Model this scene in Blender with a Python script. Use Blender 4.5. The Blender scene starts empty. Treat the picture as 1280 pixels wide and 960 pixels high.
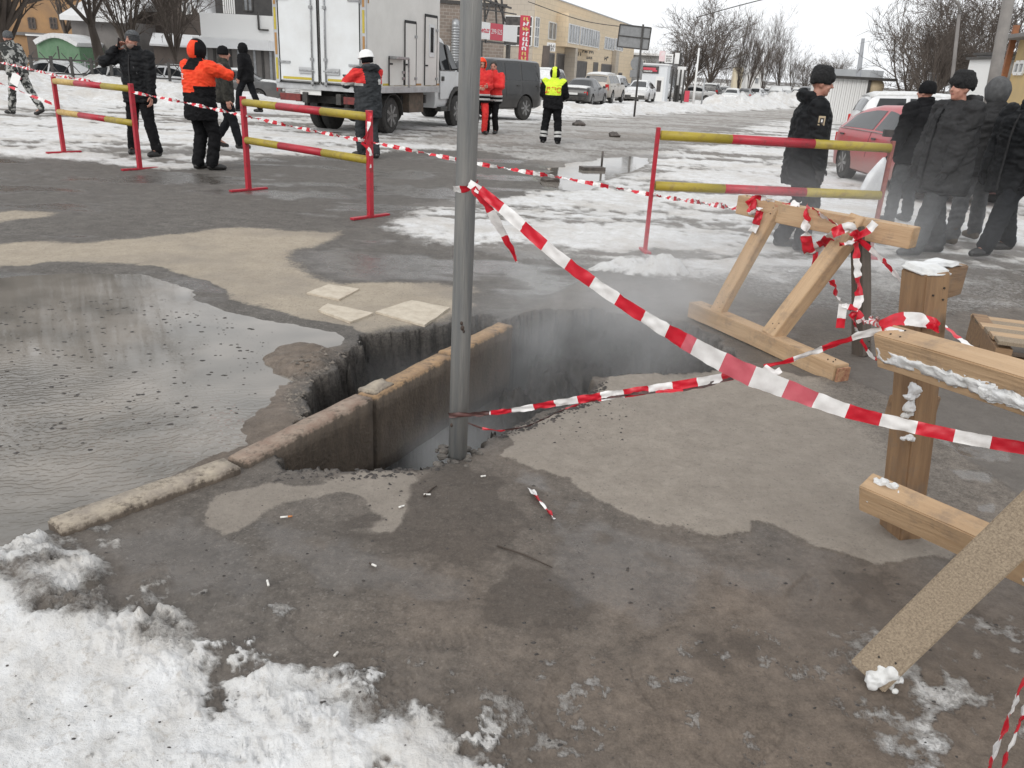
import bpy, bmesh, math, random
import numpy as np
from mathutils import Vector, Matrix, Quaternion, noise as mnoise
sc = bpy.context.scene
COL = sc.collection
rad = math.radians
# ------------------------------------------------------------------ camera
FPX, PITCH, ROLL, EYE = 1020.0, rad(21.2), rad(3.1), 1.6
CF = np.array([0, math.cos(PITCH), -math.sin(PITCH)])
_R0 = np.array([1.0, 0, 0]); _U0 = np.array([0, math.sin(PITCH), math.cos(PITCH)])
CR = _R0 * math.cos(ROLL) + _U0 * math.sin(ROLL)
CU = -_R0 * math.sin(ROLL) + _U0 * math.cos(ROLL)
cam = bpy.data.cameras.new('camera'); camo = bpy.data.objects.new('camera', cam); COL.objects.link(camo)
cam.sensor_fit = 'HORIZONTAL'; cam.sensor_width = 36.0; cam.lens = FPX / 1280 * 36.0
cam.clip_start = 0.05; cam.clip_end = 4000
camo.matrix_world = Matrix((( CR[0], CU[0], -CF[0], 0), (CR[1], CU[1], -CF[1], 0), (CR[2], CU[2], -CF[2], EYE), (0, 0, 0, 1)))
sc.camera = camo
def ray(x, y): return CF + CR * (x - 640) / FPX - CU * (y - 480) / FPX
def G(x, y, z=0.0):
    """photo pixel -> point of the horizontal plane at height z"""
    d = ray(x, y); t = (z - EYE) / d[2]
    return np.array([0, 0, EYE]) + t * d
def W(x, y, Y):
    """photo pixel -> point at distance Y ahead"""
    d = ray(x, y); return np.array([0, 0, EYE]) + d * (Y / d[1])
# ------------------------------------------------------------------ sky, sun, exposure
SUN_EL, SUN_ROT = rad(36), rad(-150)
w = bpy.data.worlds.new('World'); sc.world = w; w.use_nodes = True
nt = w.node_tree; nt.nodes.clear()
out = nt.nodes.new('ShaderNodeOutputWorld'); bg = nt.nodes.new('ShaderNodeBackground')
sky = nt.nodes.new('ShaderNodeTexSky'); sky.sky_type = 'NISHITA'; sky.sun_disc = False
sky.sun_elevation = SUN_EL; sky.sun_rotation = SUN_ROT; sky.dust_density = 3.0
hs = nt.nodes.new('ShaderNodeHueSaturation'); hs.inputs['Saturation'].default_value = 0.12
mx = nt.nodes.new('ShaderNodeMix'); mx.data_type = 'RGBA'; mx.inputs[0].default_value = 0.88
mx.inputs[7].default_value = (9.9, 10.1, 10.35, 1)        # even grey-white cloud layer over the clear sky
nt.links.new(sky.outputs[0], hs.inputs['Color']); nt.links.new(hs.outputs[0], mx.inputs[6])
nt.links.new(mx.outputs[2], bg.inputs[0]); bg.inputs[1].default_value = 0.105
nt.links.new(bg.outputs[0], out.inputs[0])
sun = bpy.data.lights.new('sun', 'SUN'); sun.energy = 1.25; sun.angle = rad(35); sun.color = (1, 0.96, 0.9)
suno = bpy.data.objects.new('sun', sun); COL.objects.link(suno)
sd_ = Vector((math.sin(SUN_ROT) * math.cos(SUN_EL), math.cos(SUN_ROT) * math.cos(SUN_EL), math.sin(SUN_EL)))
suno.rotation_euler = (-sd_).to_track_quat('-Z', 'Y').to_euler()
sc.view_settings.view_transform = 'Standard'; sc.view_settings.look = 'None'
sc.view_settings.exposure = 0.12; sc.view_settings.gamma = 1.0
sc.cycles.max_bounces = 6; sc.cycles.diffuse_bounces = 3; sc.cycles.glossy_bounces = 3
sc.cycles.transparent_max_bounces = 16; sc.cycles.volume_bounces = 1
sc.cycles.volume_step_rate = 1.0; sc.cycles.volume_max_steps = 64
# ------------------------------------------------------------------ helpers
RNG = random.Random(7)
def tag(o, label=None, cat=None, group=None, kind=None):
    if label: o['label'] = label
    if cat: o['category'] = cat
    if group: o['group'] = group
    if kind: o['kind'] = kind
    return o
def empty(name, loc=(0, 0, 0), rz=0.0, label=None, cat=None, group=None):
    o = bpy.data.objects.new(name, None); COL.objects.link(o); o.empty_display_size = 0.2
    o.location = tuple(float(v) for v in loc); o.rotation_euler = (0, 0, rz)
    return tag(o, label, cat, group)
def link(name, me, parent=None, mats=None):
    o = bpy.data.objects.new(name, me); COL.objects.link(o)
    if mats is not None:
        for m in (mats if isinstance(mats, (list, tuple)) else [mats]): me.materials.append(m)
    if parent is not None: o.parent = parent
    return o
def copy_tree(o, parent=None):
    c = o.copy(); COL.objects.link(c)
    if parent is not None: c.parent = parent
    for ch in o.children: copy_tree(ch, c)
    return c
class MB:
    """collects verts, faces and a material index per face"""
    def __init__(s): s.v = []; s.f = []; s.m = []
    def add(s, vs, fs, mi=0):
        b = len(s.v); s.v.extend([tuple(map(float, p)) for p in vs])
        for f in fs: s.f.append(tuple(b + i for i in f)); s.m.append(mi)
    def box(s, c, d, rot=None, mi=0, taper=1.0):
        x, y, z = d[0] / 2, d[1] / 2, d[2] / 2; vs = []
        for sz in (-1, 1):
            k = taper if sz > 0 else 1.0
            for sx, sy in ((-1, -1), (1, -1), (1, 1), (-1, 1)):
                p = Vector((sx * x * k, sy * y * k, sz * z))
                if rot is not None: p = rot @ p
                vs.append((p[0] + c[0], p[1] + c[1], p[2] + c[2]))
        s.add(vs, [(3, 2, 1, 0), (4, 5, 6, 7), (0, 1, 5, 4), (1, 2, 6, 5), (2, 3, 7, 6), (3, 0, 4, 7)], mi)
    def beam(s, a, b, wd, ht, up=(0, 0, 1), mi=0, nseg=1, jitter=0.0, seed=0):
        """box beam from a to b; wd across, ht along up"""
        a = Vector(a); b = Vector(b); d = (b - a).normalized(); u = Vector(up)
        sx = d.cross(u).normalized(); u = sx.cross(d).normalized(); r = random.Random(seed); base = len(s.v)
        for i in range(nseg + 1):
            c = a.lerp(b, i / nseg)
            for p, q in ((-1, -1), (1, -1), (1, 1), (-1, 1)):
                jx = r.uniform(-jitter, jitter); ju = r.uniform(-jitter, jitter)
                v = c + sx * (p * wd / 2 + jx) + u * (q * ht / 2 + ju); s.v.append(tuple(v))
        for i in range(nseg):
            k = base + 4 * i
            for j in range(4): s.f.append((k + j, k + (j + 1) % 4, k + 4 + (j + 1) % 4, k + 4 + j)); s.m.append(mi)
        s.f.append((base + 3, base + 2, base + 1, base)); s.m.append(mi)
        k = base + 4 * nseg; s.f.append((k, k + 1, k + 2, k + 3)); s.m.append(mi)
    def tube(s, pts, rs, n=8, mi=0, cap=True):
        pts = [Vector(p) for p in pts]
        if not isinstance(rs, (list, tuple)): rs = [rs] * len(pts)
        base = len(s.v); prev = None
        for i, p in enumerate(pts):
            t = (pts[min(i + 1, len(pts) - 1)] - pts[max(i - 1, 0)])
            t = t.normalized() if t.length > 1e-9 else (pts[-1] - pts[0]).normalized()
            if prev is None:
                a = Vector((1, 0, 0)) if abs(t.x) < 0.8 else Vector((0, 1, 0)); u = t.cross(a).normalized()
            else:
                u = prev - t * prev.dot(t); u = u.normalized() if u.length > 1e-6 else t.orthogonal().normalized()
            prev = u; v = t.cross(u)
            for k in range(n):
                an = 2 * math.pi * k / n; q = p + (u * math.cos(an) + v * math.sin(an)) * rs[i]; s.v.append((q.x, q.y, q.z))
        for i in range(len(pts) - 1):
            for k in range(n):
                a = base + i * n + k; b = base + i * n + (k + 1) % n
                s.f.append((a, b, b + n, a + n)); s.m.append(mi)
        if cap:
            s.f.append(tuple(base + k for k in reversed(range(n)))); s.m.append(mi)
            e = base + (len(pts) - 1) * n; s.f.append(tuple(e + k for k in range(n))); s.m.append(mi)
    def ball(s, c, r, nu=12, nv=8, mi=0, rot=None):
        r = (r, r, r) if not hasattr(r, '__len__') else r; base = len(s.v)
        def put(p):
            p = Vector((p[0] * r[0], p[1] * r[1], p[2] * r[2]))
            if rot is not None: p = rot @ p
            s.v.append((p.x + c[0], p.y + c[1], p.z + c[2]))
        put((0, 0, -1))
        for j in range(1, nv):
            th = math.pi * j / nv - math.pi / 2
            for i in range(nu):
                a = 2 * math.pi * i / nu; put((math.cos(a) * math.cos(th), math.sin(a) * math.cos(th), math.sin(th)))
        put((0, 0, 1)); top = len(s.v) - 1
        for i in range(nu):
            s.f.append((base, base + 1 + (i + 1) % nu, base + 1 + i)); s.m.append(mi)
            for j in range(nv - 2):
                a = base + 1 + j * nu + i; b = base + 1 + j * nu + (i + 1) % nu
                s.f.append((a, b, b + nu, a + nu)); s.m.append(mi)
            e = base + 1 + (nv - 2) * nu
            s.f.append((e + i, e + (i + 1) % nu, top)); s.m.append(mi)
    def mesh(s, name, smooth=False):
        me = bpy.data.meshes.new(name); me.from_pydata(s.v, [], s.f)
        me.polygons.foreach_set('material_index', s.m)
        if smooth: me.polygons.foreach_set('use_smooth', [True] * len(s.f))
        me.update(); return me
    def build(s, name, mats, parent=None, smooth=False, bevel=0.0):
        me = s.mesh(name, smooth)
        if bevel > 0:
            bm = bmesh.new(); bm.from_mesh(me)
            bmesh.ops.bevel(bm, geom=[e for e in bm.edges if len(e.link_faces) == 2 and e.calc_face_angle(0) > 0.6], offset=bevel, segments=2, affect='EDGES', profile=0.7)
            bm.to_mesh(me); bm.free()
        return link(name, me, parent, mats)
def evaluated(me, setup):
    """a mesh with modifiers applied (setup adds them to a temporary object)"""
    o = bpy.data.objects.new('temp', me); COL.objects.link(o); setup(o)
    dg = bpy.context.evaluated_depsgraph_get(); dg.update()
    r = bpy.data.meshes.new_from_object(o.evaluated_get(dg)); bpy.data.objects.remove(o); return r
# ------------------------------------------------------------------ materials
MATS = {}
def mat(name, col, rough=0.6, col2=None, scale=8.0, metal=0.0, bump=0.0, bscale=None, spec=0.5, stretch=None, detail=4.0, coat=0.0, contrast=(0.35, 0.65), coords='Object', alpha=1.0):
    if name in MATS: return MATS[name]
    m = bpy.data.materials.new(name); m.use_nodes = True; n = m.node_tree; b = n.nodes['Principled BSDF']
    b.inputs['Base Color'].default_value = (*col, 1); b.inputs['Roughness'].default_value = rough
    b.inputs['Metallic'].default_value = metal; b.inputs['Specular IOR Level'].default_value = spec
    if coat: b.inputs['Coat Weight'].default_value = coat; b.inputs['Coat Roughness'].default_value = 0.08
    if alpha < 1: b.inputs['Alpha'].default_value = alpha
    tc = n.nodes.new('ShaderNodeTexCoord'); mp = n.nodes.new('ShaderNodeMapping')
    if stretch: mp.inputs['Scale'].default_value = stretch
    n.links.new(tc.outputs[coords], mp.inputs[0])
    if col2 is not None:
        t = n.nodes.new('ShaderNodeTexNoise'); t.inputs['Scale'].default_value = scale; t.inputs['Detail'].default_value = detail; t.inputs['Roughness'].default_value = 0.65
        n.links.new(mp.outputs[0], t.inputs['Vector'])
        r = n.nodes.new('ShaderNodeValToRGB'); r.color_ramp.elements[0].position = contrast[0]; r.color_ramp.elements[1].position = contrast[1]
        r.color_ramp.elements[0].color = (*col, 1); r.color_ramp.elements[1].color = (*col2, 1)
        n.links.new(t.outputs[0], r.inputs[0]); n.links.new(r.outputs[0], b.inputs['Base Color'])
    if bump > 0:
        t2 = n.nodes.new('ShaderNodeTexNoise'); t2.inputs['Scale'].default_value = bscale or scale * 3; t2.inputs['Detail'].default_value = 5
        n.links.new(mp.outputs[0], t2.inputs['Vector'])
        bp = n.nodes.new('ShaderNodeBump'); bp.inputs['Strength'].default_value = bump; bp.inputs['Distance'].default_value = 0.01
        n.links.new(t2.outputs[0], bp.inputs['Height']); n.links.new(bp.outputs[0], b.inputs['Normal'])
    MATS[name] = m; return m
# ------------------------------------------------------------------ numpy noise
def _hash(ix, iy, seed):
    h = (ix.astype(np.int64) * 374761393 + iy.astype(np.int64) * 668265263 + seed * 974634777) & 0xFFFFFFFF
    h = ((h ^ (h >> 13)) * 1274126177) & 0xFFFFFFFF
    return ((h ^ (h >> 16)) & 0xFFFF) / 65535.0
def vnoise(x, y, seed=0):
    ix = np.floor(x); iy = np.floor(y); fx = x - ix; fy = y - iy
    fx = fx * fx * fx * (fx * (fx * 6 - 15) + 10); fy = fy * fy * fy * (fy * (fy * 6 - 15) + 10)
    a = _hash(ix, iy, seed); b = _hash(ix + 1, iy, seed); c = _hash(ix, iy + 1, seed); d = _hash(ix + 1, iy + 1, seed)
    return (a + (b - a) * fx) * (1 - fy) + (c + (d - c) * fx) * fy
def fbm(x, y, sc_, octv=4, seed=0, gain=0.5):
    s = 0; a = 1.0; t = 0; f = sc_
    for o in range(octv):
        s = s + a * (vnoise(x * f + 17.3 * o, y * f - 9.1 * o, seed + o) - 0.5); t += a; a *= gain; f *= 2.03
    return s / t * 2          # about -1..1
def sstep(a, b, x):
    t = np.clip((x - a) / (b - a), 0, 1); return t * t * (3 - 2 * t)
def polysd(px, py, poly):
    """signed distance, negative inside"""
    n = len(poly); d = np.full(px.shape, 1e18); ins = np.zeros(px.shape, bool)
    for i in range(n):
        ax, ay = poly[i]; bx, by = poly[(i + 1) % n]; ex, ey = bx - ax, by - ay; l = ex * ex + ey * ey + 1e-12
        t = np.clip(((px - ax) * ex + (py - ay) * ey) / l, 0, 1)
        d = np.minimum(d, (px - ax - t * ex) ** 2 + (py - ay - t * ey) ** 2)
        c = ((ay > py) != (by > py)); c &= px < (bx - ax) * (py - ay) / (by - ay + 1e-12) + ax; ins ^= c
    d = np.sqrt(d); return np.where(ins, -d, d)
def GP(pts, z=0.0): return [tuple(G(x, y, z)[:2]) for x, y in pts]
# ================================================================== GROUND (one height field, cut into its named surfaces)
HOLE_NEAR = GP([(352,582),(346,562),(420,514),(472,486),(550,444),(606,416),(622,406),(640,396),(680,387),(740,387),(800,396),(850,402),(895,422),(918,444),(905,462),(870,466),(800,469),(745,474),(738,492),(690,512),(640,532),(612,546),(596,562),(556,577),(500,587),(430,590),(380,586)])
HOLE_ROAD = GP([(380,490),(395,470),(420,455),(440,430),(452,414),(530,405),(562,397),(600,386),(628,392),(618,412),(545,446),(490,480),(462,492),(440,506),(405,512),(388,505)])
PUDDLE = GP([(-260,350),(-60,338),(50,331),(180,333),(222,347),(285,377),(372,398),(425,408),(440,424),(405,436),(388,452),(372,472),(352,500),(330,520),(338,548),(285,572),(150,628),(60,663),(-40,712),(-400,760)])
SILT = GP([(340,420),(440,424),(410,460),(375,490),(400,515),(440,512),(360,555),(285,575),(200,600),(230,560),(300,500)])
SAND = GP([(-200,300),(90,299),(200,289),(300,283),(420,288),(398,305),(372,322),(398,345),(430,352),(480,350),(590,350),(600,370),(560,396),(470,412),(400,402),(370,389),(290,370),(220,340),(180,326),(50,323),(15,331),(-200,340)])
SAND2 = GP([(-100,288),(60,272),(80,262),(20,258),(-100,270)])
SLAB = GP([(622,572),(640,542),(735,500),(748,472),(890,464),(925,456),(1000,470),(1060,470),(1120,500),(1200,560),(1290,640),(1290,700),(1200,712),(1160,708),(1090,715),(1010,690),(985,667),(950,658),(940,672),(900,676),(800,651),(760,635),(700,600)])
SLAB_FAR = GP([(1000,470),(1120,430),(1200,430),(1400,440),(1500,640),(1290,700),(1160,706),(1100,640),(1060,560)])
PATCH = GP([(248,648),(265,625),(330,607),(400,605),(460,592),(530,586),(522,602),(505,640),(480,666),(450,660),(482,645),(440,622),(385,622),(330,642),(285,668)])
SNOW_NEAR = GP([(-400,690),(20,690),(60,675),(120,690),(185,725),(215,745),(208,775),(250,800),(330,815),(400,822),(470,835),(522,858),(528,880),(560,915),(600,950),(640,1020),(500,1400),(-800,1400)])
SNOW_FADE = GP([(190,730),(330,760),(450,800),(560,850),(640,890),(740,960),(760,1100),(200,1100),(100,760)])
SNOW_RIGHT = GP([(1040,835),(1080,790),(1180,760),(1300,790),(1450,1000),(1130,1000),(1060,910)])
PLAZA = GP([(-900,215),(0,198),(120,205),(225,214),(300,205),(430,196),(520,190),(590,188),(650,200),(705,214),(690,236),(600,246),(520,266),(482,284),(480,296),(530,306),(650,318),(760,345),(860,362),(960,385),(1130,420),(1300,400),(1900,420),(2200,300),(1700,160),(1280,122),(640,88),(0,53),(-900,9)])
SLUSH = GP([(560,192),(640,158),(760,150),(900,138),(1010,131),(1100,128),(1010,138),(900,170),(800,210),(740,232),(690,236),(705,214),(650,200)])
STREET = GP([(420,180),(560,160),(690,147),(830,136),(1010,124.5),(1090,123),(1060,135),(960,150),(850,175),(700,180),(560,186)])
WETSPOT = GP([(690,228),(705,212),(760,198),(800,196),(790,206),(745,222),(720,236)])
FROST = GP([(560,850),(680,800),(820,770),(1060,770),(1100,900),(1000,1000),(620,1000)])
MOUND = GP([(318,442),(345,424),(400,428),(425,440),(408,455),(370,462),(335,458)])
PIT = GP([(303,440),(322,428),(350,422),(345,430),(326,440),(335,455),(315,450)])
FILM = [GP(p) for p in ([(690,600),(760,650),(900,690),(1000,705),(1090,735),(1180,735),(1180,770),(1050,770),(930,745),(800,700),(720,650)], [(110,690),(240,640),(300,690),(340,730),(300,770),(220,745)], [(650,560),(720,620),(700,640),(640,600)], [(330,650),(480,690),(620,720),(560,760),(400,740),(320,700)], [(680,640),(900,720),(860,800),(700,760)])]
STAIN = [GP(p) for p in ([(470,600),(580,575),(640,600),(660,660),(600,720),(480,700),(430,660),(500,640)], [(1040,715),(1100,720),(1120,760),(1060,765)], [(640,700),(760,760),(700,800),(600,770)], [(860,780),(960,800),(940,860),(840,840)])]
ICE = [GP(p) for p in ([(1190,590),(1240,588),(1245,606),(1200,604)], [(1150,545),(1250,550),(1260,580),(1190,570)], [(1215,632),(1240,632),(1238,642),(1218,640)])]
PRINTS = [(635, 905, 1.25, .26, .10), (560, 800, .3, .24, .09), (1005, 740, 1.0, .25, .09), (820, 860, 2.0, .26, .10), (1180, 870, 1.9, .22, .09), (700, 880, 1.5, .25, .10), (480, 880, .9, .26, .10), (300, 870, 2.3, .26, .10), (160, 800, .4, .26, .10), (60, 860, 1.8, .26, .10), (400, 800, 2.6, .24, .09), (940, 930, .6, .26, .10)]
HEAPS = [  # px, py, radius x, radius y, height
    (806,338,0.42,0.24,0.10),(770,336,0.25,0.18,0.07),(836,342,0.22,0.16,0.08)]
BANKS = [  # far snow banks: polyline pixels (ground), half width m, height
    ([(300,133),(200,131),(100,128),(-40,126)], 1.8, 0.45), ([(330,118),(220,115),(60,108),(-120,104)], 3.0, 0.6), ([(640,130),(700,133),(780,135),(860,130),(940,126),(1000,122)], 1.6, 0.5),
    ([(900,124.5),(960,122.5),(1010,120.5),(1040,119)], 3.0, 1.0), ([(1180,150),(1260,160),(1340,168)], 1.2, 0.3), ([(690,126),(760,124),(830,121)], 3.0, 0.3)]
KERB_PX = [(-60,732),(72,662),(286,582),(452,495),(472,484),(622,405)]
KERB = GP(KERB_PX)
def kerb_side(x, y):
    """positive on the pavement side (right) of the kerb line"""
    k = [np.array(p) for p in KERB]; k = [k[0] - (k[1] - k[0]) * 10] + k[1:-1] + [k[-1] + (k[-1] - k[-2]) * 3]
    best = np.full(x.shape, 1e18); side = np.zeros(x.shape)
    for a, b in zip(k[:-1], k[1:]):
        e = b - a; l = e @ e; t = np.clip(((x - a[0]) * e[0] + (y - a[1]) * e[1]) / l, 0, 1)
        dx = x - a[0] - t * e[0]; dy = y - a[1] - t * e[1]; d = dx * dx + dy * dy
        s = np.where(e[1] * dx - e[0] * dy > 0, 1.0, -1.0); m = d < best
        best = np.where(m, d, best); side = np.where(m, s * np.sqrt(d), side)
    return side
def seg_d(x, y, pl):
    best = np.full(x.shape, 1e18)
    for a, b in zip(pl[:-1], pl[1:]):
        ex, ey = b[0] - a[0], b[1] - a[1]; l = ex * ex + ey * ey
        t = np.clip(((x - a[0]) * ex + (y - a[1]) * ey) / l, 0, 1)
        best = np.minimum(best, (x - a[0] - t * ex) ** 2 + (y - a[1] - t * ey) ** 2)
    return np.sqrt(best)
def build_fields(x, y):
    far = np.hypot(x, y)
    wx = fbm(x, y, 2.2, 4, 11) ; wy = fbm(x, y, 2.2, 4, 23); fine = fbm(x, y, 9.0, 4, 31); med = fbm(x, y, 0.9, 4, 41)
    a = np.clip(far / 4, 0.5, 6)
    X = x + wx * 0.06 * a; Y = y + wy * 0.06 * a
    xf = x + fbm(x, y, 7, 3, 51) * 0.03; yf = y + fbm(x, y, 7, 3, 57) * 0.03
    def sd(poly, xx=X, yy=Y): return polysd(xx, yy, poly)
    F = {}
    ks = kerb_side(x, y); F['ks'] = ks
    z = fbm(x, y, 0.5, 3, 3) * 0.012 + fine * 0.0035 + fbm(x, y, 40, 2, 77) * 0.0012
    roadside = sstep(0.05, -0.12, ks) * sstep(9, 7, y)
    z = z - roadside * 0.03
    z = z - 0.0125 * np.clip(y - 24, 0, 55) * sstep(-14, -2, x) - 0.6 * sstep(33.8, 36.5, y) * sstep(-7, -10, x)
    pud = sd(PUDDLE); F['pud'] = pud
    z = z - sstep(0.10, -0.35, pud) * 0.045 * sstep(0.0, -0.1, ks)
    silt = sstep(0.12, -0.12, sd(SILT) + fine * 0.06); F['silt'] = silt * sstep(0.0, -0.08, ks)
    z = z + F['silt'] * (0.012 + 0.006 * fine)
    mound = sstep(0.05, -0.10, sd(MOUND, xf, yf)); pit = sstep(0.02, -0.04, sd(PIT, xf, yf))
    z = z + mound * (0.055 + 0.008 * np.sin((x * 0.9 - y * 2.0) * 34 + wx * 2)) - pit * 0.10
    F['mound'] = mound; F['pit'] = pit
    sand = np.maximum(sstep(0.30, -0.34, polysd(x + fbm(x, y, 2.4, 5, 71, .6) * 0.16, y + fbm(x, y, 2.4, 5, 73, .6) * 0.16, SAND) + med * 0.12), 0.6 * sstep(0.1, -0.2, sd(SAND2)))
    band = sstep(0.06, 0.15, pud + fine * 0.04) * sand; F['sand'] = np.clip(band, 0, 1)
    xe = x + fbm(x, y, 5, 5, 61, .6) * 0.05 + fbm(x, y, 1.6, 3, 63) * 0.05; ye = y + fbm(x, y, 5, 5, 67, .6) * 0.05 + fbm(x, y, 1.6, 3, 69) * 0.05
    slab = sstep(0.028, -0.04, polysd(xe, ye, SLAB) + fine * 0.02); slab2 = sstep(0.25, -0.3, sd(SLAB_FAR) + med * 0.2)
    F['slab'] = slab * (1 - 0.55 * slab2); F['slab2'] = slab2 * (1 - slab)
    z = z + slab * 0.010
    patch = sstep(0.05, -0.06, polysd(xe, ye, PATCH) + fine * 0.03); F['patch'] = patch
    # snow
    sn = sd(SNOW_NEAR, x + wx * 0.12 + fbm(x, y, 5, 6, 33, .68) * 0.24, y + wy * 0.12 + fbm(x, y, 5, 6, 34, .68) * 0.24); snow = sstep(0.09, -0.22, sn - 0.05 * sstep(-0.6, -1.1, x) + 0.08 * fbm(x, y, 3, 4, 36))
    lump = sstep(0.0, -0.25, sn); holes = sstep(0.02, 0.34, fbm(x, y, 4.2, 5, 91, .6) - 0.36 + sstep(-0.6, 0.0, sn) * 0.55)
    ridge = np.abs(fbm(x, y, 6.0, 4, 97)); lumpy = fbm(x, y, 14, 3, 99)
    snow *= (1 - 0.80 * holes)
    upl = sstep(-0.75, -1.05, x) * sstep(1.75, 2.1, y)
    z = z + snow * (0.010 + 0.012 * ridge + 0.008 * lumpy + 0.060 * upl * lump + 0.018 * fbm(x, y, 1.7, 2, 92) + 0.006 * fbm(x, y, 32, 3, 93, .65))
    fade = sstep(0.22, -0.18, sd(SNOW_FADE)); crisp = sstep(-0.14, 0.30, fbm(x, y, 9, 6, 101, .68) + 0.35 * med)
    z = z + fade * crisp * 0.016 + fade * fine * 0.010
    fr = sstep(0.20, -0.15, sd(SNOW_RIGHT)); crisp2 = sstep(-0.25, 0.45, fbm(x, y, 8, 5, 131, .62) + 0.12)
    sr = np.maximum(fr * crisp2 * 0.62, sstep(0.25, -0.2, sd(FROST)) * sstep(0.05, 0.42, fbm(x, y, 15, 5, 135, .7) + 0.25 * fbm(x, y, 2, 3, 137)) * 0.42)
    z = z + fr * fine * 0.008
    plaza = sstep(0.25, -0.35, sd(PLAZA) + med * 0.5 + fine * 0.15 * np.clip(far / 6, 1, 4))
    # tyre streaks across the packed snow
    st = fbm((x + 0.45 * y) * 0.20, (y - 0.22 * x) * 1.6, 1.0, 4, 141); st2 = fbm((x - 0.35 * y) * 0.16, (y + 0.3 * x) * 1.3, 1.1, 4, 151)
    tread = 0.5 + 0.70 * st + 0.55 * st2 + 0.38 * med + 0.42 * fine + 0.30 * fbm(x * .6, y * 1.4, 5.0, 4, 155)
    icy = sstep(0.04, 0.78, tread + 0.12 + 0.10 * sstep(-1, -4, x))
    slush = sstep(0.5, -0.7, sd(SLUSH) + med * 0.8); street = sstep(0.8, -1.5, sd(STREET) + med * 0.8)
    icy = icy * (1 - 0.55 * np.maximum(slush, street * 1.2).clip(0, 1))
    nearwet = sstep(7.6, 5.6, y + wx * 0.9 - 0.25 * x)
    icy = icy * (1 - 0.75 * nearwet)
    P = plaza * (0.20 + 0.66 * icy)
    z = z + plaza * (0.02 + 0.018 * st + 0.012 * fine) * sstep(5, 8, y) * np.clip(20 / np.maximum(far, 1), 0.2, 1)
    for px, py, rx, ry, hh in HEAPS:
        c = G(px, py); q = ((x - c[0]) / rx) ** 2 + ((y - c[1]) / ry) ** 2
        hgt = np.clip(1 - q + 0.5 * fbm(x, y, 6, 3, 161), 0, 1); z = z + hh * hgt * (0.8 + 0.25 * lumpy); P = np.maximum(P, sstep(0.02, 0.2, hgt) * (0.75 + 0.25 * lumpy))
    bank = np.zeros(x.shape)
    for pl, hw, hh in BANKS:
        d = seg_d(x, y, [tuple(G(px, py)[:2]) for px, py in pl]) / hw + 0.35 * fbm(x, y, 0.7, 4, 171)
        k = sstep(1.0, 0.25, d); z = z + k * hh * (0.65 + 0.5 * fbm(x, y, 1.1, 4, 181)); bank = np.maximum(bank, sstep(1.1, 0.7, d))
    grime = sstep(0.18, 0.5, fbm(x, y, 2.3, 4, 191))
    F['street'] = np.maximum.reduce([slush * 0.6, street, 0.55 * plaza * (1 - nearwet)]) * plaza * (1 - bank)
    F['plaza'] = plaza
    F['snow'] = np.clip(np.maximum.reduce([snow * (1 - 0.62 * grime), fade * crisp * 0.85 * sstep(0.9, 0.3, sn + 0.4 * fine), sr, P, bank * (1 - 0.35 * grime)]), 0, 1)
    wetspot = sstep(0.45, -0.05, sd(WETSPOT)); z = z * (1 - wetspot) - 0.035 * wetspot; F['snow'] = F['snow'] * (1 - 0.8 * wetspot)
    # wetness
    wet = 0.55 + 0.45 * fbm(x, y, 0.8, 4, 201) + 0.15 * fine
    wet = np.clip(wet, 0, 1) * (1 - F['sand'] * 0.92) * (1 - F['slab'] * 0.93) * (1 - 0.55 * F['slab2']) * (1 - patch * 0.9)
    dryside = sstep(2.3, 1.6, y) * sstep(-0.3, 0.4, x); wet = wet * (1 - 0.55 * dryside)
    wet = np.maximum(wet, wetspot); wet = np.where((ks < -0.02) & (y > 5.6) & (plaza < 0.4), np.clip(wet * .5 + 0.75 * sstep(-0.15, 0.25, fbm(x * .5, y * 1.3, 1.3, 5, 205, .6)), 0, 1) * (1 - F['sand'] * .8), wet)
    film = np.zeros(x.shape)
    for q in FILM: film = np.maximum(film, sstep(0.05, -0.10, sd(q) + fine * 0.10 + med * 0.06))
    film *= (1 - F['slab']) * (1 - patch); wet = np.maximum(wet * 0.80, film * (0.80 + 0.12 * med))
    stain = np.zeros(x.shape)
    for q in STAIN: stain = np.maximum(stain, sstep(0.10, -0.12, sd(q) + fine * 0.10 + med * 0.05))
    F['stain'] = stain * (1 - F['slab']) * (1 - patch)
    ice = np.zeros(x.shape)
    for q in ICE: ice = np.maximum(ice, sstep(0.02, -0.02, sd(q) + fine * 0.03))
    wet = np.maximum(wet, ice); F['slab2'] = F['slab2'] * (1 - .9 * ice)
    for px, py, an, ln, wd_ in PRINTS:
        c = G(px, py); dx = x - c[0]; dy = y - c[1]; ca, sa = math.cos(an), math.sin(an); u = dx * ca + dy * sa; v = -dx * sa + dy * ca
        inn = sstep(1.0, 0.82, (u / (ln / 2)) ** 2 + (v / (wd_ / 2)) ** 2 * (1 + .35 * np.sin(u * 14)))
        z = z - inn * 0.005 + inn * 0.0045 * 0.5 * np.sign(np.sin(u * 240 + np.abs(v) * 60)) * (0.6 + fine * .4)
    F['wet'] = np.clip(wet, 0, 1)
    F['mud'] = np.clip(sstep(2.9, 1.9, y) * sstep(-1.0, 0.0, x) * (0.5 + 0.5 * med) + F['silt'] + mound + (0.45 + 0.35 * med) * nearwet * (ks > 0), 0, 1)
    # boot prints and clods in the mud near the camera
    ft = fbm(x * 1.0 + y * 0.3, y, 13, 3, 211); z = z + dryside * 0.009 * ft + (0.35 + dryside) * 0.0028 * fbm(x, y, 30, 3, 215, .7) * (1 - 0.6 * F['slab'])
    # the sinkhole
    jag = fine * 0.040 + fbm(x, y, 14, 4, 221, .7) * 0.050
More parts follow.
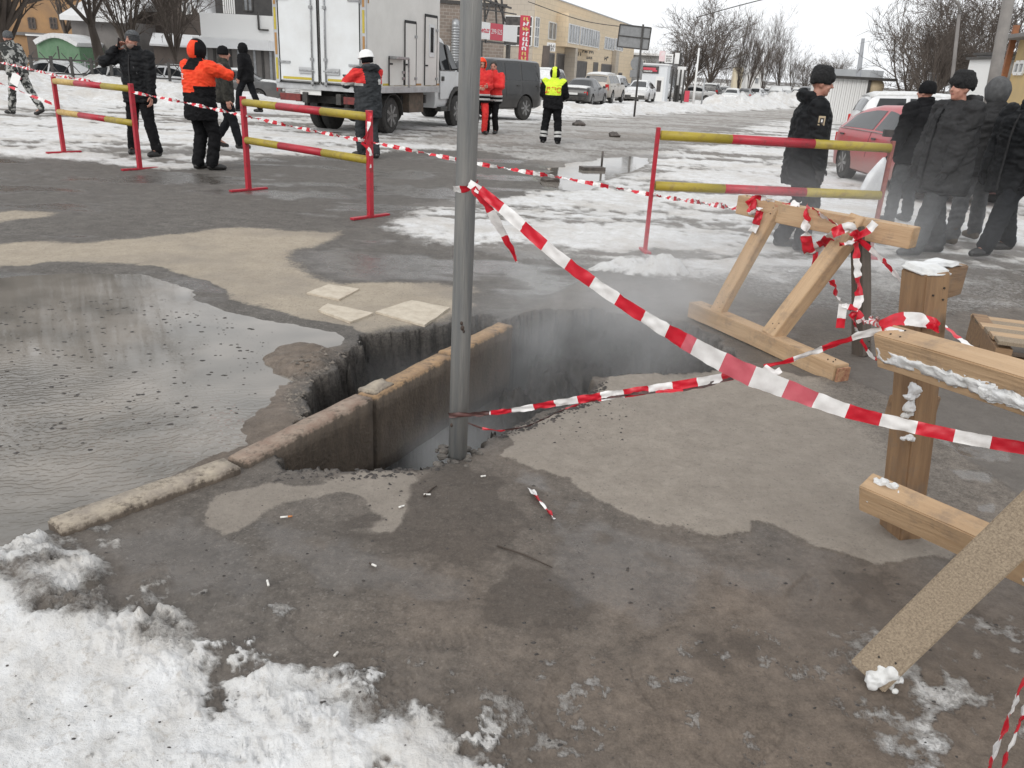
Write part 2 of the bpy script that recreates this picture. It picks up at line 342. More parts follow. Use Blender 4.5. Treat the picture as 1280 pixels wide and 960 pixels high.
    h1 = sd(HOLE_NEAR, xf, yf) + jag; h2 = sd(HOLE_ROAD, xf, yf) + jag * 1.2
    rub2_ = fbm(x, y, 6, 4, 227)
    slope = 0.05 + 0.90 * sstep(4.45, 4.9, y) * sstep(0.10, 0.40, ks + 0.1 * rub2_) + 0.25 * sstep(0.5, 0.9, x)
    rub = fbm(x, y, 17, 4, 225, .65); rub2 = fbm(x, y, 7, 3, 226)
    s1 = np.clip(-h1, 0, 9); s2 = np.clip(-h2, 0, 9)
    kk = sstep(0.10, 0.30, np.abs(ks)); crust_h = 0.10
    d1 = np.where(kk > 0.5, np.minimum(1, crust_h * sstep(0, 0.018, s1) + np.clip((s1 - 0.012) / (slope + 0.10), 0, 1) * (1 + 0.35 * rub + 0.25 * rub2)), np.clip(s1 / 0.05, 0, 1))
    d2 = np.minimum(1, crust_h * sstep(0, 0.018, s2) + np.clip((s2 - 0.012) / 0.20, 0, 1) * (1 + 0.40 * rub + 0.3 * rub2)); d1 = np.clip(d1, 0, 1); d2 = np.clip(d2, 0, 1)
    bottom = -0.85 + 0.10 * fbm(x, y, 2.5, 3, 231) + 0.03 * fine
    under = (np.abs(ks) < 0.12) & (y > 3.30) & (y < 5.25)
    dd = np.maximum(d1, d2); dd = dd * (1 + 0.10 * fbm(x, y, 5, 3, 241)) ; dd = np.clip(dd, 0, 1)
    dd = np.where(under & (np.minimum(h1, h2) < 0.08), 1.0, dd)
    z = z * (1 - dd) + dd * bottom
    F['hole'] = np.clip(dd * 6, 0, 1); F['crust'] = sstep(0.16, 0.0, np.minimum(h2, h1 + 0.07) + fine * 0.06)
    F['snow'] *= (1 - F['hole']); F['z'] = z
    F['near'] = sn
    return F
th = np.concatenate([np.linspace(-180, -44, 60, endpoint=False), np.linspace(-44, 44, 720), np.linspace(44, 180, 60)[1:-1]])
_r = [0.0, 0.6, 1.0]
while _r[-1] < 10: _r.append(_r[-1] * 1.0054)
while _r[-1] < 140: _r.append(_r[-1] * 1.013)
while _r[-1] < 3000: _r.append(_r[-1] * 1.25)
rr = np.array(_r[1:]); TH, RR = np.meshgrid(np.radians(th), rr)
gx = (RR * np.sin(TH)).ravel(); gy = (RR * np.cos(TH)).ravel()
FLD = build_fields(gx, gy); gz = FLD['z'].copy()
nT, nR = len(th), len(rr)
ii, jj = np.meshgrid(np.arange(nR - 1), np.arange(nT), indexing='ij'); jn = (jj + 1) % nT
quads = np.stack([ii * nT + jj, (ii) * nT + jn, (ii + 1) * nT + jn, (ii + 1) * nT + jj], -1).reshape(-1, 4)[:, ::-1]
V = np.stack([gx, gy, gz], -1)
fn = np.cross(V[quads[:, 1]] - V[quads[:, 0]], V[quads[:, 3]] - V[quads[:, 0]])
vn = np.zeros_like(V)
for k in range(4): np.add.at(vn, quads[:, k], fn)
vn /= np.linalg.norm(vn, axis=1)[:, None] + 1e-20
def attr(n, name, vec=False):
    a = n.nodes.new('ShaderNodeAttribute'); a.attribute_name = name; return a.outputs['Fac']
def ground_material():
    m = bpy.data.materials.new('street_ground'); m.use_nodes = True; n = m.node_tree; L = n.links; b = n.nodes['Principled BSDF']
    tc = n.nodes.new('ShaderNodeTexCoord')
    def noise(s, d=4, r=0.6, vec=None):
        t = n.nodes.new('ShaderNodeTexNoise'); t.inputs['Scale'].default_value = s; t.inputs['Detail'].default_value = d; t.inputs['Roughness'].default_value = r
        L.new(vec or tc.outputs['Object'], t.inputs['Vector']); return t.outputs[0]
    def math_(op, a, b_=None, c=None, clamp=False):
        t = n.nodes.new('ShaderNodeMath'); t.operation = op; t.use_clamp = clamp
        for i, v in enumerate((a, b_, c)):
            if v is None: continue
            if isinstance(v, (int, float)): t.inputs[i].default_value = v
            else: L.new(v, t.inputs[i])
        return t.outputs[0]
    def mix(f, a, b_):
        t = n.nodes.new('ShaderNodeMix'); t.data_type = 'RGBA'
        if isinstance(f, (int, float)): t.inputs[0].default_value = f
        else: L.new(f, t.inputs[0])
        for i, v in ((6, a), (7, b_)):
            if isinstance(v, tuple): t.inputs[i].default_value = (*v, 1)
            else: L.new(v, t.inputs[i])
        return t.outputs[2]
    def mrange(v, a, b_, c=0.0, d=1.0):
        t = n.nodes.new('ShaderNodeMapRange'); L.new(v, t.inputs[0])
        for i, q in enumerate((a, b_, c, d)): t.inputs[i + 1].default_value = q
        return t.outputs[0]
    n1 = noise(3.0); n2 = noise(22, 5, 0.7); n3 = noise(140, 3, 0.7); n4 = noise(60, 4, 0.7)
    vor = n.nodes.new('ShaderNodeTexVoronoi'); vor.inputs['Scale'].default_value = 130; L.new(tc.outputs['Object'], vor.inputs['Vector'])
    grain = mrange(vor.outputs['Color'], 0.2, 0.9)
    snow, wet, sand, slab, mud, hole, patch, street, slab2, crust = [attr(n, k) for k in ('snow', 'wet', 'sand', 'slab', 'mud', 'hole', 'patch', 'street', 'slab2', 'crust')]
    def crispm(v, k=0.7):
        t_ = math_('ADD', v, math_('MULTIPLY', math_('SUBTRACT', math_('ADD', math_('MULTIPLY', ncr, 0.6), math_('MULTIPLY', ncg, 0.4)), 0.5), math_('MULTIPLY', math_('MULTIPLY', v, math_('SUBTRACT', 1.0, v)), 4.0 * k))); return mrange(t_, 0.40, 0.60)
    ncr = noise(38, 6, 0.75); ncg = noise(120, 3, 0.7); sand = crispm(sand, 1.0); slab = crispm(slab); patch = crispm(patch); stain_ = crispm(attr(n, 'stain'), .8)
    nA = noise(1.1, 3); nB = noise(6.5, 9, 0.72); nC = noise(30, 6, 0.75); stain = stain_
    nD = noise(150, 6, 0.8); tn = math_('ADD', math_('MULTIPLY', mrange(nB, 0.36, 0.64), 0.40), math_('ADD', math_('MULTIPLY', mrange(nC, 0.36, 0.64), 0.32), math_('MULTIPLY', mrange(nD, 0.36, 0.64), 0.36)))
    def tone(lo, hi, k=0.5): return mix(tn, lo, hi)
    asphalt = tone((0.034, 0.031, 0.028), (0.165, 0.150, 0.134)); asphalt = mix(mrange(grain, 0.78, 1.0, 0, 0.45), asphalt, (0.30, 0.28, 0.255))
    muddy = tone((0.046, 0.034, 0.025), (0.235, 0.186, 0.146)); c = mix(math_('MULTIPLY', mud, 0.95), asphalt, muddy); c = mix(mrange(nA, 0.4, 0.65, 0, 0.35), c, (0.085, 0.075, 0.066))
    conc = tone((0.185, 0.158, 0.13), (0.335, 0.295, 0.25)); conc = mix(mrange(nA, 0.35, 0.7, 0, 0.45), conc, (0.20, 0.175, 0.15)); conc = mix(mrange(grain, 0.86, 1.0, 0, 0.35), conc, (0.10, 0.09, 0.08))
    beige = tone((0.27, 0.225, 0.17), (0.41, 0.355, 0.28)); beige = mix(mrange(grain, 0.80, 1.0, 0, 0.6), beige, (0.13, 0.11, 0.10)); beige = mix(mrange(nA, 0.45, 0.7, 0, 0.6), beige, (0.20, 0.175, 0.15))
    damp = tone((0.095, 0.083, 0.072), (0.165, 0.147, 0.13))
    c = mix(slab2, c, damp); c = mix(slab, c, conc); c = mix(patch, c, mix(0.25, conc, (0.16, 0.14, 0.12))); c = mix(sand, c, beige)
    c = mix(math_('MULTIPLY', stain, mrange(nB, 0.3, 0.7, 0.35, 0.85)), c, mix(0.68, c, (0.035, 0.026, 0.020)))
    c = mix(math_('MULTIPLY', street, 0.85), c, mix(mrange(n1, 0.35, 0.65), (0.22, 0.195, 0.17), (0.33, 0.305, 0.28)))
    wetf = mrange(math_('ADD', wet, math_('MULTIPLY', math_('SUBTRACT', nB, 0.5), 0.4)), 0.38, 0.90)
    c = mix(math_('MULTIPLY', wetf, 0.42), c, mix(0.6, c, (0.02, 0.018, 0.016)))
    c = mix(math_('MULTIPLY', crust, 0.8), c, mix(mrange(n4, 0.4, 0.6), (0.035, 0.032, 0.03), (0.11, 0.10, 0.09)))
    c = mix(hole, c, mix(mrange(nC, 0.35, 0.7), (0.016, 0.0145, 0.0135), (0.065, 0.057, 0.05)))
    sv = math_('ADD', math_('MULTIPLY', math_('SUBTRACT', n2, 0.5), 0.75), math_('MULTIPLY', math_('SUBTRACT', n4, 0.5), 0.55))
    sv = math_('ADD', snow, math_('MULTIPLY', sv, math_('MULTIPLY', snow, 3.5, clamp=True)))
    sf = mrange(sv, 0.30, 0.62)
    scol = mix(mrange(nB, 0.38, 0.70), (0.74, 0.745, 0.75), (0.52, 0.505, 0.48)); scol = mix(mrange(nC, 0.54, 0.72, 0, .8), scol, (0.36, 0.32, 0.275)); scol = mix(mrange(nA, 0.46, 0.64, 0, .55), scol, (0.50, 0.46, 0.41))
    scol = mix(mrange(snow, 0.3, 0.85, 0.75, 0.0), scol, (0.40, 0.38, 0.355))
    c = mix(sf, c, scol); L.new(c, b.inputs['Base Color'])
    ro = math_('SUBTRACT', 0.85, math_('MULTIPLY', wetf, 0.77)); ro = math_('ADD', ro, math_('MULTIPLY', math_('SUBTRACT', n3, 0.5), 0.12))
    t = n.nodes.new('ShaderNodeMix'); L.new(sf, t.inputs[0]); L.new(ro, t.inputs[2]); t.inputs[3].default_value = 0.75; L.new(t.outputs[0], b.inputs['Roughness'])
    hgt = math_('ADD', math_('MULTIPLY', nD, 0.30), math_('ADD', math_('MULTIPLY', nB, 0.7), math_('ADD', math_('MULTIPLY', nC, math_('ADD', 0.35, math_('MULTIPLY', hole, 2.0))), math_('MULTIPLY', grain, 0.10))))
    hgt = math_('ADD', hgt, math_('MULTIPLY', sf, math_('ADD', math_('MULTIPLY', n4, 1.2), 0.8)))
    bp = n.nodes.new('ShaderNodeBump'); bp.inputs['Distance'].default_value = 0.009
    L.new(mrange(wetf, 0, 1, 1.0, 0.22), bp.inputs['Strength']); L.new(hgt, bp.inputs['Height']); L.new(bp.outputs[0], b.inputs['Normal'])
    return m
GROUND_MAT = ground_material()
ATTRS = ('stain', 'snow', 'wet', 'sand', 'slab', 'mud', 'hole', 'patch', 'street', 'slab2', 'crust')
fx, fy = gx[quads].mean(1), gy[quads].mean(1)
def favg(k): return FLD[k][quads].mean(1)
fh = favg('hole'); fz = gz[quads].mean(1)
cls = np.zeros(len(quads), int)                                   # 0 pavement
cls[favg('ks') < 0] = 1                                           # road
cls[(favg('plaza') > 0.5)] = 2                                    # snowy square
cls[(favg('near') < 0.0) & (favg('snow') > 0.3) & (favg('ks') > -0.5)] = 3
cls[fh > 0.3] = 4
for ci, nm in enumerate(('pavement', 'road', 'snowy_square', 'snow_patch', 'sinkhole')):
    q = quads[cls == ci]; used, inv = np.unique(q, return_inverse=True); q = inv.reshape(-1, 4)
    me = bpy.data.meshes.new(nm); me.vertices.add(len(used)); me.vertices.foreach_set('co', V[used].ravel())
    me.loops.add(q.size); me.loops.foreach_set('vertex_index', q.ravel()); me.polygons.add(len(q))
    me.polygons.foreach_set('loop_start', np.arange(0, q.size, 4)); me.polygons.foreach_set('loop_total', np.full(len(q), 4))
    me.polygons.foreach_set('use_smooth', np.ones(len(q), bool)); me.update(calc_edges=True)
    for k in ATTRS:
        at = me.attributes.new(k, 'FLOAT', 'POINT'); at.data.foreach_set('value', FLD[k][used].astype(np.float32))
    me.normals_split_custom_set_from_vertices(vn[used])
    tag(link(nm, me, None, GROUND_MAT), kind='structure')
def ground_z(x, y):
    return float(build_fields(np.array([float(x)]), np.array([float(y)]))['z'][0])
def GZ(px, py):
    """pixel -> point on the real ground surface"""
    p = G(px, py)
    for _ in range(7): p = G(px, py, ground_z(p[0], p[1]))
    return p
# ------------------------------------------------------------------ water standing on the road
def water_material():
    m = bpy.data.materials.new('muddy_water'); m.use_nodes = True; n = m.node_tree; L = n.links; b = n.nodes['Principled BSDF']
    tc = n.nodes.new('ShaderNodeTexCoord'); mp = n.nodes.new('ShaderNodeMapping'); mp.inputs['Rotation'].default_value = (0, 0, rad(-22)); L.new(tc.outputs['Object'], mp.inputs[0])
    nz = n.nodes.new('ShaderNodeTexNoise'); nz.inputs['Scale'].default_value = 2.2; L.new(tc.outputs['Object'], nz.inputs['Vector'])
    cr = n.nodes.new('ShaderNodeValToRGB'); cr.color_ramp.elements[0].color = (0.15, 0.138, 0.122, 1); cr.color_ramp.elements[1].color = (0.245, 0.222, 0.195, 1); cr.color_ramp.elements[0].position = 0.35; cr.color_ramp.elements[1].position = 0.7
    L.new(nz.outputs[0], cr.inputs[0]); L.new(cr.outputs[0], b.inputs['Base Color'])
    b.inputs['Roughness'].default_value = 0.035; b.inputs['IOR'].default_value = 1.42
    wv = n.nodes.new('ShaderNodeTexWave'); wv.bands_direction = 'Y'; wv.inputs['Scale'].default_value = 8.0; wv.inputs['Distortion'].default_value = 15; wv.inputs['Detail'].default_value = 3; wv.inputs['Detail Scale'].default_value = 0.9; wv.inputs['Detail Roughness'].default_value = 0.6
    L.new(mp.outputs[0], wv.inputs['Vector'])
    at = n.nodes.new('ShaderNodeAttribute'); at.attribute_name = 'ripple'
    bp = n.nodes.new('ShaderNodeBump'); bp.inputs['Distance'].default_value = 0.0055; L.new(at.outputs['Fac'], bp.inputs['Strength'])
    L.new(wv.outputs['Fac'], bp.inputs['Height']); L.new(bp.outputs[0], b.inputs['Normal'])
    return m
def water_sheet():
    xs = np.arange(-9, -0.6, 0.06); ys = np.arange(1.6, 7.2, 0.06); A, B = np.meshgrid(xs, ys)
    f = build_fields(A.ravel(), B.ravel()); keep = ((f['z'] < -0.035) & (f['ks'] < 0.02) & (f['pud'] < 0.2) & (f['hole'] < 0.5)).reshape(A.shape)
    k2 = keep.copy()
    for dx in (-1, 0, 1):
        for dy in (-1, 0, 1): k2 |= np.roll(np.roll(keep, dx, 0), dy, 1)
    k2 &= (f['hole'].reshape(A.shape) < 0.05)
    k2 &= (f['ks'].reshape(A.shape) < 0.0)
    idx = -np.ones(A.shape, int); vs = []; rp = []
    for i, j in zip(*np.nonzero(k2)):
        idx[i, j] = len(vs); vs.append((A[i, j], B[i, j], -0.042))
        rp.append(float(np.clip(0.40 - abs(B[i, j] - 2.95 + 0.1 * A[i, j]) * 0.36, 0.010, 0.36)))
    fs = []
    for i in range(A.shape[0] - 1):
        for j in range(A.shape[1] - 1):
            q = (idx[i, j], idx[i, j + 1], idx[i + 1, j + 1], idx[i + 1, j])
            if min(q) >= 0: fs.append(q)
    me = bpy.data.meshes.new('puddle'); me.from_pydata(vs, [], fs); me.update()
    at = me.attributes.new('ripple', 'FLOAT', 'POINT'); at.data.foreach_set('value', rp)
    tag(link('puddle', me, None, water_material()), kind='structure')
water_sheet()
def street_puddle():
    P = GP([(672,234),(700,208),(760,193),(812,190),(800,207),(750,226),(722,241)]); c = np.mean(P, 0); xs = np.array([p[0] for p in P]); ys = np.array([p[1] for p in P])
    X, Y = np.meshgrid(np.arange(xs.min() - .6, xs.max() + .6, .09), np.arange(ys.min() - .8, ys.max() + .8, .09)); Zg = build_fields(X.ravel(), Y.ravel())['z'].reshape(X.shape); k0 = (Zg < -0.010) & (polysd(X, Y, P) < 0.5); ins = k0.copy()
    for dx in (-1, 0, 1):
        for dy in (-1, 0, 1): ins |= np.roll(np.roll(k0, dx, 0), dy, 1)
    idx = -np.ones(X.shape, int); vs = []
    for i, j in zip(*np.nonzero(ins)): idx[i, j] = len(vs); vs.append((X[i, j], Y[i, j], -0.012))
    fs = [(idx[i, j], idx[i, j + 1], idx[i + 1, j + 1], idx[i + 1, j]) for i in range(X.shape[0] - 1) for j in range(X.shape[1] - 1) if min(idx[i, j], idx[i, j + 1], idx[i + 1, j + 1], idx[i + 1, j]) >= 0]
    me = bpy.data.meshes.new('street_puddle'); me.from_pydata(vs, [], fs); me.update(); at = me.attributes.new('ripple', 'FLOAT', 'POINT'); at.data.foreach_set('value', [0.02] * len(vs)); tag(link('street_puddle', me, None, bpy.data.materials['muddy_water']), kind='structure')
street_puddle()
# ================================================================== THINGS ROUND THE HOLE
def lumpy(me, amp, freq, seed=0):
    for v in me.vertices:
        p = v.co * freq + Vector((seed * 7.1, seed * 3.3, seed))
        v.co += Vector((mnoise.noise(p), mnoise.noise(p + Vector((31, 0, 0))), mnoise.noise(p + Vector((0, 47, 0))))) * amp
    me.update()
def rough_box(name, L, wd, ht, amp, mats, cuts=(14, 2, 4), freq=9, seed=0, bevel=0.008):
    """local box along +X with its top at z=0, worn by noise"""
    bm = bmesh.new(); nx, ny, nz = cuts
    bmesh.ops.create_cube(bm, size=1.0)
    for v in bm.verts: v.co = Vector((v.co.x * L, v.co.y * wd, v.co.z * ht - ht / 2))
    bmesh.ops.bevel(bm, geom=bm.edges[:], offset=bevel, segments=2, affect='EDGES')
    for ax, n, ext in ((0, nx, L), (1, ny, wd), (2, nz, ht)):
        for i in range(1, n):
            co = [0, 0, 0]; no = [0, 0, 0]; no[ax] = 1; co[ax] = -ext / 2 + ext * i / n - (ht / 2 if ax == 2 else 0)
            bmesh.ops.bisect_plane(bm, geom=bm.verts[:] + bm.edges[:] + bm.faces[:], plane_co=co, plane_no=no)
    for f in bm.faces: f.smooth = bevel > 0.007
    me = bpy.data.meshes.new(name); bm.to_mesh(me); bm.free(); lumpy(me, amp, freq, seed)
    for m in (mats if isinstance(mats, (list, tuple)) else [mats]): me.materials.append(m)
    return me
def place_x(o, a, b, up=(0, 0, 1), origin=(0, 0, 0)):
    """put an object built along local X between a and b (its parent sits at origin, unrotated)"""
    a = Vector(a); b = Vector(b); d = (b - a).normalized(); u = Vector(up); y = u.cross(d).normalized(); z = d.cross(y)
    c = (a + b) / 2 - Vector(origin)
    o.matrix_local = Matrix(((d.x, y.x, z.x, c.x), (d.y, y.y, z.y, c.y), (d.z, y.z, z.z, c.z), (0, 0, 0, 1)))
concrete = mat('kerb_concrete', (0.36, 0.32, 0.26), 0.85, (0.20, 0.17, 0.14), 9, bump=0.6, bscale=60)
rusty_conc = mat('rusty_concrete', (0.30, 0.19, 0.10), 0.8, (0.17, 0.10, 0.06), 14, bump=0.6, bscale=60)
dark_soil = mat('soaked_soil', (0.13, 0.10, 0.075), 0.75, (0.05, 0.04, 0.033), 11, bump=0.8, bscale=40)
def kerb_mat(nm, top, top2):
    """stone whose upper face is bare and whose buried faces are caked in soil"""
    m = mat(nm, top, 0.8, top2, 10, bump=0.6, bscale=55); n = m.node_tree; b = n.nodes['Principled BSDF']; L = n.links
    src = b.inputs['Base Color'].links[0].from_socket
    tc = n.nodes.new('ShaderNodeTexCoord'); sx = n.nodes.new('ShaderNodeSeparateXYZ'); L.new(tc.outputs['Object'], sx.inputs[0]); mp = n.nodes.new('ShaderNodeMapping'); mp.inputs['Scale'].default_value = (1, 1, .35); L.new(tc.outputs['Object'], mp.inputs[0])
    nz = n.nodes.new('ShaderNodeTexNoise'); nz.inputs['Scale'].default_value = 12; nz.inputs['Detail'].default_value = 9; nz.inputs['Roughness'].default_value = .75; L.new(mp.outputs[0], nz.inputs['Vector'])
    ad = n.nodes.new('ShaderNodeMath'); ad.operation = 'MULTIPLY_ADD'; ad.inputs[1].default_value = 0.10; L.new(nz.outputs[0], ad.inputs[0]); L.new(sx.outputs[2], ad.inputs[2])
    mr = n.nodes.new('ShaderNodeMapRange'); L.new(ad.outputs[0], mr.inputs[0]); mr.inputs[1].default_value = 0.034; mr.inputs[2].default_value = 0.050
    cr = n.nodes.new('ShaderNodeValToRGB'); cr.color_ramp.elements[0].color = (0.05, 0.039, 0.03, 1); cr.color_ramp.elements[1].color = (0.15, 0.115, 0.085, 1); cr.color_ramp.elements[0].position = 0.30; cr.color_ramp.elements[1].position = 0.74
    L.new(nz.outputs[0], cr.inputs[0])
    mx = n.nodes.new('ShaderNodeMix'); mx.data_type = 'RGBA'; L.new(mr.outputs[0], mx.inputs[0]); L.new(cr.outputs[0], mx.inputs[6]); L.new(src, mx.inputs[7]); L.new(mx.outputs[2], b.inputs['Base Color'])
    return m
k_pale = kerb_mat('kerb_pale', (0.42, 0.36, 0.28), (0.27, 0.23, 0.19)); k_rust = kerb_mat('kerb_rust', (0.40, 0.26, 0.14), (0.27, 0.18, 0.11)); k_mud = kerb_mat('kerb_muddy', (0.33, 0.265, 0.21), (0.24, 0.165, 0.125))
kerb = empty('kerb', G(286, 582)); kerb['kind'] = 'structure'
kerb_line = [((-180, 812), (-12, 712), 0.11, 0.3, k_pale, 0.012), ((68, 667), (292, 586), 0.125, 0.3, k_pale, 0.035), ((295, 583), (456, 501), 0.115, 0.42, k_mud, 0.03), ((456, 497), (484, 483), 0.105, 0.12, k_pale, 0.036), ((457, 500), (556, 447), 0.115, 0.44, k_rust, 0.022), ((557, 446), (632, 408), 0.115, 0.46, k_rust, 0.022)]
for i, (p, q, wd, ht, m, zz) in enumerate(kerb_line):
    a = G(*p); b = G(*q); a[2] = b[2] = zz; L = float(np.linalg.norm(b - a)) - 0.006
    o = link('kerb_stone', rough_box('kerb_stone', L, wd, ht, 0.005 if i != 3 else 0.022, m, (max(6, int(L / 0.05)), 2, 5), 11, i), kerb); place_x(o, a, b, origin=G(286, 582))
# pale square slabs set in the road surface
slab_m = mat('pale_slab', (0.56, 0.50, 0.41), 0.85, (0.44, 0.38, 0.30), 12, bump=0.5, bscale=90)
for lab, q in (('pale square paving slab in the road, farthest of the three beyond the hole', [(383,363),(411,352),(449,358),(424,371)]),
               ('cream paving slab stained rusty at its near edge, left one by the hole rim', [(398,384),(410,376),(467,388),(438,399)]),
               ('grey speckled paving slab in the road directly behind the hole rim, beside the pole', [(469,386),(514,372),(562,381),(531,403)])):
    pts = [G(*p) for p in q]; c = sum(pts) / 4; mb = MB(); zt = ground_z(c[0], c[1]) + 0.014
    vs = [(p[0] - c[0], p[1] - c[1], 0) for p in pts] + [(p[0] - c[0], p[1] - c[1], -0.06) for p in pts]
    mb.add(vs, [(3, 2, 1, 0), (4, 5, 6, 7), (0, 1, 5, 4), (1, 2, 6, 5), (2, 3, 7, 6), (3, 0, 4, 7)])
    me = mb.mesh('paving_slab'); bm = bmesh.new(); bm.from_mesh(me); bmesh.ops.recalc_face_normals(bm, faces=bm.faces); bmesh.ops.subdivide_edges(bm, edges=bm.edges, cuts=4, use_grid_fill=True); bm.to_mesh(me); bm.free(); lumpy(me, 0.006, 14, len(lab))
    o = link('paving_slab', me, None, slab_m); o.location = (c[0], c[1], zt); tag(o, lab, 'slab', 'pale slabs set in the road')
# the pole
pole_m = mat('weathered_pole', (0.115, 0.122, 0.127), 0.55, (0.235, 0.228, 0.212), 5, bump=0.5, bscale=30, stretch=(6, 6, 0.35), contrast=(0.3, 0.75))
pb = G(572, 570); pole = empty('metal_pole', pb, 0, 'tall weathered grey metal pole standing at the near edge of the hole', 'pole')
mb = MB(); mb.tube([(0, 0, -0.3), (0, 0, 0.6), (0.002, 0, 1.4), (0.0, 0, 2.9)], [0.041, 0.0405, 0.040, 0.040], 24); mb.build('shaft', pole_m, pole, True)
rustm = mat('dark_rust', (0.03, 0.026, 0.024), 0.7, (0.08, 0.05, 0.035), 40)
mb = MB()
for z, an, r in ((0.60, -1.4, 0.008), (0.585, -1.25, 0.005), (0.62, -1.5, 0.006), (0.16, -2.3, 0.007)): mb.ball((0.0405 * math.cos(an), 0.0405 * math.sin(an), z), (r, r, r * 1.4), 8, 6)
tag(mb.build('rust_pits', rustm, pole, True), kind='stuff')
mb = MB()
for i in range(26):
    an = RNG.uniform(0, 6.28); d = RNG.uniform(0.04, 0.12); s = RNG.uniform(0.008, 0.026); mb.ball((d * math.cos(an), d * math.sin(an), RNG.uniform(-0.005, 0.012)), (s, s * .8, s * .6), 7, 5)
me = mb.mesh('broken_footing'); lumpy(me, 0.008, 40, 2); tag(link('broken_footing', me, pole, mat('asphalt_crumb', (0.05, 0.046, 0.042), 0.8, (0.14, 0.125, 0.11), 30, bump=0.5)), kind='stuff')
# ------------------------------------------------------------------ steel barriers
red_p = mat('barrier_red', (0.42, 0.018, 0.035), 0.42, (0.16, 0.035, 0.03), 16, bump=0.1, detail=8, contrast=(0.52, 0.72)); yel_p = mat('barrier_yellow', (0.37, 0.285, 0.03), 0.5, (0.22, 0.15, 0.05), 14, bump=0.15, detail=8, contrast=(0.50, 0.74)); rust_p = mat('barrier_rust', (0.30, 0.10, 0.07), 0.6, (0.20, 0.05, 0.05), 25, bump=0.2); dirty_y = mat('barrier_dirty_yellow', (0.42, 0.27, 0.08), 0.6, (0.55, 0.40, 0.16), 20)
def barrier(label, a, b, ht, cols, foot=0.26, thin=False):
    a = np.array(a); b = np.array(b); e = empty('steel_barrier', a, 0, label, 'barrier', 'red and yellow steel barriers')
    d = (b - a); L = np.linalg.norm(d[:2]); d = d / np.linalg.norm(d); pr = np.array([-d[1], d[0], 0]); D = b - a
    for k, (q, hh) in enumerate(((np.zeros(3), ht[0]), (D, ht[1]))):
        mb = MB(); mb.beam(q, q + np.array([0, 0, hh]), 0.056 if not thin else 0.036, 0.056 if not thin else 0.036, (d[0], d[1], 0)); mb.build('post', rust_p if thin and k else red_p, e, bevel=0.006)
        mb = MB(); mb.beam(q - pr * foot + np.array([0, 0, 0.012]), q + pr * foot + np.array([0, 0, 0.012]), 0.06, 0.024); mb.build('foot', red_p, e, bevel=0.004)
    for fz in (0.94, 0.545):
        r = MB(); p0 = np.array([0, 0, ht[0] * fz]); p1 = D + np.array([0, 0, ht[1] * fz]); n = 3
        p0 = p0 + d * 0.03; p1 = p1 - d * 0.02; segs = (0.0, 0.30, 0.66, 1.0)
        for s in range(3): r.tube([p0 + (p1 - p0) * segs[s], p0 + (p1 - p0) * segs[s + 1]], 0.043, 14, s)
        r.build('rail', [cols[0], red_p, cols[1]], e, True)
    return e
barrier('red and yellow steel barrier farthest left, in front of the man on the phone', GZ(80, 191), GZ(175, 212), (1.11, 1.13), (dirty_y, yel_p))
barrier('red and yellow steel barrier in front of the truck and the white helmet worker', GZ(311, 238), GZ(463, 272), (1.11, 1.11), (yel_p, yel_p))
barrier('red and yellow steel barrier with rusty right post, in front of the policeman', GZ(806, 315), GZ(1086, 322), (1.15, 1.12), (yel_p, yel_p), 0.12, True)
# ------------------------------------------------------------------ timber frames
def wood(nm, c1, c2, rough=0.7):
    m = mat(nm, c1, rough, c2, 3.2, bump=0.35, bscale=12, stretch=(0.7, 9, 9), detail=8, contrast=(0.3, 0.72)); n = m.node_tree; b = n.nodes['Principled BSDF']; L = n.links; src = b.inputs['Base Color'].links[0].from_socket; tc = n.nodes.new('ShaderNodeTexCoord')
    mp = n.nodes.new('ShaderNodeMapping'); mp.inputs['Scale'].default_value = (.45, 1, 1); L.new(tc.outputs['Object'], mp.inputs[0]); vo = n.nodes.new('ShaderNodeTexVoronoi'); vo.inputs['Scale'].default_value = 7; L.new(mp.outputs[0], vo.inputs['Vector']); mr = n.nodes.new('ShaderNodeMapRange'); L.new(vo.outputs['Distance'], mr.inputs[0]); mr.inputs[1].default_value = .06; mr.inputs[2].default_value = .17; mr.inputs[3].default_value = .75; mr.inputs[4].default_value = 0
    nz = n.nodes.new('ShaderNodeTexNoise'); nz.inputs['Scale'].default_value = 9; nz.inputs['Detail'].default_value = 8; nz.inputs['Roughness'].default_value = .75; L.new(tc.outputs['Object'], nz.inputs['Vector']); m2 = n.nodes.new('ShaderNodeMapRange'); L.new(nz.outputs[0], m2.inputs[0]); m2.inputs[1].default_value = .52; m2.inputs[2].default_value = .75; m2.inputs[4].default_value = .65
    for fac, colr in ((mr, tuple(q * .38 for q in c2)), (m2, (.15, .125, .105))): x = n.nodes.new('ShaderNodeMix'); x.data_type = 'RGBA'; L.new(fac.outputs[0], x.inputs[0]); L.new(src, x.inputs[6]); x.inputs[7].default_value = (*colr, 1); src = x.outputs[2]
    L.new(src, b.inputs['Base Color']); return m
pine = wood('fresh_pine', (0.52, 0.365, 0.225), (0.37, 0.24, 0.135)); pine2 = wood('wet_pine', (0.31, 0.195, 0.105), (0.17, 0.10, 0.055)); grey_w = wood('grey_timber', (0.13, 0.105, 0.085), (0.07, 0.058, 0.05)); sawn = wood('speckled_plank', (0.40, 0.315, 0.225), (0.22, 0.165, 0.11)); sawn = mat('sawdust_plank', (0.33, 0.265, 0.19), 0.85, (0.20, 0.155, 0.11), 170, bump=.5, bscale=200, detail=3, contrast=(0.36, 0.66)); endg = mat('end_grain', (0.22, 0.08, 0.05), 0.8, (0.42, 0.25, 0.14), 30, bump=0.5)
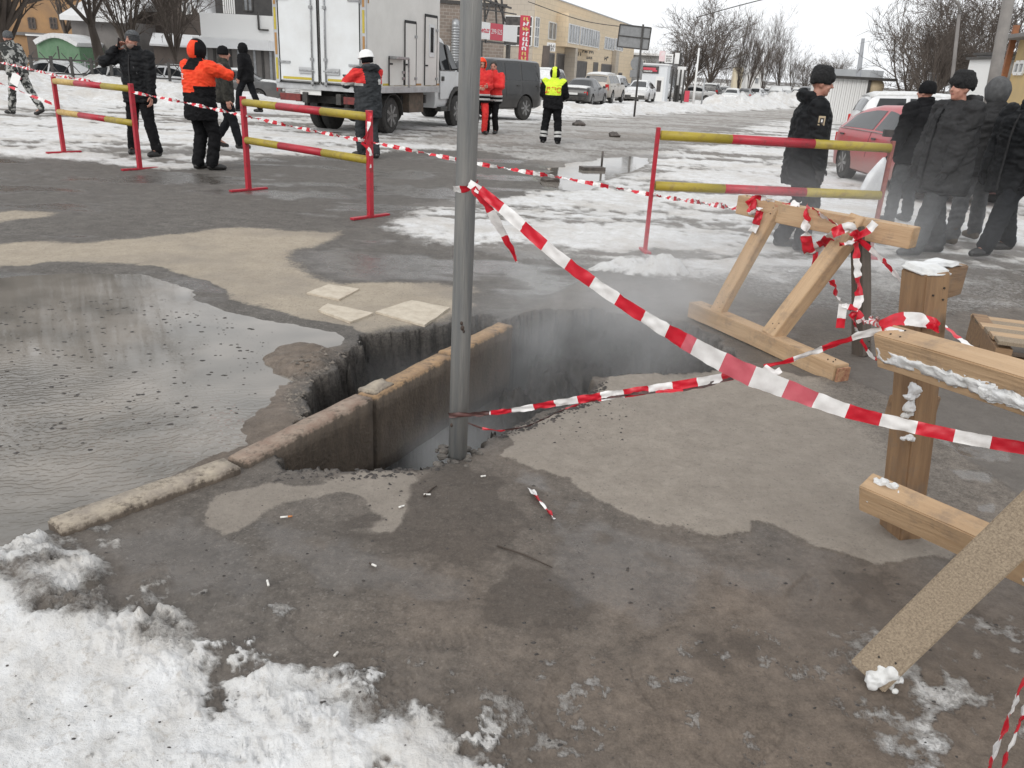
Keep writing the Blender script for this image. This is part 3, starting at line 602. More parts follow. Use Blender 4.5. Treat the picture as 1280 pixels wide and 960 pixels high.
snow_m = mat('packed_snow', (0.74, 0.75, 0.76), 0.7, (0.6, 0.6, 0.585), 12, bump=0.7, bscale=45)
dark_gap = mat('nail_hole', (0.03, 0.025, 0.02), 0.8)
def timber(name, a, b, wd, ht, m, parent, org, up=(0, 0, 1), seed=0, label=None):
    L = (Vector(b) - Vector(a)).length; me = rough_box(name, L, wd, ht, 0.0022, m, (max(4, int(L / 0.1)), 2, 2), 5, seed, 0.004)
    for v in me.vertices: v.co.z += ht / 2
    for v in me.vertices:                                        # slight warp along the length
        t = v.co.x / L; v.co.y += 0.006 * math.sin(t * 3 + seed); v.co.z += 0.004 * math.cos(t * 4 + seed)
    o = link(name, me, parent); place_x(o, a, b, up, org)
    if label: o['label'] = label
    # nails near both ends
    for s in (-1, 1):
        mb = MB()
        for q in range(3): mb.tube([(s * (L / 2 - 0.05 - 0.02 * q), -0.02 + 0.02 * (q % 2) * 2, ht / 2 - 0.003), (s * (L / 2 - 0.05 - 0.02 * q), -0.02 + 0.02 * (q % 2) * 2, ht / 2 + 0.004)], 0.0035, 6)
        tag(mb.build('nails', dark_gap, o), kind='stuff')
    return o
def snow_strip(name, pts, r, parent, org, seed=0, n=40, flat=0.4, sp=1.0):
    mb = MB(); rr_ = random.Random(seed); pts = [Vector(p) for p in pts]
    for i in range(n):
        t = rr_.random() * (len(pts) - 1); k = min(int(t), len(pts) - 2); p = pts[k].lerp(pts[k + 1], t - k)
        s = r * rr_.uniform(0.35, 1.0); p = p + Vector((rr_.gauss(0, r * .4), rr_.gauss(0, r * .4), rr_.gauss(0, r * .35 * sp))) - Vector(org)
        mb.ball(p, (s, s * rr_.uniform(.6, 1), s * rr_.uniform(flat, 1)), 9, 7)
    def setup(o):
        md = o.modifiers.new('r', 'REMESH'); md.mode = 'VOXEL'; md.voxel_size = max(0.004, r * 0.22)
    me = evaluated(mb.mesh(name), setup); lumpy(me, r * 0.28, 1.6 / r, seed)
    me.polygons.foreach_set('use_smooth', [True] * len(me.polygons)); return link(name, me, parent, snow_m)
# frame A, by the far rim of the hole
A0 = np.array([1.62, 5.0, 0.0]); A0[2] = 0.0
fa = empty('timber_trestle', A0, 0, 'pale pine trestle leaning beside the hole, wrapped in striped tape at its top beam', 'trestle')
timber('bottom_beam', (1.27, 5.64, 0.06), (1.885, 4.44, 0.055), 0.11, 0.11, pine, fa, A0, seed=1)
timber('leg', (1.385, 5.43, 0.09), (1.69, 5.50, 0.86), 0.11, 0.055, pine, fa, A0, (-0.9, -0.44, 0), 2)
timber('leg', (1.63, 4.96, 0.09), (2.09, 5.10, 0.84), 0.115, 0.095, pine, fa, A0, (-0.9, -0.44, 0), 3)
timber('top_beam', (1.50, 5.70, 0.805), (2.335, 4.86, 0.775), 0.11, 0.125, pine, fa, A0, (-0.1, 0.1, 1), 4)
timber('rear_leg', (2.22, 4.97, 0.0), (2.075, 5.06, 0.80), 0.085, 0.085, grey_w, fa, A0, (0.5, -0.9, 0), 5, 'dark grey weathered rear leg')
mb = MB(); mb.beam(np.array([1.889, 4.432, 0.05]) - A0, np.array([1.896, 4.418, 0.0498]) - A0, 0.092, 0.086); mb.build('rotten_end', endg, fa)
# frame B, near right
B0 = np.array([1.5, 2.73, 0.0])
fb = empty('timber_barricade', B0, 0, 'large snowy timber barricade at right with two long rails and a diagonal brace', 'barricade')
timber('post', (1.515, 2.745, 0.0), (1.385, 2.745, 1.03), 0.095, 0.125, pine2, fb, B0, (0.25, -1, 0), 6)
timber('top_rail', (1.235, 2.60, 0.80), (1.60, 1.68, 0.875), 0.085, 0.125, pine, fb, B0, (-0.35, -0.1, 1), 7)
timber('lower_rail', (1.285, 2.61, 0.245), (2.02, 1.70, 0.24), 0.085, 0.12, pine, fb, B0, (-0.35, -0.2, 1), 8)
timber('brace', (1.075, 1.905, 0.02), (1.575, 1.885, 0.93), 0.115, 0.05, sawn, fb, B0, (-0.55, -0.75, 0.35), 9, 'speckled sawdust coloured diagonal brace')
timber('cross_block', (1.40, 2.80, 0.975), (1.60, 2.99, 0.955), 0.09, 0.11, pine2, fb, B0, seed=10)
timber('cross_block', (1.44, 2.84, 0.47), (1.60, 2.93, 0.46), 0.09, 0.115, pine2, fb, B0, seed=11)
timber('back_post', (1.86, 1.86, 0.0), (1.60, 1.80, 1.0), 0.09, 0.12, pine2, fb, B0, (0.25, -1, 0), 12)
me = rough_box('snow_cap', 0.115, 0.13, 0.03, 0.010, snow_m, (10, 10, 2), 16, 5, 0.012); cap_o = link('snow_cap', me, fb); place_x(cap_o, (1.33, 2.74, 1.046), (1.44, 2.765, 1.044), (0, 0, 1), B0)
me = rough_box('snow_cap', 0.22, 0.09, 0.022, 0.008, snow_m, (12, 8, 2), 16, 7, 0.010); cap_o = link('snow_cap', me, fb); place_x(cap_o, (1.42, 2.82, 1.040), (1.56, 2.95, 1.030), (0, 0, 1), B0)
for k_, (t0, t1, zt_, hh_) in enumerate(((0.0, 0.46, 0.004, 0.055), (0.40, 0.80, -0.006, 0.052), (0.74, 1.0, -0.002, 0.06))):
    A_ = Vector((1.235, 2.60, 0.80)); B_ = Vector((1.60, 1.68, 0.875)); sd__ = Vector((-0.93, -0.37, 0)) * 0.044; p_, q_ = A_.lerp(B_, t0) + sd__ + Vector((0, 0, zt_)), A_.lerp(B_, t1) + sd__ + Vector((0, 0, zt_))
    me = rough_box('snow_crust', (q_ - p_).length, 0.016, hh_, 0.010, snow_m, (46, 2, 8), 30, 30 + k_, 0.008); lumpy(me, 0.005, 75, k_); o_ = link('snow_crust', me, fb); place_x(o_, p_, q_, (-0.35, -0.1, 1), B0)
snow_strip('snow_lump', [(1.225, 2.60, 0.83), (1.25, 2.56, 0.86)], 0.028, fb, B0, 3, 16)
snow_strip('snow_lump', [(1.385, 2.665, 0.66), (1.405, 2.665, 0.52)], 0.022, fb, B0, 4, 16); snow_strip('snow_lump', [(1.41, 2.665, 0.46), (1.415, 2.662, 0.44)], 0.016, fb, B0, 5, 6)
snow_strip('snow_lump', [(1.29, 2.59, 0.305), (1.36, 2.52, 0.305)], 0.020, fb, B0, 6, 16); snow_strip('snow_lump', [(1.285, 2.575, 0.24), (1.30, 2.555, 0.24)], 0.015, fb, B0, 7, 6)
snow_strip('snow_crust', [(1.62, 2.17, 0.20), (1.80, 1.94, 0.20)], 0.024, fb, B0, 8, 36)
snow_strip('snow_lump', [(1.06, 1.86, 0.03), (1.11, 1.89, 0.07), (1.13, 1.87, 0.02)], 0.026, fb, B0, 9, 26)
# pallet at the right edge
pc = np.array([3.35, 4.75, 0.0]); pal = empty('wooden_pallet', pc, rad(-18), 'small wooden pallet lying on slush at the right edge', 'pallet')
for i in range(6):
    mb = MB(); mb.box((0, -0.36 + 0.145 * i, 0.27 - 0.012 * i), (0.95, 0.115, 0.022)); o = mb.build('slat', pine if i % 2 else sawn, pal, bevel=0.003)
for x in (-0.43, 0, 0.43):
    mb = MB(); mb.box((x, 0, 0.13), (0.09, 0.8, 0.21)); mb.build('bearer', pine2, pal, bevel=0.006)
for y in (-0.3, 0, 0.3):
    mb = MB(); mb.box((0, y, 0.012), (0.95, 0.11, 0.02)); mb.build('slat', pine2, pal)
# ------------------------------------------------------------------ striped tape
tp_r = mat('tape_red', (0.62, 0.012, 0.03), 0.35, (0.50, 0.01, 0.025), 10, spec=0.5); tp_w = mat('tape_white', (0.80, 0.79, 0.78), 0.35, (0.68, 0.66, 0.65), 14)
tp_rp = mat('tape_red_single_layer', (0.60, 0.14, 0.17), 0.4, (0.52, 0.09, 0.12), 10); tp_k = mat('tape_sooty', (0.035, 0.028, 0.026), 0.5, (0.12, 0.05, 0.045), 20)
def catmull(pts, n=10):
    P = [Vector(p) for p in pts]; P = [P[0] * 2 - P[1]] + P + [P[-1] * 2 - P[-2]]; o = []
    for i in range(1, len(P) - 2):
        for k in range(n):
            t = k / n; a, b, c, d = P[i - 1:i + 3]
            o.append(0.5 * (2 * b + (c - a) * t + (2 * a - 5 * b + 4 * c - d) * t * t + (3 * b - 3 * c + d - a) * t ** 3))
    o.append(P[-2]); return o
def tape_into(mb, pts, width=0.05, stripe=0.105, twist=0.0, roll=0.0, phase=0.0, crumple=0.004, seed=0, pale=(9, 9), soot=-1, fold=0.0, wob=0.5):
    """ribbon with real red and white bands; width may be a list along the path"""
    pl = catmull(pts, 12); cum = [0]
    for a, b in zip(pl[:-1], pl[1:]): cum.append(cum[-1] + (b - a).length)
    T = cum[-1]; n = max(4, int(T / 0.012)); r = random.Random(seed); base = len(mb.v); cols = 5; s_at = []
    bounds = [0]; x = stripe * (1 - phase % 1)
    while x < T: bounds.append(x); x += stripe * r.uniform(0.94, 1.06)
    samples = sorted(set([T * i / n for i in range(n + 1)] + [q for q in bounds]))
    samples = [s for i, s in enumerate(samples) if i == 0 or s - samples[i - 1] > 1e-4]
    k = 0
    for s in samples:
        while k < len(cum) - 2 and cum[k + 1] < s: k += 1
        f = (s - cum[k]) / max(cum[k + 1] - cum[k], 1e-9); p = pl[k].lerp(pl[k + 1], f); t = (pl[k + 1] - pl[k]).normalized()
        u = Vector((0, 0, 1)); u = (u - t * u.dot(t)); u = u.normalized() if u.length > 0.05 else Vector((1, 0, 0)); v = t.cross(u)
        an = roll + twist * s + wob * math.sin(s * 3.1 + seed)
        wv = u * math.cos(an) + v * math.sin(an); nv = t.cross(wv)
        wd = width if not isinstance(width, (list, tuple)) else float(np.interp(s / T, np.linspace(0, 1, len(width)), width))
        for c in range(cols):
            q = (c / (cols - 1) - 0.5); off = crumple * math.sin(s * 55 + c * 2.1 + seed) * 0.5 + crumple * mnoise.noise(Vector((s * 30, c * 1.7, seed * 5.0))) * 2
            pp = p + wv * (q * wd) + nv * (off + fold * wd * (abs(q) * 2 - .5)); mb.v.append(tuple(pp))
    red = phase < 1.0
    for i in range(len(samples) - 1):
        mid = (samples[i] + samples[i + 1]) / 2; bi = sum(1 for q in bounds if q <= mid) - 1; red_here = (bi % 2 == 0) == red
        mi = 0 if red_here else 1
        if red_here and pale[0] <= mid / T <= pale[1]: mi = 2
        if mid / T < soot and (not red_here or (bi % 4 == 0)): mi = 3
        for c in range(cols - 1):
            a = base + i * cols + c; mb.f.append((a, a + 1, a + cols + 1, a + cols)); mb.m.append(mi)
TAPE_M = [tp_r, tp_w, tp_rp, tp_k]
def tape(label, runs, group='red and white barrier tapes'):
    org = Vector(runs[0][0][0]); mb = MB()
    for i, (pts, kw) in enumerate(runs): tape_into(mb, [Vector(p) - org for p in pts], **kw)
    o = mb.build('barrier_tape', TAPE_M, None, True); o.location = org; return tag(o, label, 'barrier tape', group)
f1a, f1b, f2a, f2b, f3a = GZ(80, 191), GZ(175, 212), GZ(311, 238), GZ(463, 272), GZ(806, 315)
tape('long thin striped tape strung from the left edge past three barriers to the trestle', [([W(-60, 72, 15.2), W(0, 78, 14.6), W(66, 93, 13.08), W(115, 102, 12.3), W(166, 115, 11.6), W(240, 130, 11.0), W(303, 144, 10.35), W(380, 161, 9.7), W(461, 177, 8.93), W(530, 191, 8.6), W(600, 205, 8.35), W(700, 222, 8.1), W(813, 243, 7.83), W(870, 252, 6.9), W(932, 262, 5.72)], dict(width=0.042, stripe=0.075, twist=6.0, crumple=0.008, seed=1)),
      ([W(463, 141, 8.86), W(459, 165, 8.84), W(452, 178, 8.86)], dict(width=0.04, stripe=0.09, twist=6, seed=2)), ([W(452, 178, 8.86), W(463, 190, 8.83), W(463, 210, 8.85)], dict(width=0.035, stripe=0.09, twist=4, seed=3))])
pt = [W(570, 227, 3.16), W(584, 232, 3.13), W(600, 236, 3.11)]
P2 = [W(600, 237, 3.11), W(640, 271, 3.05), W(700, 323, 2.95), W(780, 380, 2.84), W(850, 423, 2.73), W(920, 461, 2.62), W(985, 487, 2.55), W(1060, 514, 2.50), W(1130, 531, 2.44), W(1200, 546, 2.36), W(1285, 561, 2.27), W(1380, 574, 2.15)]
wrap = [(pb[0] + 0.043 * math.cos(a), pb[1] + 0.043 * math.sin(a), W(575, 229, pb[1])[2] - 0.004 * k) for k, a in enumerate(np.linspace(0.6, -6.3, 14))]
tape('wide striped tape slanting from the pole across the hole to the barricade post', [(wrap, dict(width=0.035, stripe=0.11, seed=4)), ([W(586, 229, 3.15), W(600, 238, 3.11)], dict(width=0.03, stripe=0.1, phase=1.0, seed=4)), (P2, dict(width=[0.035, 0.046, 0.046, 0.048, 0.05, 0.07, 0.078, 0.056, 0.044, 0.042, 0.040, 0.040], stripe=0.108, roll=0.0, wob=.12, seed=5, crumple=0.004, pale=(0.42, 0.66)))])
tape('loose end of striped tape hanging from the pole at its right', [([W(592, 234, 3.12), W(612, 263, 3.12), W(630, 294, 3.14), W(647, 328, 3.17)], dict(width=[0.03, 0.038, 0.034, 0.008], stripe=0.11, roll=0.6, seed=6, crumple=0.006))])
tape('striped tape stretched low from the pole over the hole, sooty black near the pole', [([W(561, 519, 3.18), W(590, 518, 3.14), W(640, 513, 3.08), W(720, 500, 2.98), W(820, 486, 2.86), W(916, 470, 2.72)], dict(width=[0.022, 0.022, 0.028, 0.034, 0.034, 0.03], stripe=0.10, wob=.15, seed=7, crumple=0.006, soot=0.16)),
      ([W(916, 471, 2.72), W(860, 486, 2.8), W(780, 494, 2.9), W(715, 508, 3.0), W(660, 532, 3.08), W(618, 538, 3.12), W(585, 529, 3.15)], dict(width=[0.02, 0.016, 0.012, 0.010, 0.012, 0.011, 0.009], stripe=0.10, seed=8, twist=3, soot=2))])
tape('short striped tape tied with a knot between the wide tape and the barricade rail', [([W(955, 458, 2.62), W(985, 451, 2.62), W(1030, 435, 2.62), W(1075, 419, 2.61), W(1105, 412, 2.58)], dict(width=[0.012, 0.02, 0.024, 0.026, 0.03], stripe=0.10, seed=9, twist=2)),
      ([W(955, 458, 2.62), W(968, 466, 2.61), W(976, 462, 2.61)], dict(width=0.02, stripe=0.3, phase=1.0, seed=10)), ([W(1100, 406, 2.59), W(1130, 398, 2.62), W(1165, 404, 2.66), W(1172, 412, 2.60)], dict(width=[0.03, 0.045, 0.05, 0.02], stripe=0.10, seed=11, crumple=0.01))])
tape('tangle of striped tape knotted around the top beam of the pine trestle', [
      ([W(935, 258, 5.58), W(950, 249, 5.55), W(972, 257, 5.48), W(1000, 255, 5.38)], dict(width=0.07, stripe=0.10, seed=12, twist=5, crumple=0.016)), ([W(945, 250, 5.55), W(938, 268, 5.5), W(950, 262, 5.45), W(941, 290, 5.48)], dict(width=0.05, stripe=0.1, seed=13, twist=7, crumple=0.012)),
      ([W(1012, 258, 5.32), W(1007, 288, 5.18), W(1013, 318, 5.2), W(1022, 310, 5.2), W(1045, 292, 5.0)], dict(width=0.07, stripe=0.12, seed=14, twist=2, crumple=0.01)), ([W(1015, 262, 5.3), W(1045, 280, 5.05), W(1066, 296, 4.96)], dict(width=0.04, stripe=0.09, seed=15, twist=4)),
      ([W(1020, 315, 5.2), W(1016, 338, 5.2), W(1008, 362, 5.2)], dict(width=0.03, stripe=0.12, seed=16, twist=5)), ([W(1040, 292, 4.98), W(1062, 284, 4.94), W(1072, 300, 4.92), W(1050, 306, 4.93)], dict(width=0.06, stripe=0.07, seed=17, twist=8, crumple=0.016)), ([W(1072, 296, 4.92), W(1085, 288, 4.86), W(1094, 278, 4.86)], dict(width=0.05, stripe=0.09, seed=18))])
tape('flat striped tape hanging beside the dark rear leg of the trestle', [([W(1070, 300, 4.93), W(1072, 340, 4.88), W(1074, 375, 4.85), W(1066, 395, 4.8), W(1074, 420, 4.82)], dict(width=[0.045, 0.06, 0.06, 0.05, 0.03], stripe=0.11, seed=19, roll=1.4, crumple=0.008)), ([W(1040, 350, 4.9), W(1050, 378, 4.85), W(1070, 388, 4.8), W(1078, 402, 4.78)], dict(width=0.05, stripe=0.1, seed=20, twist=6, crumple=0.014)), ([W(1054, 380, 4.82), W(1050, 410, 4.82)], dict(width=0.05, stripe=0.09, phase=1.0, seed=21)),
      ([W(1078, 402, 4.78), W(1090, 400, 3.6), W(1100, 404, 2.7)], dict(width=0.04, stripe=0.11, seed=27, twist=3)), ([W(1076, 425, 4.8), W(1090, 446, 4.7), W(1100, 448, 4.65)], dict(width=0.03, stripe=0.08, seed=28, twist=3))])
tape('striped tape running from the trestle behind the barricade post to the right', [([W(1072, 298, 4.92), W(1100, 322, 4.8), W(1130, 355, 4.6), W(1165, 392, 4.4), W(1190, 415, 4.25), W(1220, 440, 4.1)], dict(width=0.042, stripe=0.10, seed=22, twist=1.5, roll=0.4))])
tape('striped tape rising out of frame in the bottom right corner', [([W(1232, 975, 1.42), W(1250, 925, 1.43), W(1272, 870, 1.44), W(1300, 810, 1.45)], dict(width=0.03, stripe=0.055, seed=23, roll=0.5, wob=.2)), ([W(1246, 985, 1.44), W(1262, 935, 1.45), W(1284, 880, 1.46)], dict(width=0.018, stripe=0.05, phase=1.0, seed=24, roll=0.3))])
tape('second thin tape sagging below the long one at the left edge', [([W(-60, 88, 15.0), W(0, 104, 14.3), W(35, 118, 13.6), W(66, 130, 13.12)], dict(width=0.045, stripe=0.22, seed=25, twist=3)), ([W(66, 130, 13.12), W(90, 140, 12.8), W(172, 152, 11.7)], dict(width=0.012, stripe=0.3, phase=1.0, seed=26))])
sp = [GZ(663, 614), GZ(672, 626), GZ(681, 637), GZ(692, 651)]
for q in sp: q[2] += 0.012
tape('torn scrap of striped tape lying on the wet pavement', [(sp, dict(width=[0.034, 0.03, 0.012, 0.02], stripe=0.055, roll=1.45, phase=1.0, seed=29, crumple=0.006))])
# ------------------------------------------------------------------ litter, crumbs, floating bits
lit_w = mat('paper_white', (0.72, 0.70, 0.66), 0.7); lit_o = mat('filter_orange', (0.5, 0.2, 0.07), 0.7); lit_b = mat('twig_brown', (0.06, 0.045, 0.035), 0.8)
def butt(px, py, an, lab, L=0.05, m2=None):
    L *= 0.62; p = GZ(px, py); o = MB(); d = Vector((math.cos(an), math.sin(an), 0))
    o.tube([d * (-L / 2), d * (L * 0.12)], 0.0038, 8, 0); o.tube([d * (L * 0.12), d * (L / 2)], 0.0036, 8, 1); q = o.build('cigarette_butt', [lit_w, m2 or lit_w], None, True); q.location = (p[0], p[1], p[2] + 0.007); tag(q, lab, 'cigarette butt', 'litter on the pavement')
butt(358, 648, 0.3, 'crushed orange and white cigarette packet scrap beside the pale patch', 0.07, lit_o); butt(335, 731, 2.0, 'white cigarette butt on wet asphalt near the snow edge'); butt(534, 620, 0.1, 'thin white cigarette butt right of the pale patch', 0.045); butt(502, 635, 0.7, 'white butt lying on the pale concrete patch near the hole', 0.04); butt(604, 597, 0.4, 'small white paper scrap nearest the pole foot', 0.035); butt(466, 708, 2.6, 'brownish stub on dark wet asphalt in mid pavement', 0.05, lit_b); butt(420, 820, 1.2, 'white scrap lying in the mud at the snow border', 0.03)
def twig(pts, r, lab):
    P = [GZ(*p) for p in pts]; c = P[0]; mb = MB(); mb.tube([(q[0] - c[0], q[1] - c[1], q[2] - c[2] + 0.006) for q in P], [r, r * .9, r * .6][:len(P)], 6); o = mb.build('twig', lit_b, None, True); o.location = c; tag(o, lab, 'twig')
twig([(622, 684), (655, 695), (690, 711)], 0.0035, 'long thin dark twig on the wet pavement below the tape scrap'); twig([(530, 622), (540, 612), (546, 609)], 0.004, 'short bent twig by the edge of the pale patch')
def scatter(name, poly_px, n, smin, smax, m, zfun, seed, flat=0.5, label=None):
    r = random.Random(seed); P = GP(poly_px); xs = [p[0] for p in P]; ys = [p[1] for p in P]; X = []; 
    while len(X) < n:
        ax = np.array([r.uniform(min(xs), max(xs)) for _ in range(n * 2)]); ay = np.array([r.uniform(min(ys), max(ys)) for _ in range(n * 2)])
        ok = polysd(ax, ay, P) < 0; X += list(zip(ax[ok], ay[ok]))
    X = np.array(X[:n]); Z = zfun(X[:, 0], X[:, 1]); mb = MB()
    for (x, y), z in zip(X, Z):
        s = smin + (smax - smin) * r.random() ** 3; k = 6; vs = []; a0 = r.uniform(0, 6)
        for i in range(k): a = a0 + i * 6.283 / k; q = s * r.uniform(0.5, 1.1); vs.append((x + q * math.cos(a) * 1.3, y + q * math.sin(a), z))
        vs.append((x, y, z + s * flat)); mb.add(vs, [(i, (i + 1) % k, k) for i in range(k)])
    return tag(mb.build(name, m), kind='stuff')
deb = mat('black_debris', (0.022, 0.02, 0.018), 0.6, (0.06, 0.05, 0.045), 20)
scatter('floating_debris', [(-60, 380), (60, 370), (190, 362), (280, 388), (350, 410), (320, 500), (200, 540), (60, 560), (-60, 570)], 800, 0.002, 0.015, deb, lambda x, y: np.full(x.shape, -0.041), 3, 0.25)
zf = lambda x, y: build_fields(x, y)['z']
scatter('pavement_grit', [(100, 700), (300, 600), (560, 600), (700, 610), (1000, 690), (1250, 760), (1250, 960), (500, 960), (420, 830), (220, 740)], 700, 0.001, 0.0075, deb, zf, 4, 0.8)
scatter('asphalt_crumbs', [(640, 545), (735, 503), (800, 500), (780, 560), (700, 560)], 90, 0.002, 0.009, deb, zf, 5, 0.7)
scatter('rim_rubble', [(365, 455), (400, 440), (440, 432), (392, 470), (376, 500), (398, 522), (372, 520), (352, 490)], 260, 0.004, 0.018, mat('rim_stone', (0.09, 0.08, 0.07), 0.8, (0.22, 0.19, 0.16), 30), zf, 6, 0.8)
scatter('rim_crumble', [(610, 548), (640, 535), (690, 516), (735, 497), (748, 474), (760, 480), (750, 505), (700, 525), (640, 548)], 260, 0.004, 0.017, deb, zf, 7, 0.8)
scatter('kerb_crumble', [(330, 590), (430, 588), (560, 580), (560, 592), (420, 604), (320, 606)], 170, 0.003, 0.014, deb, zf, 8, 0.8)
scatter('snow_grit', [(0, 690), (180, 730), (500, 860), (620, 960), (0, 960)], 110, 0.001, 0.006, deb, zf, 9, 0.7)
stone_m = mat('wet_stone', (0.05, 0.045, 0.04), 0.5, (0.12, 0.10, 0.09), 8, bump=0.5)
for px, py, s, lab in ((688, 228, 0.10, 'dark block of ice and mud standing at the edge of the street puddle'), (723, 157, 0.13, 'small dark stone on the slushy street right of the yellow vest'), (768, 171, 0.10, 'dark clod on the slushy street, nearer and right of the stone'), (400, 172, 0.0, None)):
    if not s: continue
    p = GZ(px, py); mb = MB(); mb.ball((0, 0, s * .4), (s * 1.5, s * 1.1, s * .8), 12, 8); me = mb.mesh('stone', True); lumpy(me, s * .5, 5 / s * .3, px); o = link('stone', me, None, stone_m); o.location = p; tag(o, lab, 'stone', 'lumps lying on the street')
g = GZ(740, 214); gr = empty('drain_grate', g, rad(20), 'small dark drain grate with an upright stub by the street puddle', 'grate')
mb = MB(); mb.box((0, 0, 0.05), (0.42, 0.22, 0.06)); mb.build('slab', stone_m, gr, bevel=0.01); mb = MB(); mb.tube([(0.2, 0.05, 0.05), (0.2, 0.05, 0.34)], 0.02, 8); mb.build('stub', stone_m, gr, True)
# ------------------------------------------------------------------ steam rising from the hole
def steam():
    lo = Vector((-1.25, 2.95, -0.78)); hi = Vector((4.3, 8.6, 1.75)); c = (lo + hi) / 2; d = hi - lo
    mb = MB(); mb.box((0, 0, 0), d); m = bpy.data.materials.new('steam'); m.use_nodes = True; n = m.node_tree; L = n.links; n.nodes.clear()
    o = n.nodes.new('ShaderNodeOutputMaterial'); pv = n.nodes.new('ShaderNodeVolumePrincipled'); L.new(pv.outputs[0], o.inputs['Volume'])
    pv.inputs['Color'].default_value = (0.93, 0.94, 0.95, 1); pv.inputs['Anisotropy'].default_value = 0.2
    tc = n.nodes.new('ShaderNodeTexCoord')
    def M(op, a, b=None, c_=None, clamp=False):
        t = n.nodes.new('ShaderNodeMath'); t.operation = op; t.use_clamp = clamp
        for i, v in enumerate((a, b, c_)):
            if v is None: continue
            if isinstance(v, (int, float)): t.inputs[i].default_value = v
            else: L.new(v, t.inputs[i])
        return t.outputs[0]
    def blob(center, r, amp):
        mp = n.nodes.new('ShaderNodeMapping'); mp.inputs['Location'].default_value = tuple(-(Vector(center) - c)[i] / r[i] for i in range(3)); mp.inputs['Scale'].default_value = tuple(1 / q for q in r); L.new(tc.outputs['Object'], mp.inputs[0])
        ln = n.nodes.new('ShaderNodeVectorMath'); ln.operation = 'LENGTH'; L.new(mp.outputs[0], ln.inputs[0])
        k = M('SUBTRACT', 1.0, ln.outputs['Value'], clamp=True); return M('MULTIPLY', M('MULTIPLY', k, k), amp)
    nz = n.nodes.new('ShaderNodeTexNoise'); nz.inputs['Scale'].default_value = 1.5; nz.inputs['Detail'].default_value = 3.5; nz.inputs['Distortion'].default_value = 0.6; L.new(tc.outputs['Object'], nz.inputs['Vector'])
    nn = M('MULTIPLY', M('SUBTRACT', nz.outputs[0], 0.36, clamp=True), 4.0)
    s = blob((-0.15, 3.6, -0.60), (1.05, 0.95, 0.62), 6.5)
    s = M('ADD', s, blob((-0.55, 4.4, -0.5), (0.8, 1.0, 0.6), 2.6))
    for cc, r, a in (((0.5, 5.1, -0.1), (1.2, 1.1, 1.0), 2.2), ((1.0, 5.4, 0.25), (1.3, 1.3, 0.8), 1.0), ((2.0, 6.1, 0.35), (1.3, 1.3, 0.9), 0.5), ((2.7, 6.6, 0.45), (1.6, 1.9, 1.1), 0.40), ((1.7, 5.6, 0.2), (1.5, 1.3, 0.8), 0.2), ((3.2, 7.3, 0.9), (1.0, 1.2, 0.8), 0.10)): s = M('ADD', s, blob(cc, r, a))
    L.new(M('MULTIPLY', s, nn), pv.inputs['Density'])
    q = mb.build('steam', m); q.location = c; tag(q, kind='stuff'); q.display_type = 'WIRE'
steam()
# ================================================================== PEOPLE
def ik(a, c, l1, l2, pole):
    """middle joint of a two-bone limb from a to c"""
    a = Vector(a); c = Vector(c); d = c - a; L = min(d.length, (l1 + l2) * 0.999); d.normalize()
    x = (l1 * l1 - l2 * l2 + L * L) / (2 * L); h = math.sqrt(max(l1 * l1 - x * x, 0)); p = Vector(pole); p = p - d * p.dot(d)
    p = p.normalized() if p.length > 1e-5 else Vector((0, 1, 0))
    return a + d * x + p * h, a + d * L
def cap_(mb, pts, rs, n=12, mi=0):
    mb.tube(pts, rs, n, mi)
    for p, r in zip(pts, rs): mb.ball(p, r * 0.995, n, 8, mi)
def loft(mb, rings, n=20, mi=0):
    """closed solid through elliptical rings (centre, rx, ry)"""
    b = len(mb.v)
    for c, rx, ry in rings:
        for k in range(n):
            a = 6.28318 * k / n; ca, sa = math.cos(a), math.sin(a); q = (abs(ca) ** 2.5 + abs(sa) ** 2.5) ** (-1 / 2.5)
            mb.v.append((c[0] + rx * ca * q, c[1] + ry * sa * q, c[2]))
    for i in range(len(rings) - 1):
        for k in range(n): a = b + i * n + k; c = b + i * n + (k + 1) % n; mb.f.append((a, c, c + n, a + n)); mb.m.append(mi)
    mb.f.append(tuple(b + k for k in reversed(range(n)))); mb.m.append(mi); e = b + (len(rings) - 1) * n; mb.f.append(tuple(e + k for k in range(n))); mb.m.append(mi)
def remesh(mb, name, vox, smooth=3, wrinkle=0.0, freq=(9, 9, 5), seed=0):
    def setup(o):
        md = o.modifiers.new('r', 'REMESH'); md.mode = 'VOXEL'; md.voxel_size = vox
        if smooth: sm = o.modifiers.new('s', 'SMOOTH'); sm.factor = 0.5; sm.iterations = smooth
    me = evaluated(mb.mesh(name), setup); me.name = name
    if wrinkle:
        nv = len(me.vertices); co = np.empty(nv * 3); me.vertices.foreach_get('co', co); co = co.reshape(-1, 3); no = np.empty(nv * 3); me.vertices.foreach_get('normal', no); no = no.reshape(-1, 3)
        a = co * np.array(freq); h1 = fbm(a[:, 0] + a[:, 1] * 0.7 + seed * 3.7, a[:, 2] + a[:, 1] * 0.4, 1.0, 3, seed + 5)
        h2 = np.abs(fbm(a[:, 0] * 0.8 - a[:, 2] * 0.6 + seed, a[:, 1] + a[:, 2] * 1.5, 1.3, 3, seed + 15))
        co += no * ((h1 * 0.6 + (0.35 - h2) * 1.1) * wrinkle)[:, None]; me.vertices.foreach_set('co', co.ravel()); me.update()
    me.polygons.foreach_set('use_smooth', [True] * len(me.polygons)); return me
def paint(me, mats, fn):
    for m in mats: me.materials.append(m)
    if fn:
        for p in me.polygons: p.material_index = fn(p.center)
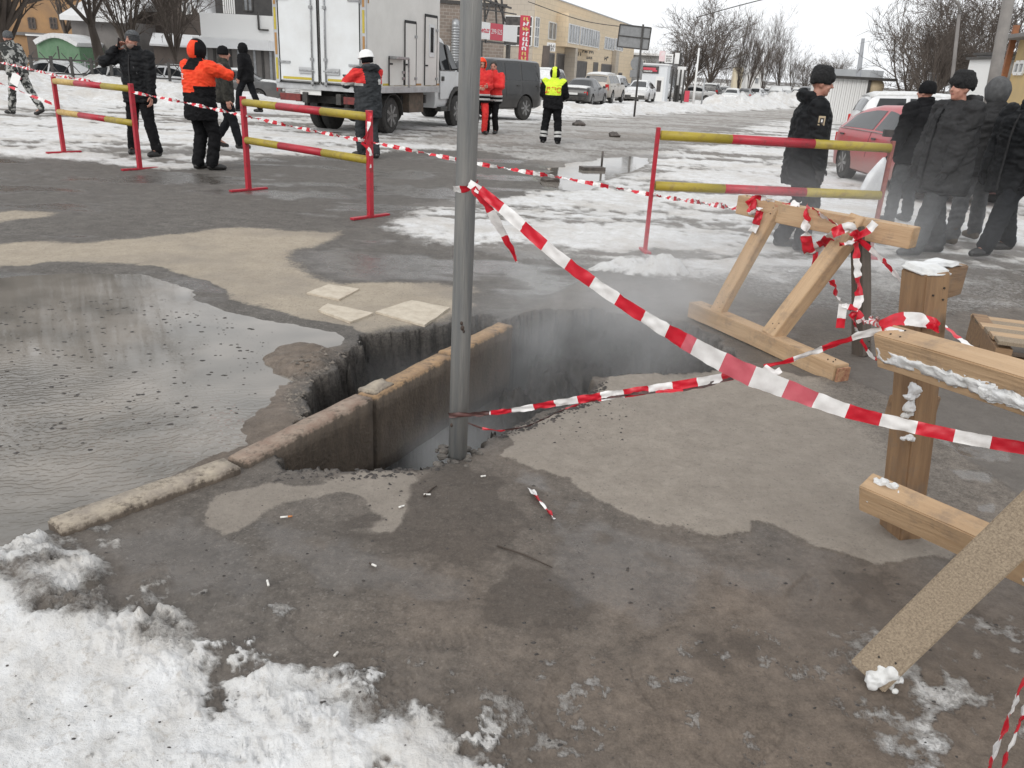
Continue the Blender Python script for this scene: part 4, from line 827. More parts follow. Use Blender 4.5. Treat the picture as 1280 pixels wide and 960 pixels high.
skin_m = mat('skin', (0.50, 0.27, 0.20), 0.5, (0.42, 0.19, 0.14), 14); eye_m = mat('eye_dark', (0.03, 0.02, 0.018), 0.3); lip_m = mat('lips', (0.34, 0.12, 0.10), 0.5); hair_m = mat('dark_hair', (0.03, 0.025, 0.02), 0.7)
def cloth(nm, c, c2=None, rough=0.85, sc_=14): return mat(nm, c, rough, c2 or tuple(min(1, q * 1.5 + 0.002) for q in c), sc_, bump=0.25, bscale=60, spec=0.12)
black_c = cloth('black_cloth', (0.008, 0.008, 0.009)); black2_c = cloth('black_shell', (0.006, 0.0065, 0.0075), (0.015, 0.016, 0.018), 0.6); char_c = cloth('charcoal_cloth', (0.028, 0.028, 0.029)); grey_c = cloth('grey_cloth', (0.075, 0.076, 0.078)); jean_c = cloth('dark_trousers', (0.010, 0.011, 0.013)); gtr_c = cloth('grey_trousers', (0.05, 0.052, 0.054)); workg_c = cloth('work_grey', (0.034, 0.037, 0.04)); orange_c = cloth('orange_red_cloth', (0.78, 0.055, 0.022), (0.86, 0.09, 0.035), 0.6); red_c = cloth('work_red', (0.62, 0.03, 0.035), (0.72, 0.06, 0.05), 0.65); lime_c = cloth('lime_vest', (0.62, 0.80, 0.05), (0.70, 0.88, 0.08), 0.6); fur_c = mat('black_fur', (0.006, 0.006, 0.007), 0.9, (0.02, 0.02, 0.021), 60, bump=0.8, bscale=160); boot_c = mat('boot_leather', (0.011, 0.010, 0.010), 0.45, (0.025, 0.024, 0.023), 25, bump=0.2); grey_band = mat('reflective_grey', (0.5, 0.5, 0.49), 0.4, (0.4, 0.4, 0.39), 30); knit_c = mat('grey_knit', (0.05, 0.055, 0.06), 0.9, (0.11, 0.115, 0.12), 40, bump=0.5, bscale=150); helm_m = mat('helmet_white', (0.80, 0.80, 0.79), 0.3); white_pt = mat('print_white', (0.78, 0.78, 0.77), 0.6); glove_r = cloth('pink_glove', (0.5, 0.12, 0.15)); brown_c = mat('brown_shoe', (0.06, 0.045, 0.03), 0.6, (0.10, 0.075, 0.05), 20)
camo_m = mat('camouflage', (0.03, 0.032, 0.03), 0.85, (0.36, 0.36, 0.34), 9, detail=2, contrast=(0.50, 0.56))
def text_mesh(name, body, size, m, parent, M4, extrude=0.002):
    cu = bpy.data.curves.new(name, 'FONT'); cu.body = body; cu.size = size; cu.extrude = extrude; cu.align_x = 'CENTER'; cu.align_y = 'CENTER'; cu.resolution_u = 3
    t = bpy.data.objects.new('temp', cu); COL.objects.link(t); dg = bpy.context.evaluated_depsgraph_get(); dg.update()
    me = bpy.data.meshes.new_from_object(t.evaluated_get(dg)); bpy.data.objects.remove(t); me.name = name
    me.materials.clear(); o = link(name, me, parent, m); o.matrix_local = M4; return o
def frame4(origin, xdir, ydir):
    x = Vector(xdir).normalized(); z = x.cross(Vector(ydir)).normalized(); y = z.cross(x)
    return Matrix(((x.x, y.x, z.x, origin[0]), (x.y, y.y, z.y, origin[1]), (x.z, y.z, z.z, origin[2]), (0, 0, 0, 1)))
def person(label, loc, rz, s=1.0, feet=((-0.11, 0.0, 8), (0.11, 0.0, -8)), lift=(0, 0), lean=(0, 0), hands=((-0.25, 0.05, 0.80), (0.25, 0.05, 0.80)), elbows=((-0.6, -1, 0), (0.6, -1, 0)),
           head=(0, 0, 0), bulk=1.0, jacket=None, jfn=None, hem=0.80, tr=None, tfn=None, boots=None, hat=None, hatm=None, hood=None, hoodm=None, gloves=None, fine=True, legw=1.0, beard=None, extra=None, seed=0, group='people standing round the hole', face=True):
    """local frame: +y ahead, +x to the person's right, metres for a 1.75 m adult, then scaled by s"""
    e = empty('person', loc, rz, label, 'person', group); e.scale = (s, s, s)
    vb = 0.0115 if fine else 0.017; vc = 0.0135 if fine else 0.021
    lx, ly = lean
    pel = Vector((lx * 0.35, ly * 0.35, 0.95)); chest = Vector((lx * 0.8, ly * 0.8, 1.28)); neck = Vector((lx, ly, 1.475)); hc = Vector((lx * 1.05, ly * 1.05 + 0.035, 1.610))
    hy, hp, hr = head; HR = Matrix.Rotation(rad(hy), 3, 'Z') @ Matrix.Rotation(rad(hp), 3, 'X') @ Matrix.Rotation(rad(hr), 3, 'Y')
    def H(p): return hc + HR @ (Vector(p))
    sh = [Vector((sx * 0.185 * bulk + lx * 0.95, ly * 0.95, 1.405)) for sx in (-1, 1)]; hip = [pel + Vector((sx * 0.09, 0, -0.03)) for sx in (-1, 1)]
    ank = []; knees = []; toes = []
    for k in (0, 1):
        fx_, fy_, ya = feet[k]; A = Vector((fx_, fy_, 0.085 + lift[k])); d = Vector((-math.sin(rad(ya)), math.cos(rad(ya)), 0)); kn, A = ik(hip[k], A, 0.43, 0.425, d + Vector((0, .2, 0)))
        ank.append(A); knees.append(kn); toes.append(A + d * 0.165 + Vector((0, 0, -0.045 - (0.07 if lift[k] > 0.03 else 0))))
    els = []; hds = []
    for k in (0, 1):
        el, hd = ik(sh[k], hands[k], 0.29, 0.265, elbows[k]); els.append(el); hds.append(hd)
    # --- one continuous body
    mb = MB()
    loft(mb, [(pel + Vector((0, 0, -0.12)), 0.13, 0.09), (pel, 0.155, 0.105), (pel.lerp(chest, .45), 0.135, 0.095), (chest, 0.155, 0.11), (chest.lerp(neck, .6), 0.14, 0.085), (neck, 0.06, 0.055)])
    cap_(mb, [sh[0], sh[1]], [0.055, 0.055]); cap_(mb, [neck - Vector((0, 0, .03)), hc - Vector((0, 0.012, 0.05))], [0.056, 0.052])
    for k in (0, 1):
        cap_(mb, [hip[k], knees[k], ank[k]], [0.078, 0.052, 0.038]); cap_(mb, [ank[k], toes[k]], [0.036, 0.03]); cap_(mb, [sh[k], els[k], hds[k]], [0.05, 0.04, 0.028])
    mb.ball(H((0, -0.008, 0.03)), (0.074, 0.094, 0.094), 16, 12, rot=HR); mb.ball(H((0, 0.022, -0.045)), (0.058, 0.066, 0.072), 14, 10, rot=HR); mb.ball(H((0, 0.062, -0.088)), (0.026, 0.022, 0.022), 10, 8, rot=HR)
    cap_(mb, [H((0, 0.084, 0.022)), H((0, 0.106, -0.022))], [0.010, 0.0155], 8)
    for sx in (-1, 1): mb.ball(H((sx * 0.072, -0.005, -0.005)), (0.011, 0.022, 0.034), 10, 8, rot=HR); mb.ball(H((sx * 0.034, 0.068, -0.028)), (0.024, 0.02, 0.02), 8, 6, rot=HR)
    mb.ball(H((0, 0.08, 0.033)), (0.046, 0.014, 0.011), 10, 6, rot=HR)
    body = remesh(mb, 'body', vb, 2); fb_ = MB()
    for k in (0, 1):                                            # hands: palm, four bent fingers, thumb from the side
        w_ = hds[k]; d = (hds[k] - els[k]).normalized(); sx = -1 if k == 0 else 1
        inn = Vector((-sx, 0.15, 0)); inn = (inn - d * inn.dot(d)).normalized(); side = d.cross(inn) * sx
        pb_ = w_ + d * 0.05; fb_.ball(w_ + d * 0.048, (0.040, 0.018, 0.05), 12, 8, rot=Matrix((side, inn, d)).transposed())
        for q in range(4):
            r0 = pb_ + d * 0.035 + side * (0.028 - 0.0185 * q); ln = (0.036, 0.042, 0.039, 0.030)[q]; c1 = r0 + (d + inn * 0.25).normalized() * ln; c2 = c1 + (d + inn * 0.9).normalized() * ln * 0.75; c3 = c2 + (d * 0.3 + inn).normalized() * ln * 0.5
            cap_(fb_, [r0, c1, c2, c3], [0.0095, 0.009, 0.0085, 0.0075], 7)
        t0 = w_ + d * 0.03 + side * 0.034; cap_(fb_, [t0, t0 + (side * .7 + d * .7) * 0.038 + inn * 0.01, t0 + (side * .45 + d) * 0.06 + inn * 0.025], [0.013, 0.0105, 0.009], 7)
    b_ = bmesh.new(); b_.from_mesh(body); nb = len(b_.faces); tmp = fb_.mesh('t', True); b_.from_mesh(tmp); b_.faces.ensure_lookup_table()
    for f in b_.faces: f.material_index = 1 if (f.index >= nb and gloves) else 0
    b_.to_mesh(body); b_.free(); bpy.data.meshes.remove(tmp); link('body', body, e, [skin_m, gloves or skin_m])
    if face:
        for sx in (-1, 1):
            mb = MB(); mb.ball(H((sx * 0.031, 0.078, 0.014)), (0.014, 0.009, 0.0075), 8, 6, rot=HR); mb.build('eye', eye_m, e, True); mb = MB(); mb.ball(H((sx * 0.032, 0.086, 0.036)), (0.022, 0.007, 0.005), 8, 5, rot=HR); mb.build('eyebrow', hair_m, e, True)
        mb = MB(); mb.ball(H((0, 0.083, -0.056)), (0.023, 0.008, 0.006), 10, 6, rot=HR); mb.build('mouth', lip_m, e, True)
    if beard: mb = MB(); mb.ball(H((0, 0.028, -0.066)), (0.057, 0.064, 0.056), 14, 10, rot=HR); mb.build('beard', beard, e, True)
    if hat in (None, 'hood', 'helmet') and hood != 'up':
        mb = MB(); mb.ball(H((0, -0.02, 0.045)), (0.081, 0.096, 0.09), 14, 10, rot=HR); mb.build('hair', hair_m, e, True)
    # --- trousers
    mb = MB(); loft(mb, [(pel + Vector((0, 0.0, -0.14)), 0.15, 0.115), (pel, 0.175, 0.135), (pel + Vector((0, 0, 0.12)), 0.165, 0.125)])
    for k in (0, 1): cap_(mb, [hip[k], hip[k].lerp(knees[k], .5), knees[k], knees[k].lerp(ank[k], .5), ank[k] + Vector((0, 0, 0.02))], [0.105 * legw, 0.095 * legw, 0.082 * legw, 0.078 * legw, 0.074 * legw])
    me = remesh(mb, 'trousers', vc, 3, 0.020 if fine else 0.015, (10, 10, 13), seed); paint(me, tr if isinstance(tr, (list, tuple)) else [tr or jean_c], tfn); link('trousers', me, e)
    for k in (0, 1):
        mb = MB(); d = (toes[k] - ank[k]); d.z = 0; d.normalize()
        cap_(mb, [ank[k] + Vector((0, 0, 0.09)), ank[k], ank[k] - d * 0.035 + Vector((0, 0, -0.035)), toes[k] - d * 0.05 + Vector((0, 0, 0.008)), toes[k]], [0.056, 0.055, 0.047, 0.047, 0.037], 12)
        me = remesh(mb, 'boot', 0.013, 2); me.materials.append(boots or boot_c)
        for v in me.vertices: v.co.z = max(v.co.z, min(ank[k].z, toes[k].z + 0.045) - 0.083) if lift[k] < 0.03 else v.co.z
        link('boot', me, e)
    # --- jacket
    mb = MB(); B = bulk; hz = hem; low = pel.lerp(chest, (hz - 0.95) / 0.33) if hz > 0.95 else Vector((pel.x, pel.y, hz))
    loft(mb, [(Vector((low.x, low.y, hz)), 0.205 * B, 0.165 * B), (Vector((low.x, low.y, hz + 0.06)), 0.21 * B, 0.17 * B), (pel.lerp(chest, .35), 0.20 * B, 0.16 * B), (chest, 0.215 * B, 0.155 * B), (chest.lerp(neck, .45), 0.205 * B, 0.14 * B), (chest.lerp(neck, .8), 0.13 * B, 0.105), (neck + Vector((0, 0, 0.03)), 0.085, 0.085)])
    cap_(mb, [sh[0] - Vector((0, 0, .015)), sh[1] - Vector((0, 0, .015))], [0.078, 0.078])
    for k in (0, 1): cap_(mb, [sh[k], sh[k].lerp(els[k], .5), els[k], els[k].lerp(hds[k], .6), hds[k] - (hds[k] - els[k]).normalized() * 0.015], [0.085 * B, 0.078 * B, 0.072 * B, 0.062 * B, 0.053])
    if hood == 'down':
        for an in range(-4, 5): a = an * 0.42; mb.ball(neck + Vector((math.sin(a) * 0.115, -0.075 - math.cos(a) * 0.055, 0.02 + 0.012 * math.cos(a * 2))), (0.055, 0.055, 0.06), 9, 7)
    else:
        mb.tube([neck + Vector((0, 0.005, -0.03)), neck + Vector((0, 0.016, 0.075))], [0.098, 0.086], 16)
    me = remesh(mb, 'jacket', vc, 3, 0.026 if fine else 0.018, (8, 8, 13), seed + 3); paint(me, jacket if isinstance(jacket, (list, tuple)) else [jacket or black_c], jfn); jk = link('jacket', me, e)
    if fine:
        for k in (0, 1): d_ = (hds[k] - els[k]).normalized(); p_ = hds[k] - d_ * 0.02; m_ = MB(); m_.tube([p_ - d_ * 0.03, p_ + d_ * 0.012], [0.058, 0.056], 14); m_.build('cuff', black_c, e, True)
        m_ = MB(); zs = [hem + 0.03, hem + .2, 1.05, 1.2, 1.32, 1.42]; ys_ = []
        for z in zs: best = max((v.co.y for v in me.vertices if abs(v.co.z - z) < 0.03 and abs(v.co.x - (low.x if z < 1 else chest.x)) < 0.03), default=0.15); ys_.append(best)
        for i in range(len(zs) - 1): m_.beam((chest.x, ys_[i] + .002, zs[i]), (chest.x, ys_[i + 1] + .002, zs[i + 1]), 0.016, 0.012, (0, 1, 0))
        m_.build('zip', char_c if jacket is not char_c else black_c, e)
    # --- head wear
    if hood == 'up':
        mb = MB(); mb.ball((0, 0, 0), (0.122, 0.137, 0.152), 28, 20); me = mb.mesh('hood', True); b_ = bmesh.new(); b_.from_mesh(me); dl = []
        for f in b_.faces:
            c = f.calc_center_median(); n_ = Vector((c.x / .122, c.y / .137, c.z / .152)).normalized()
            if n_.y > 0.62 and abs(n_.x) < 0.66 and -0.75 < n_.z < 0.62 or n_.z < -0.86: dl.append(f)
        bmesh.ops.delete(b_, geom=dl, context='FACES'); bmesh.ops.solidify(b_, geom=b_.faces, thickness=0.014)
        for v in b_.verts: v.co += Vector((mnoise.noise(v.co * 14 + Vector((seed, 0, 0))), mnoise.noise(v.co * 14 + Vector((0, seed, 9))), 0)) * 0.009
        b_.to_mesh(me); b_.free(); hm = hoodm if isinstance(hoodm, tuple) else (hoodm or (jacket if not isinstance(jacket, (list, tuple)) else jacket[0]), None)
        paint(me, [hm[0]], None) if hm[1] is None else paint(me, list(hm[:-1]), hm[-1]); o = link('hood', me, e); o.matrix_local = Matrix.Translation(H((0, -0.018, 0.005))) @ HR.to_4x4()
    def hatobj(mb, nm, m, fuzz=0.0):
        me = mb.mesh(nm, True)
        if fuzz: b_ = bmesh.new(); b_.from_mesh(me); b_.to_mesh(me); b_.free(); lumpy(me, fuzz, 38, seed)
        o = link(nm, me, e, m); o.matrix_local = Matrix.Translation(hc) @ HR.to_4x4(); return o
    if hat == 'beanie':
        mb = MB(); prof = [(-0.012, 0.088), (0.02, 0.093), (0.045, 0.093), (0.08, 0.088), (0.115, 0.070), (0.135, 0.042), (0.142, 0.012)]
        loft(mb, [(Vector((0, -0.012, z + 0.0)), r * 0.93, r * 1.08) for z, r in prof], 24); hatobj(mb, 'beanie', hatm or black_c, 0.004)
    if hat == 'ushanka':
        mb = MB(); loft(mb, [(Vector((0, -0.012, z)), r * 0.95, r * 1.12) for z, r in ((0.0, 0.092), (0.02, 0.10), (0.10, 0.102), (0.125, 0.098), (0.16, 0.088), (0.182, 0.055))], 26)
        mb.ball((0, 0.095, 0.065), (0.08, 0.030, 0.048), 16, 10)
        for sx in (-1, 1): mb.ball((sx * 0.090, -0.03, 0.065), (0.024, 0.08, 0.066), 14, 10); mb.ball((sx * 0.07, -0.09, 0.045), (0.03, 0.03, 0.065), 12, 8)
        def su(o): md = o.modifiers.new('r', 'REMESH'); md.mode = 'VOXEL'; md.voxel_size = 0.009
        me = evaluated(mb.mesh('fur_hat'), su); lumpy(me, 0.006, 80, seed); me.polygons.foreach_set('use_smooth', [True] * len(me.polygons)); o = link('fur_hat', me, e, fur_c); o.matrix_local = Matrix.Translation(hc) @ HR.to_4x4() @ Matrix.Diagonal((.92, .92, .93, 1))
    if hat == 'helmet':
        mb = MB(); loft(mb, [(Vector((0, -0.005, z)), r * 0.98, r * 1.15) for z, r in ((0.028, 0.125), (0.036, 0.126), (0.042, 0.112), (0.09, 0.108), (0.13, 0.088), (0.158, 0.05), (0.166, 0.012))], 28); mb.ball((0, 0.125, 0.036), (0.075, 0.04, 0.008), 16, 6); mb.beam((0, -0.11, 0.09), (0, 0.09, 0.135), 0.03, 0.012); hatobj(mb, 'helmet', helm_m)
        mb = MB(); loft(mb, [(Vector((0, -0.02, z)), r * 0.95, r * 1.1) for z, r in ((-0.05, 0.088), (0.0, 0.093), (0.03, 0.10))], 24); hatobj(mb, 'helmet_liner', black_c)
    if extra: extra(e, dict(H=H, HR=HR, sh=sh, els=els, hds=hds, knees=knees, ank=ank, pel=pel, chest=chest, neck=neck, hc=hc, hip=hip))
    return e
def ring(e, name, a, b, t, wd, r, m):
    """a band round a limb between joints a and b"""
    p = a.lerp(b, t); d = (b - a).normalized(); mb = MB(); mb.tube([p - d * wd / 2, p + d * wd / 2], [r, r], 18, 0, False); return mb.build(name, m, e, True)
def strip(e, name, c, dims, m, rot=None): mb = MB(); mb.box(c, dims, rot); return mb.build(name, m, e, bevel=0.002)
def feet_of(a, b): p, q = GZ(*a), GZ(*b); return p, q
def at_feet(a, b, rz, s=1.0):
    """midpoint of two foot pixels plus the foot offsets in the person's frame"""
    p, q = feet_of(a, b); c = (p + q) / 2; c[2] = min(p[2], q[2]) + 0.0
    def loc(v): d = v - c; ca, sa = math.cos(-rz), math.sin(-rz); return ((ca * d[0] - sa * d[1]) / s, (sa * d[0] + ca * d[1]) / s)
    return c, loc(p), loc(q)
# man on the phone
c, l, r = at_feet((168, 192), (197, 196), rad(170))
def ex(e, J):
    mb = MB(); h = J['hds'][1]; mb.box((h.x - 0.055, h.y - 0.0, h.z + 0.085), (0.012, 0.065, 0.13), Matrix.Rotation(0.3, 3, 'X')); mb.build('phone', eye_m, e, bevel=0.003)
    strip(e, 'pocket', (-0.09, 0.166, 1.21), (0.012, 0.012, 0.11), grey_c, Matrix.Rotation(0.5, 3, 'Y'))
    for z in (0.028, 0.05, 0.072): mb = MB(); loft(mb, [(Vector((0, 0, z)), 0.0885, 0.1065), (Vector((0, 0, z + 0.007)), 0.0885, 0.1065)], 24); o = mb.build('hat_stripe', grey_c, e, True); o.matrix_local = Matrix.Translation(J['hc'] + J['HR'] @ Vector((0, -0.008, 0))) @ (J['HR'] @ Matrix.Rotation(-0.1, 3, 'Y')).to_4x4()
person('man in black jacket and striped beanie holding a phone to his ear', c, rad(170), 1.035, ((r[0], r[1], -10), (l[0], l[1], 18)), hands=((-0.27, 0.12, 0.86), (0.225, 0.105, 1.485)), elbows=((-1, -0.6, 0), (0.7, 0.35, -0.9)), head=(-8, 4, 0), bulk=1.10, jacket=black2_c, hem=0.76, tr=black_c, hat='beanie', hatm=knit_c, beard=mat('grey_stubble', (0.25, 0.17, 0.14), 0.8, (0.33, 0.22, 0.18), 40), extra=ex, seed=1)
# man in orange and black seen from behind
rz = rad(-28); c, l, r = at_feet((248, 211), (266, 213), rz)
def jf(p):
    if p.z > 1.36 and abs(p.x) < 0.12 and p.y < 0.02: return 1
    if p.z > 1.06 + max(0, p.x) * 0.2 and p.x < 0.09: return 0
    if p.z > 1.16 and p.x >= 0.09: return 0 if p.y < 0.24 else 1
    return 1
def hf(p): return 0 if (p.y < 0.05 and p.z < 0.10 and p.x < 0.07) else 1
def ex(e, J): mb = MB(); mb.box((-0.10, -0.168, 1.30), (0.07, 0.006, 0.012)); mb.box((-0.115, -0.168, 1.275), (0.012, 0.006, 0.05)); mb.box((-0.09, -0.166, 1.235), (0.085, 0.006, 0.010)); tag(mb.build('back_print', white_pt, e), kind='stuff')
person('man seen from behind in orange-red and black hooded jacket, arms raised in front', c, rz, 0.99, ((l[0], l[1], 5), (r[0], r[1], -35)), hands=((-0.06, 0.34, 1.40), (0.16, 0.36, 1.36)), elbows=((-1, 0.2, -0.6), (1, 0.1, -0.35)), head=(0, -12, 0), bulk=1.12, jacket=[orange_c, black_c], jfn=jf, hem=0.70, tr=black_c, legw=1.12, hood='up', hoodm=(orange_c, black_c, hf), extra=ex, seed=2)
# person half hidden behind him
rz = rad(-70); c, l, r = at_feet((282, 184), (289, 187), rz)
person('person in dark jacket mostly hidden behind the orange jacket man', c, rz, 0.96, ((l[0] - 0.06, -0.18, 0), (0.08, 0.2, 0)), lift=(0.06, 0), jacket=cloth('dark_camouflage', (0.018, 0.018, 0.017), (0.06, 0.058, 0.05), 0.85, 10), hat='beanie', tr=jean_c, fine=False, seed=3)
# hooded man walking left
rz = rad(82); c, l, r = at_feet((300, 136), (322, 141), rz)
person('man in black hooded coat walking left past the rear of the truck', c, rz, 1.05, ((-0.08, 0.27, 0), (0.09, -0.30, 0)), lift=(0.03, 0.0), lean=(0, 0.05), hands=((-0.22, 0.12, 0.88), (0.24, -0.02, 0.86)), jacket=black_c, hem=0.80, hood='up', tr=jean_c, fine=False, bulk=1.05, seed=4)
# camouflage person at left edge
rz = rad(80); c, l, r = at_feet((12, 141), (52, 146), rz)
def ex(e, J): mb = MB(); h = J['hds'][0]; mb.box((h.x - 0.03, h.y + 0.02, h.z - 0.15), (0.008, 0.20, 0.26), Matrix.Rotation(0.5, 3, 'X')); mb.build('paper_sheet', white_pt, e)
person('person in grey winter camouflage striding left with a white paper at the left edge', c, rz, 1.02, ((-0.10, 0.24, 0), (0.10, -0.36, 0)), lift=(0, 0.04), lean=(0, 0.10), hands=((-0.26, -0.16, 0.90), (0.22, 0.22, 0.92)), jacket=camo_m, hem=0.84, tr=camo_m, hat='beanie', hatm=knit_c, gloves=glove_r, bulk=1.12, extra=ex, seed=5)
# helmet worker
rz = rad(48); c, l, r = at_feet((452, 196), (470, 198), rz)
def jf(p):
    if p.z > 1.24 and abs(p.x) > 0.165 and p.z < 1.47: return 1
    if 1.19 < p.z <= 1.24 and abs(p.x) > 0.19: return 2
    return 0
def ex(e, J):
    mb = MB(); h = (J['hds'][0] + J['hds'][1]) / 2; mb.box((h.x, h.y + 0.10, h.z + 0.06), (0.18, 0.02, 0.10), Matrix.Rotation(-0.9, 3, 'X')); mb.build('tablet', grey_c, e, bevel=0.004)
    mb = MB(); mb.box((0.10, -0.176, 1.27), (0.012, 0.006, 0.09)); mb.box((0.125, -0.174, 1.27), (0.012, 0.006, 0.09)); mb.box((0.11, -0.177, 1.285), (0.07, 0.006, 0.012)); tag(mb.build('back_print', white_pt, e), kind='stuff')
person('worker in white helmet and dark grey jacket with red shoulders holding a tablet', c, rz, 0.99, ((l[0], l[1], 20), (r[0], r[1], -5)), hands=((-0.13, 0.40, 1.26), (0.05, 0.40, 1.25)), elbows=((-1, -0.2, -0.7), (1, -0.2, -0.7)), head=(8, -10, 0), bulk=1.14, jacket=[workg_c, red_c, grey_band], jfn=jf, hem=0.68, tr=workg_c, hat='helmet', hood='down', gloves=grey_c, legw=1.08, extra=ex, seed=6)
# two red rescue workers behind the pole
rz = rad(200); c, l, r = at_feet((594, 167), (604, 168), rz); 
def jf(p): return 1 if p.z < 0.92 else 0
def bands(e, J):
    for z in (0.90, 0.80): mb = MB(); loft(mb, [(Vector((0, 0, z)), 0.238, 0.196), (Vector((0, 0, z + 0.045)), 0.238, 0.196)], 24); mb.build('reflective_band', grey_band, e, True)
person('worker in red hooded suit with grey bands, nearest the pole, one trouser leg red', c, rz, 1.0, ((-0.12, 0, 5), (0.12, 0, -5)), hands=((-0.10, 0.24, 1.12), (0.12, 0.24, 1.08)), bulk=1.1, jacket=[red_c, black_c], jfn=jf, hem=0.74, tr=[red_c, black_c], tfn=lambda p: 1 if p.x > 0.0 else 0, hood='up', hoodm=orange_c, head=(0, -18, 0), fine=False, extra=bands, seed=7)
rz = rad(160); c, l, r = at_feet((609, 167), (620, 167), rz)
person('bareheaded worker in red jacket and black trousers beside the black off-road car', c, rz, 0.98, ((-0.11, 0, 5), (0.13, 0, -5)), hands=((-0.05, 0.26, 1.18), (0.20, 0.20, 1.2)), elbows=((-1, -.3, -.5), (1, -.3, -.3)), bulk=1.1, jacket=[red_c, black_c], jfn=jf, hem=0.74, tr=black_c, hat=None, fine=False, extra=bands, head=(10, -10, 0), seed=8)
# traffic officer in lime hood
rz = rad(-6); c, l, r = at_feet((680, 179), (696, 180), rz)
def jf(p): return 0 if (p.z > 1.13 and p.y < 0.06 and abs(p.x) < 0.185 + max(0, p.z - 1.33) * 0.9) else 1
def hf(p): return 0 if abs(p.x + 0.005) < 0.052 and p.y < 0.09 else 1
def ex(e, J):
    text_mesh('back_lettering', 'ДПС', 0.17, red_c, e, frame4((0.0, -0.182, 1.235), (1, 0, 0), (0, 0, 1)))
    for k in (0, 1):
        for t in (0.58, 0.78): ring(e, 'reflective_band', J['knees'][k], J['ank'][k], t, 0.055, 0.099, grey_band)
person('traffic officer seen from behind in bright lime hooded vest and black trousers', c, rz, 0.93, ((l[0] - 0.04, l[1], 18), (r[0] + 0.02, r[1], -12)), hands=((-0.08, 0.28, 1.05), (0.14, 0.26, 1.02)), elbows=((-1, -0.5, -0.4), (1, -0.6, -0.4)), bulk=1.16, jacket=[lime_c, black_c], jfn=jf, hem=0.82, tr=black_c, legw=1.15, hood='up', hoodm=(lime_c, black_c, hf), gloves=black_c, extra=ex, seed=9)
# policeman
rz = rad(-97); c, l, r = at_feet((978, 309), (995, 312), rz)
def ex(e, J):
    p = J['sh'][1].lerp(J['els'][1], 0.42); mb = MB(); mb.box(p + Vector((0.094, 0.012, 0.0)), (0.008, 0.062, 0.085)); mb.build('sleeve_badge', mat('badge_tan', (0.45, 0.36, 0.24), 0.6), e, bevel=0.003)
    mb = MB(); mb.box(p + Vector((0.099, 0.012, 0.0)), (0.006, 0.036, 0.05)); mb.build('badge_field', eye_m, e); mb = MB(); mb.box(p + Vector((0.103, 0.012, 0.0)), (0.005, 0.014, 0.026)); mb.build('badge_emblem', white_pt, e)
    strip(e, 'shoulder_star', J['sh'][1] + Vector((0.01, 0.05, 0.086)), (0.02, 0.02, 0.008), white_pt); strip(e, 'shoulder_star', J['sh'][1] + Vector((-0.01, 0.02, 0.088)), (0.02, 0.02, 0.008), white_pt)
person('policeman in black coat and fur hat standing in profile behind the barrier', c, rz, 0.985, ((l[0] - 0.05, l[1] - 0.02, 4), (0.12, 0.08, -8)), hands=((-0.27, 0.12, 0.82), (0.25, 0.10, 0.84)), head=(-6, -4, 0), bulk=1.16, jacket=black2_c, hem=0.66, tr=jean_c, hat='ushanka', hood='down', gloves=char_c, extra=ex, legw=1.05, seed=10)
# man with white bag
rz = rad(24); c, l, r = at_feet((1113, 280), (1136, 277), rz)
def ex(e, J):
    h = J['hds'][0]; mb = MB(); r_ = random.Random(4); rings = []
    for i, (z, a, b) in enumerate(((-0.02, .015, .012), (-0.09, .07, .04), (-0.24, .15, .07), (-0.40, .19, .08), (-0.50, .18, .07), (-0.53, .07, .03))): rings.append((h + Vector((r_.uniform(-.01, .01) - 0.10 + z * .25, 0.0, z - 0.02)), a, b))
    loft(mb, rings, 22); me = mb.mesh('carrier_bag', True); lumpy(me, 0.020, 9, 4); o = link('carrier_bag', me, None, mat('bag_white', (0.74, 0.75, 0.76), 0.35, (0.6, 0.61, 0.63), 7, bump=0.6, bscale=25))
    bpy.context.view_layer.update(); o.matrix_world = e.matrix_basis.copy(); tag(o, 'white plastic carrier bag hanging from the hand of the man in beanie', 'carrier bag')
person('man in black jacket and black beanie facing away with a white carrier bag', c, rz, 0.955, ((l[0] - 0.05, l[1], 6), (r[0], r[1] + 0.05, -10)), hands=((-0.38, 0.02, 0.84), (0.26, 0.08, 0.86)), head=(14, 0, 0), bulk=1.16, jacket=black_c, hem=0.76, tr=gtr_c, hat='beanie', gloves=black_c, extra=ex, seed=11)
# man in grey coat and fur hat
rz = rad(98); c, l, r = at_feet((1140, 319), (1172, 317), rz)
def ex(e, J):
    strip(e, 'pocket', (-0.236, 0.06, 1.0), (0.012, 0.02, 0.17), black_c, Matrix.Rotation(0.35, 3, 'X')); mb = MB(); loft(mb, [(Vector((0, 0, 0.655)), 0.262, 0.212), (Vector((0, 0, 0.668)), 0.262, 0.212)], 30); mb.build('hem_seam', black_c, e, True)
person('man in charcoal padded coat and black fur hat in profile, hands in pockets', c, rz, 1.0, ((l[0] - 0.05, l[1] + 0.02, 4), (r[0] + 0.05, r[1], -10)), gloves=char_c, hands=((-0.25, 0.16, 0.83), (0.25, 0.16, 0.83)), elbows=((-0.9, -1, 0), (0.9, -1, 0)), head=(12, 2, 0), lean=(0, 0.0), bulk=1.26, jacket=char_c, hem=0.63, tr=gtr_c, hat='ushanka', hood='down', extra=ex, legw=1.12, seed=12)
# man in grey hood behind
rz = rad(10); c, l, r = at_feet((1187, 307), (1215, 300), rz)
person('man in dark grey hooded coat facing away behind the fur hat man', c, rz, 1.0, ((l[0], l[1], 5), (r[0], r[1], -5)), gloves=char_c, hands=((-0.24, 0.12, 0.85), (0.24, 0.12, 0.85)), bulk=1.2, jacket=char_c, hem=0.74, tr=grey_c, hood='up', hoodm=grey_c, boots=brown_c, seed=13)
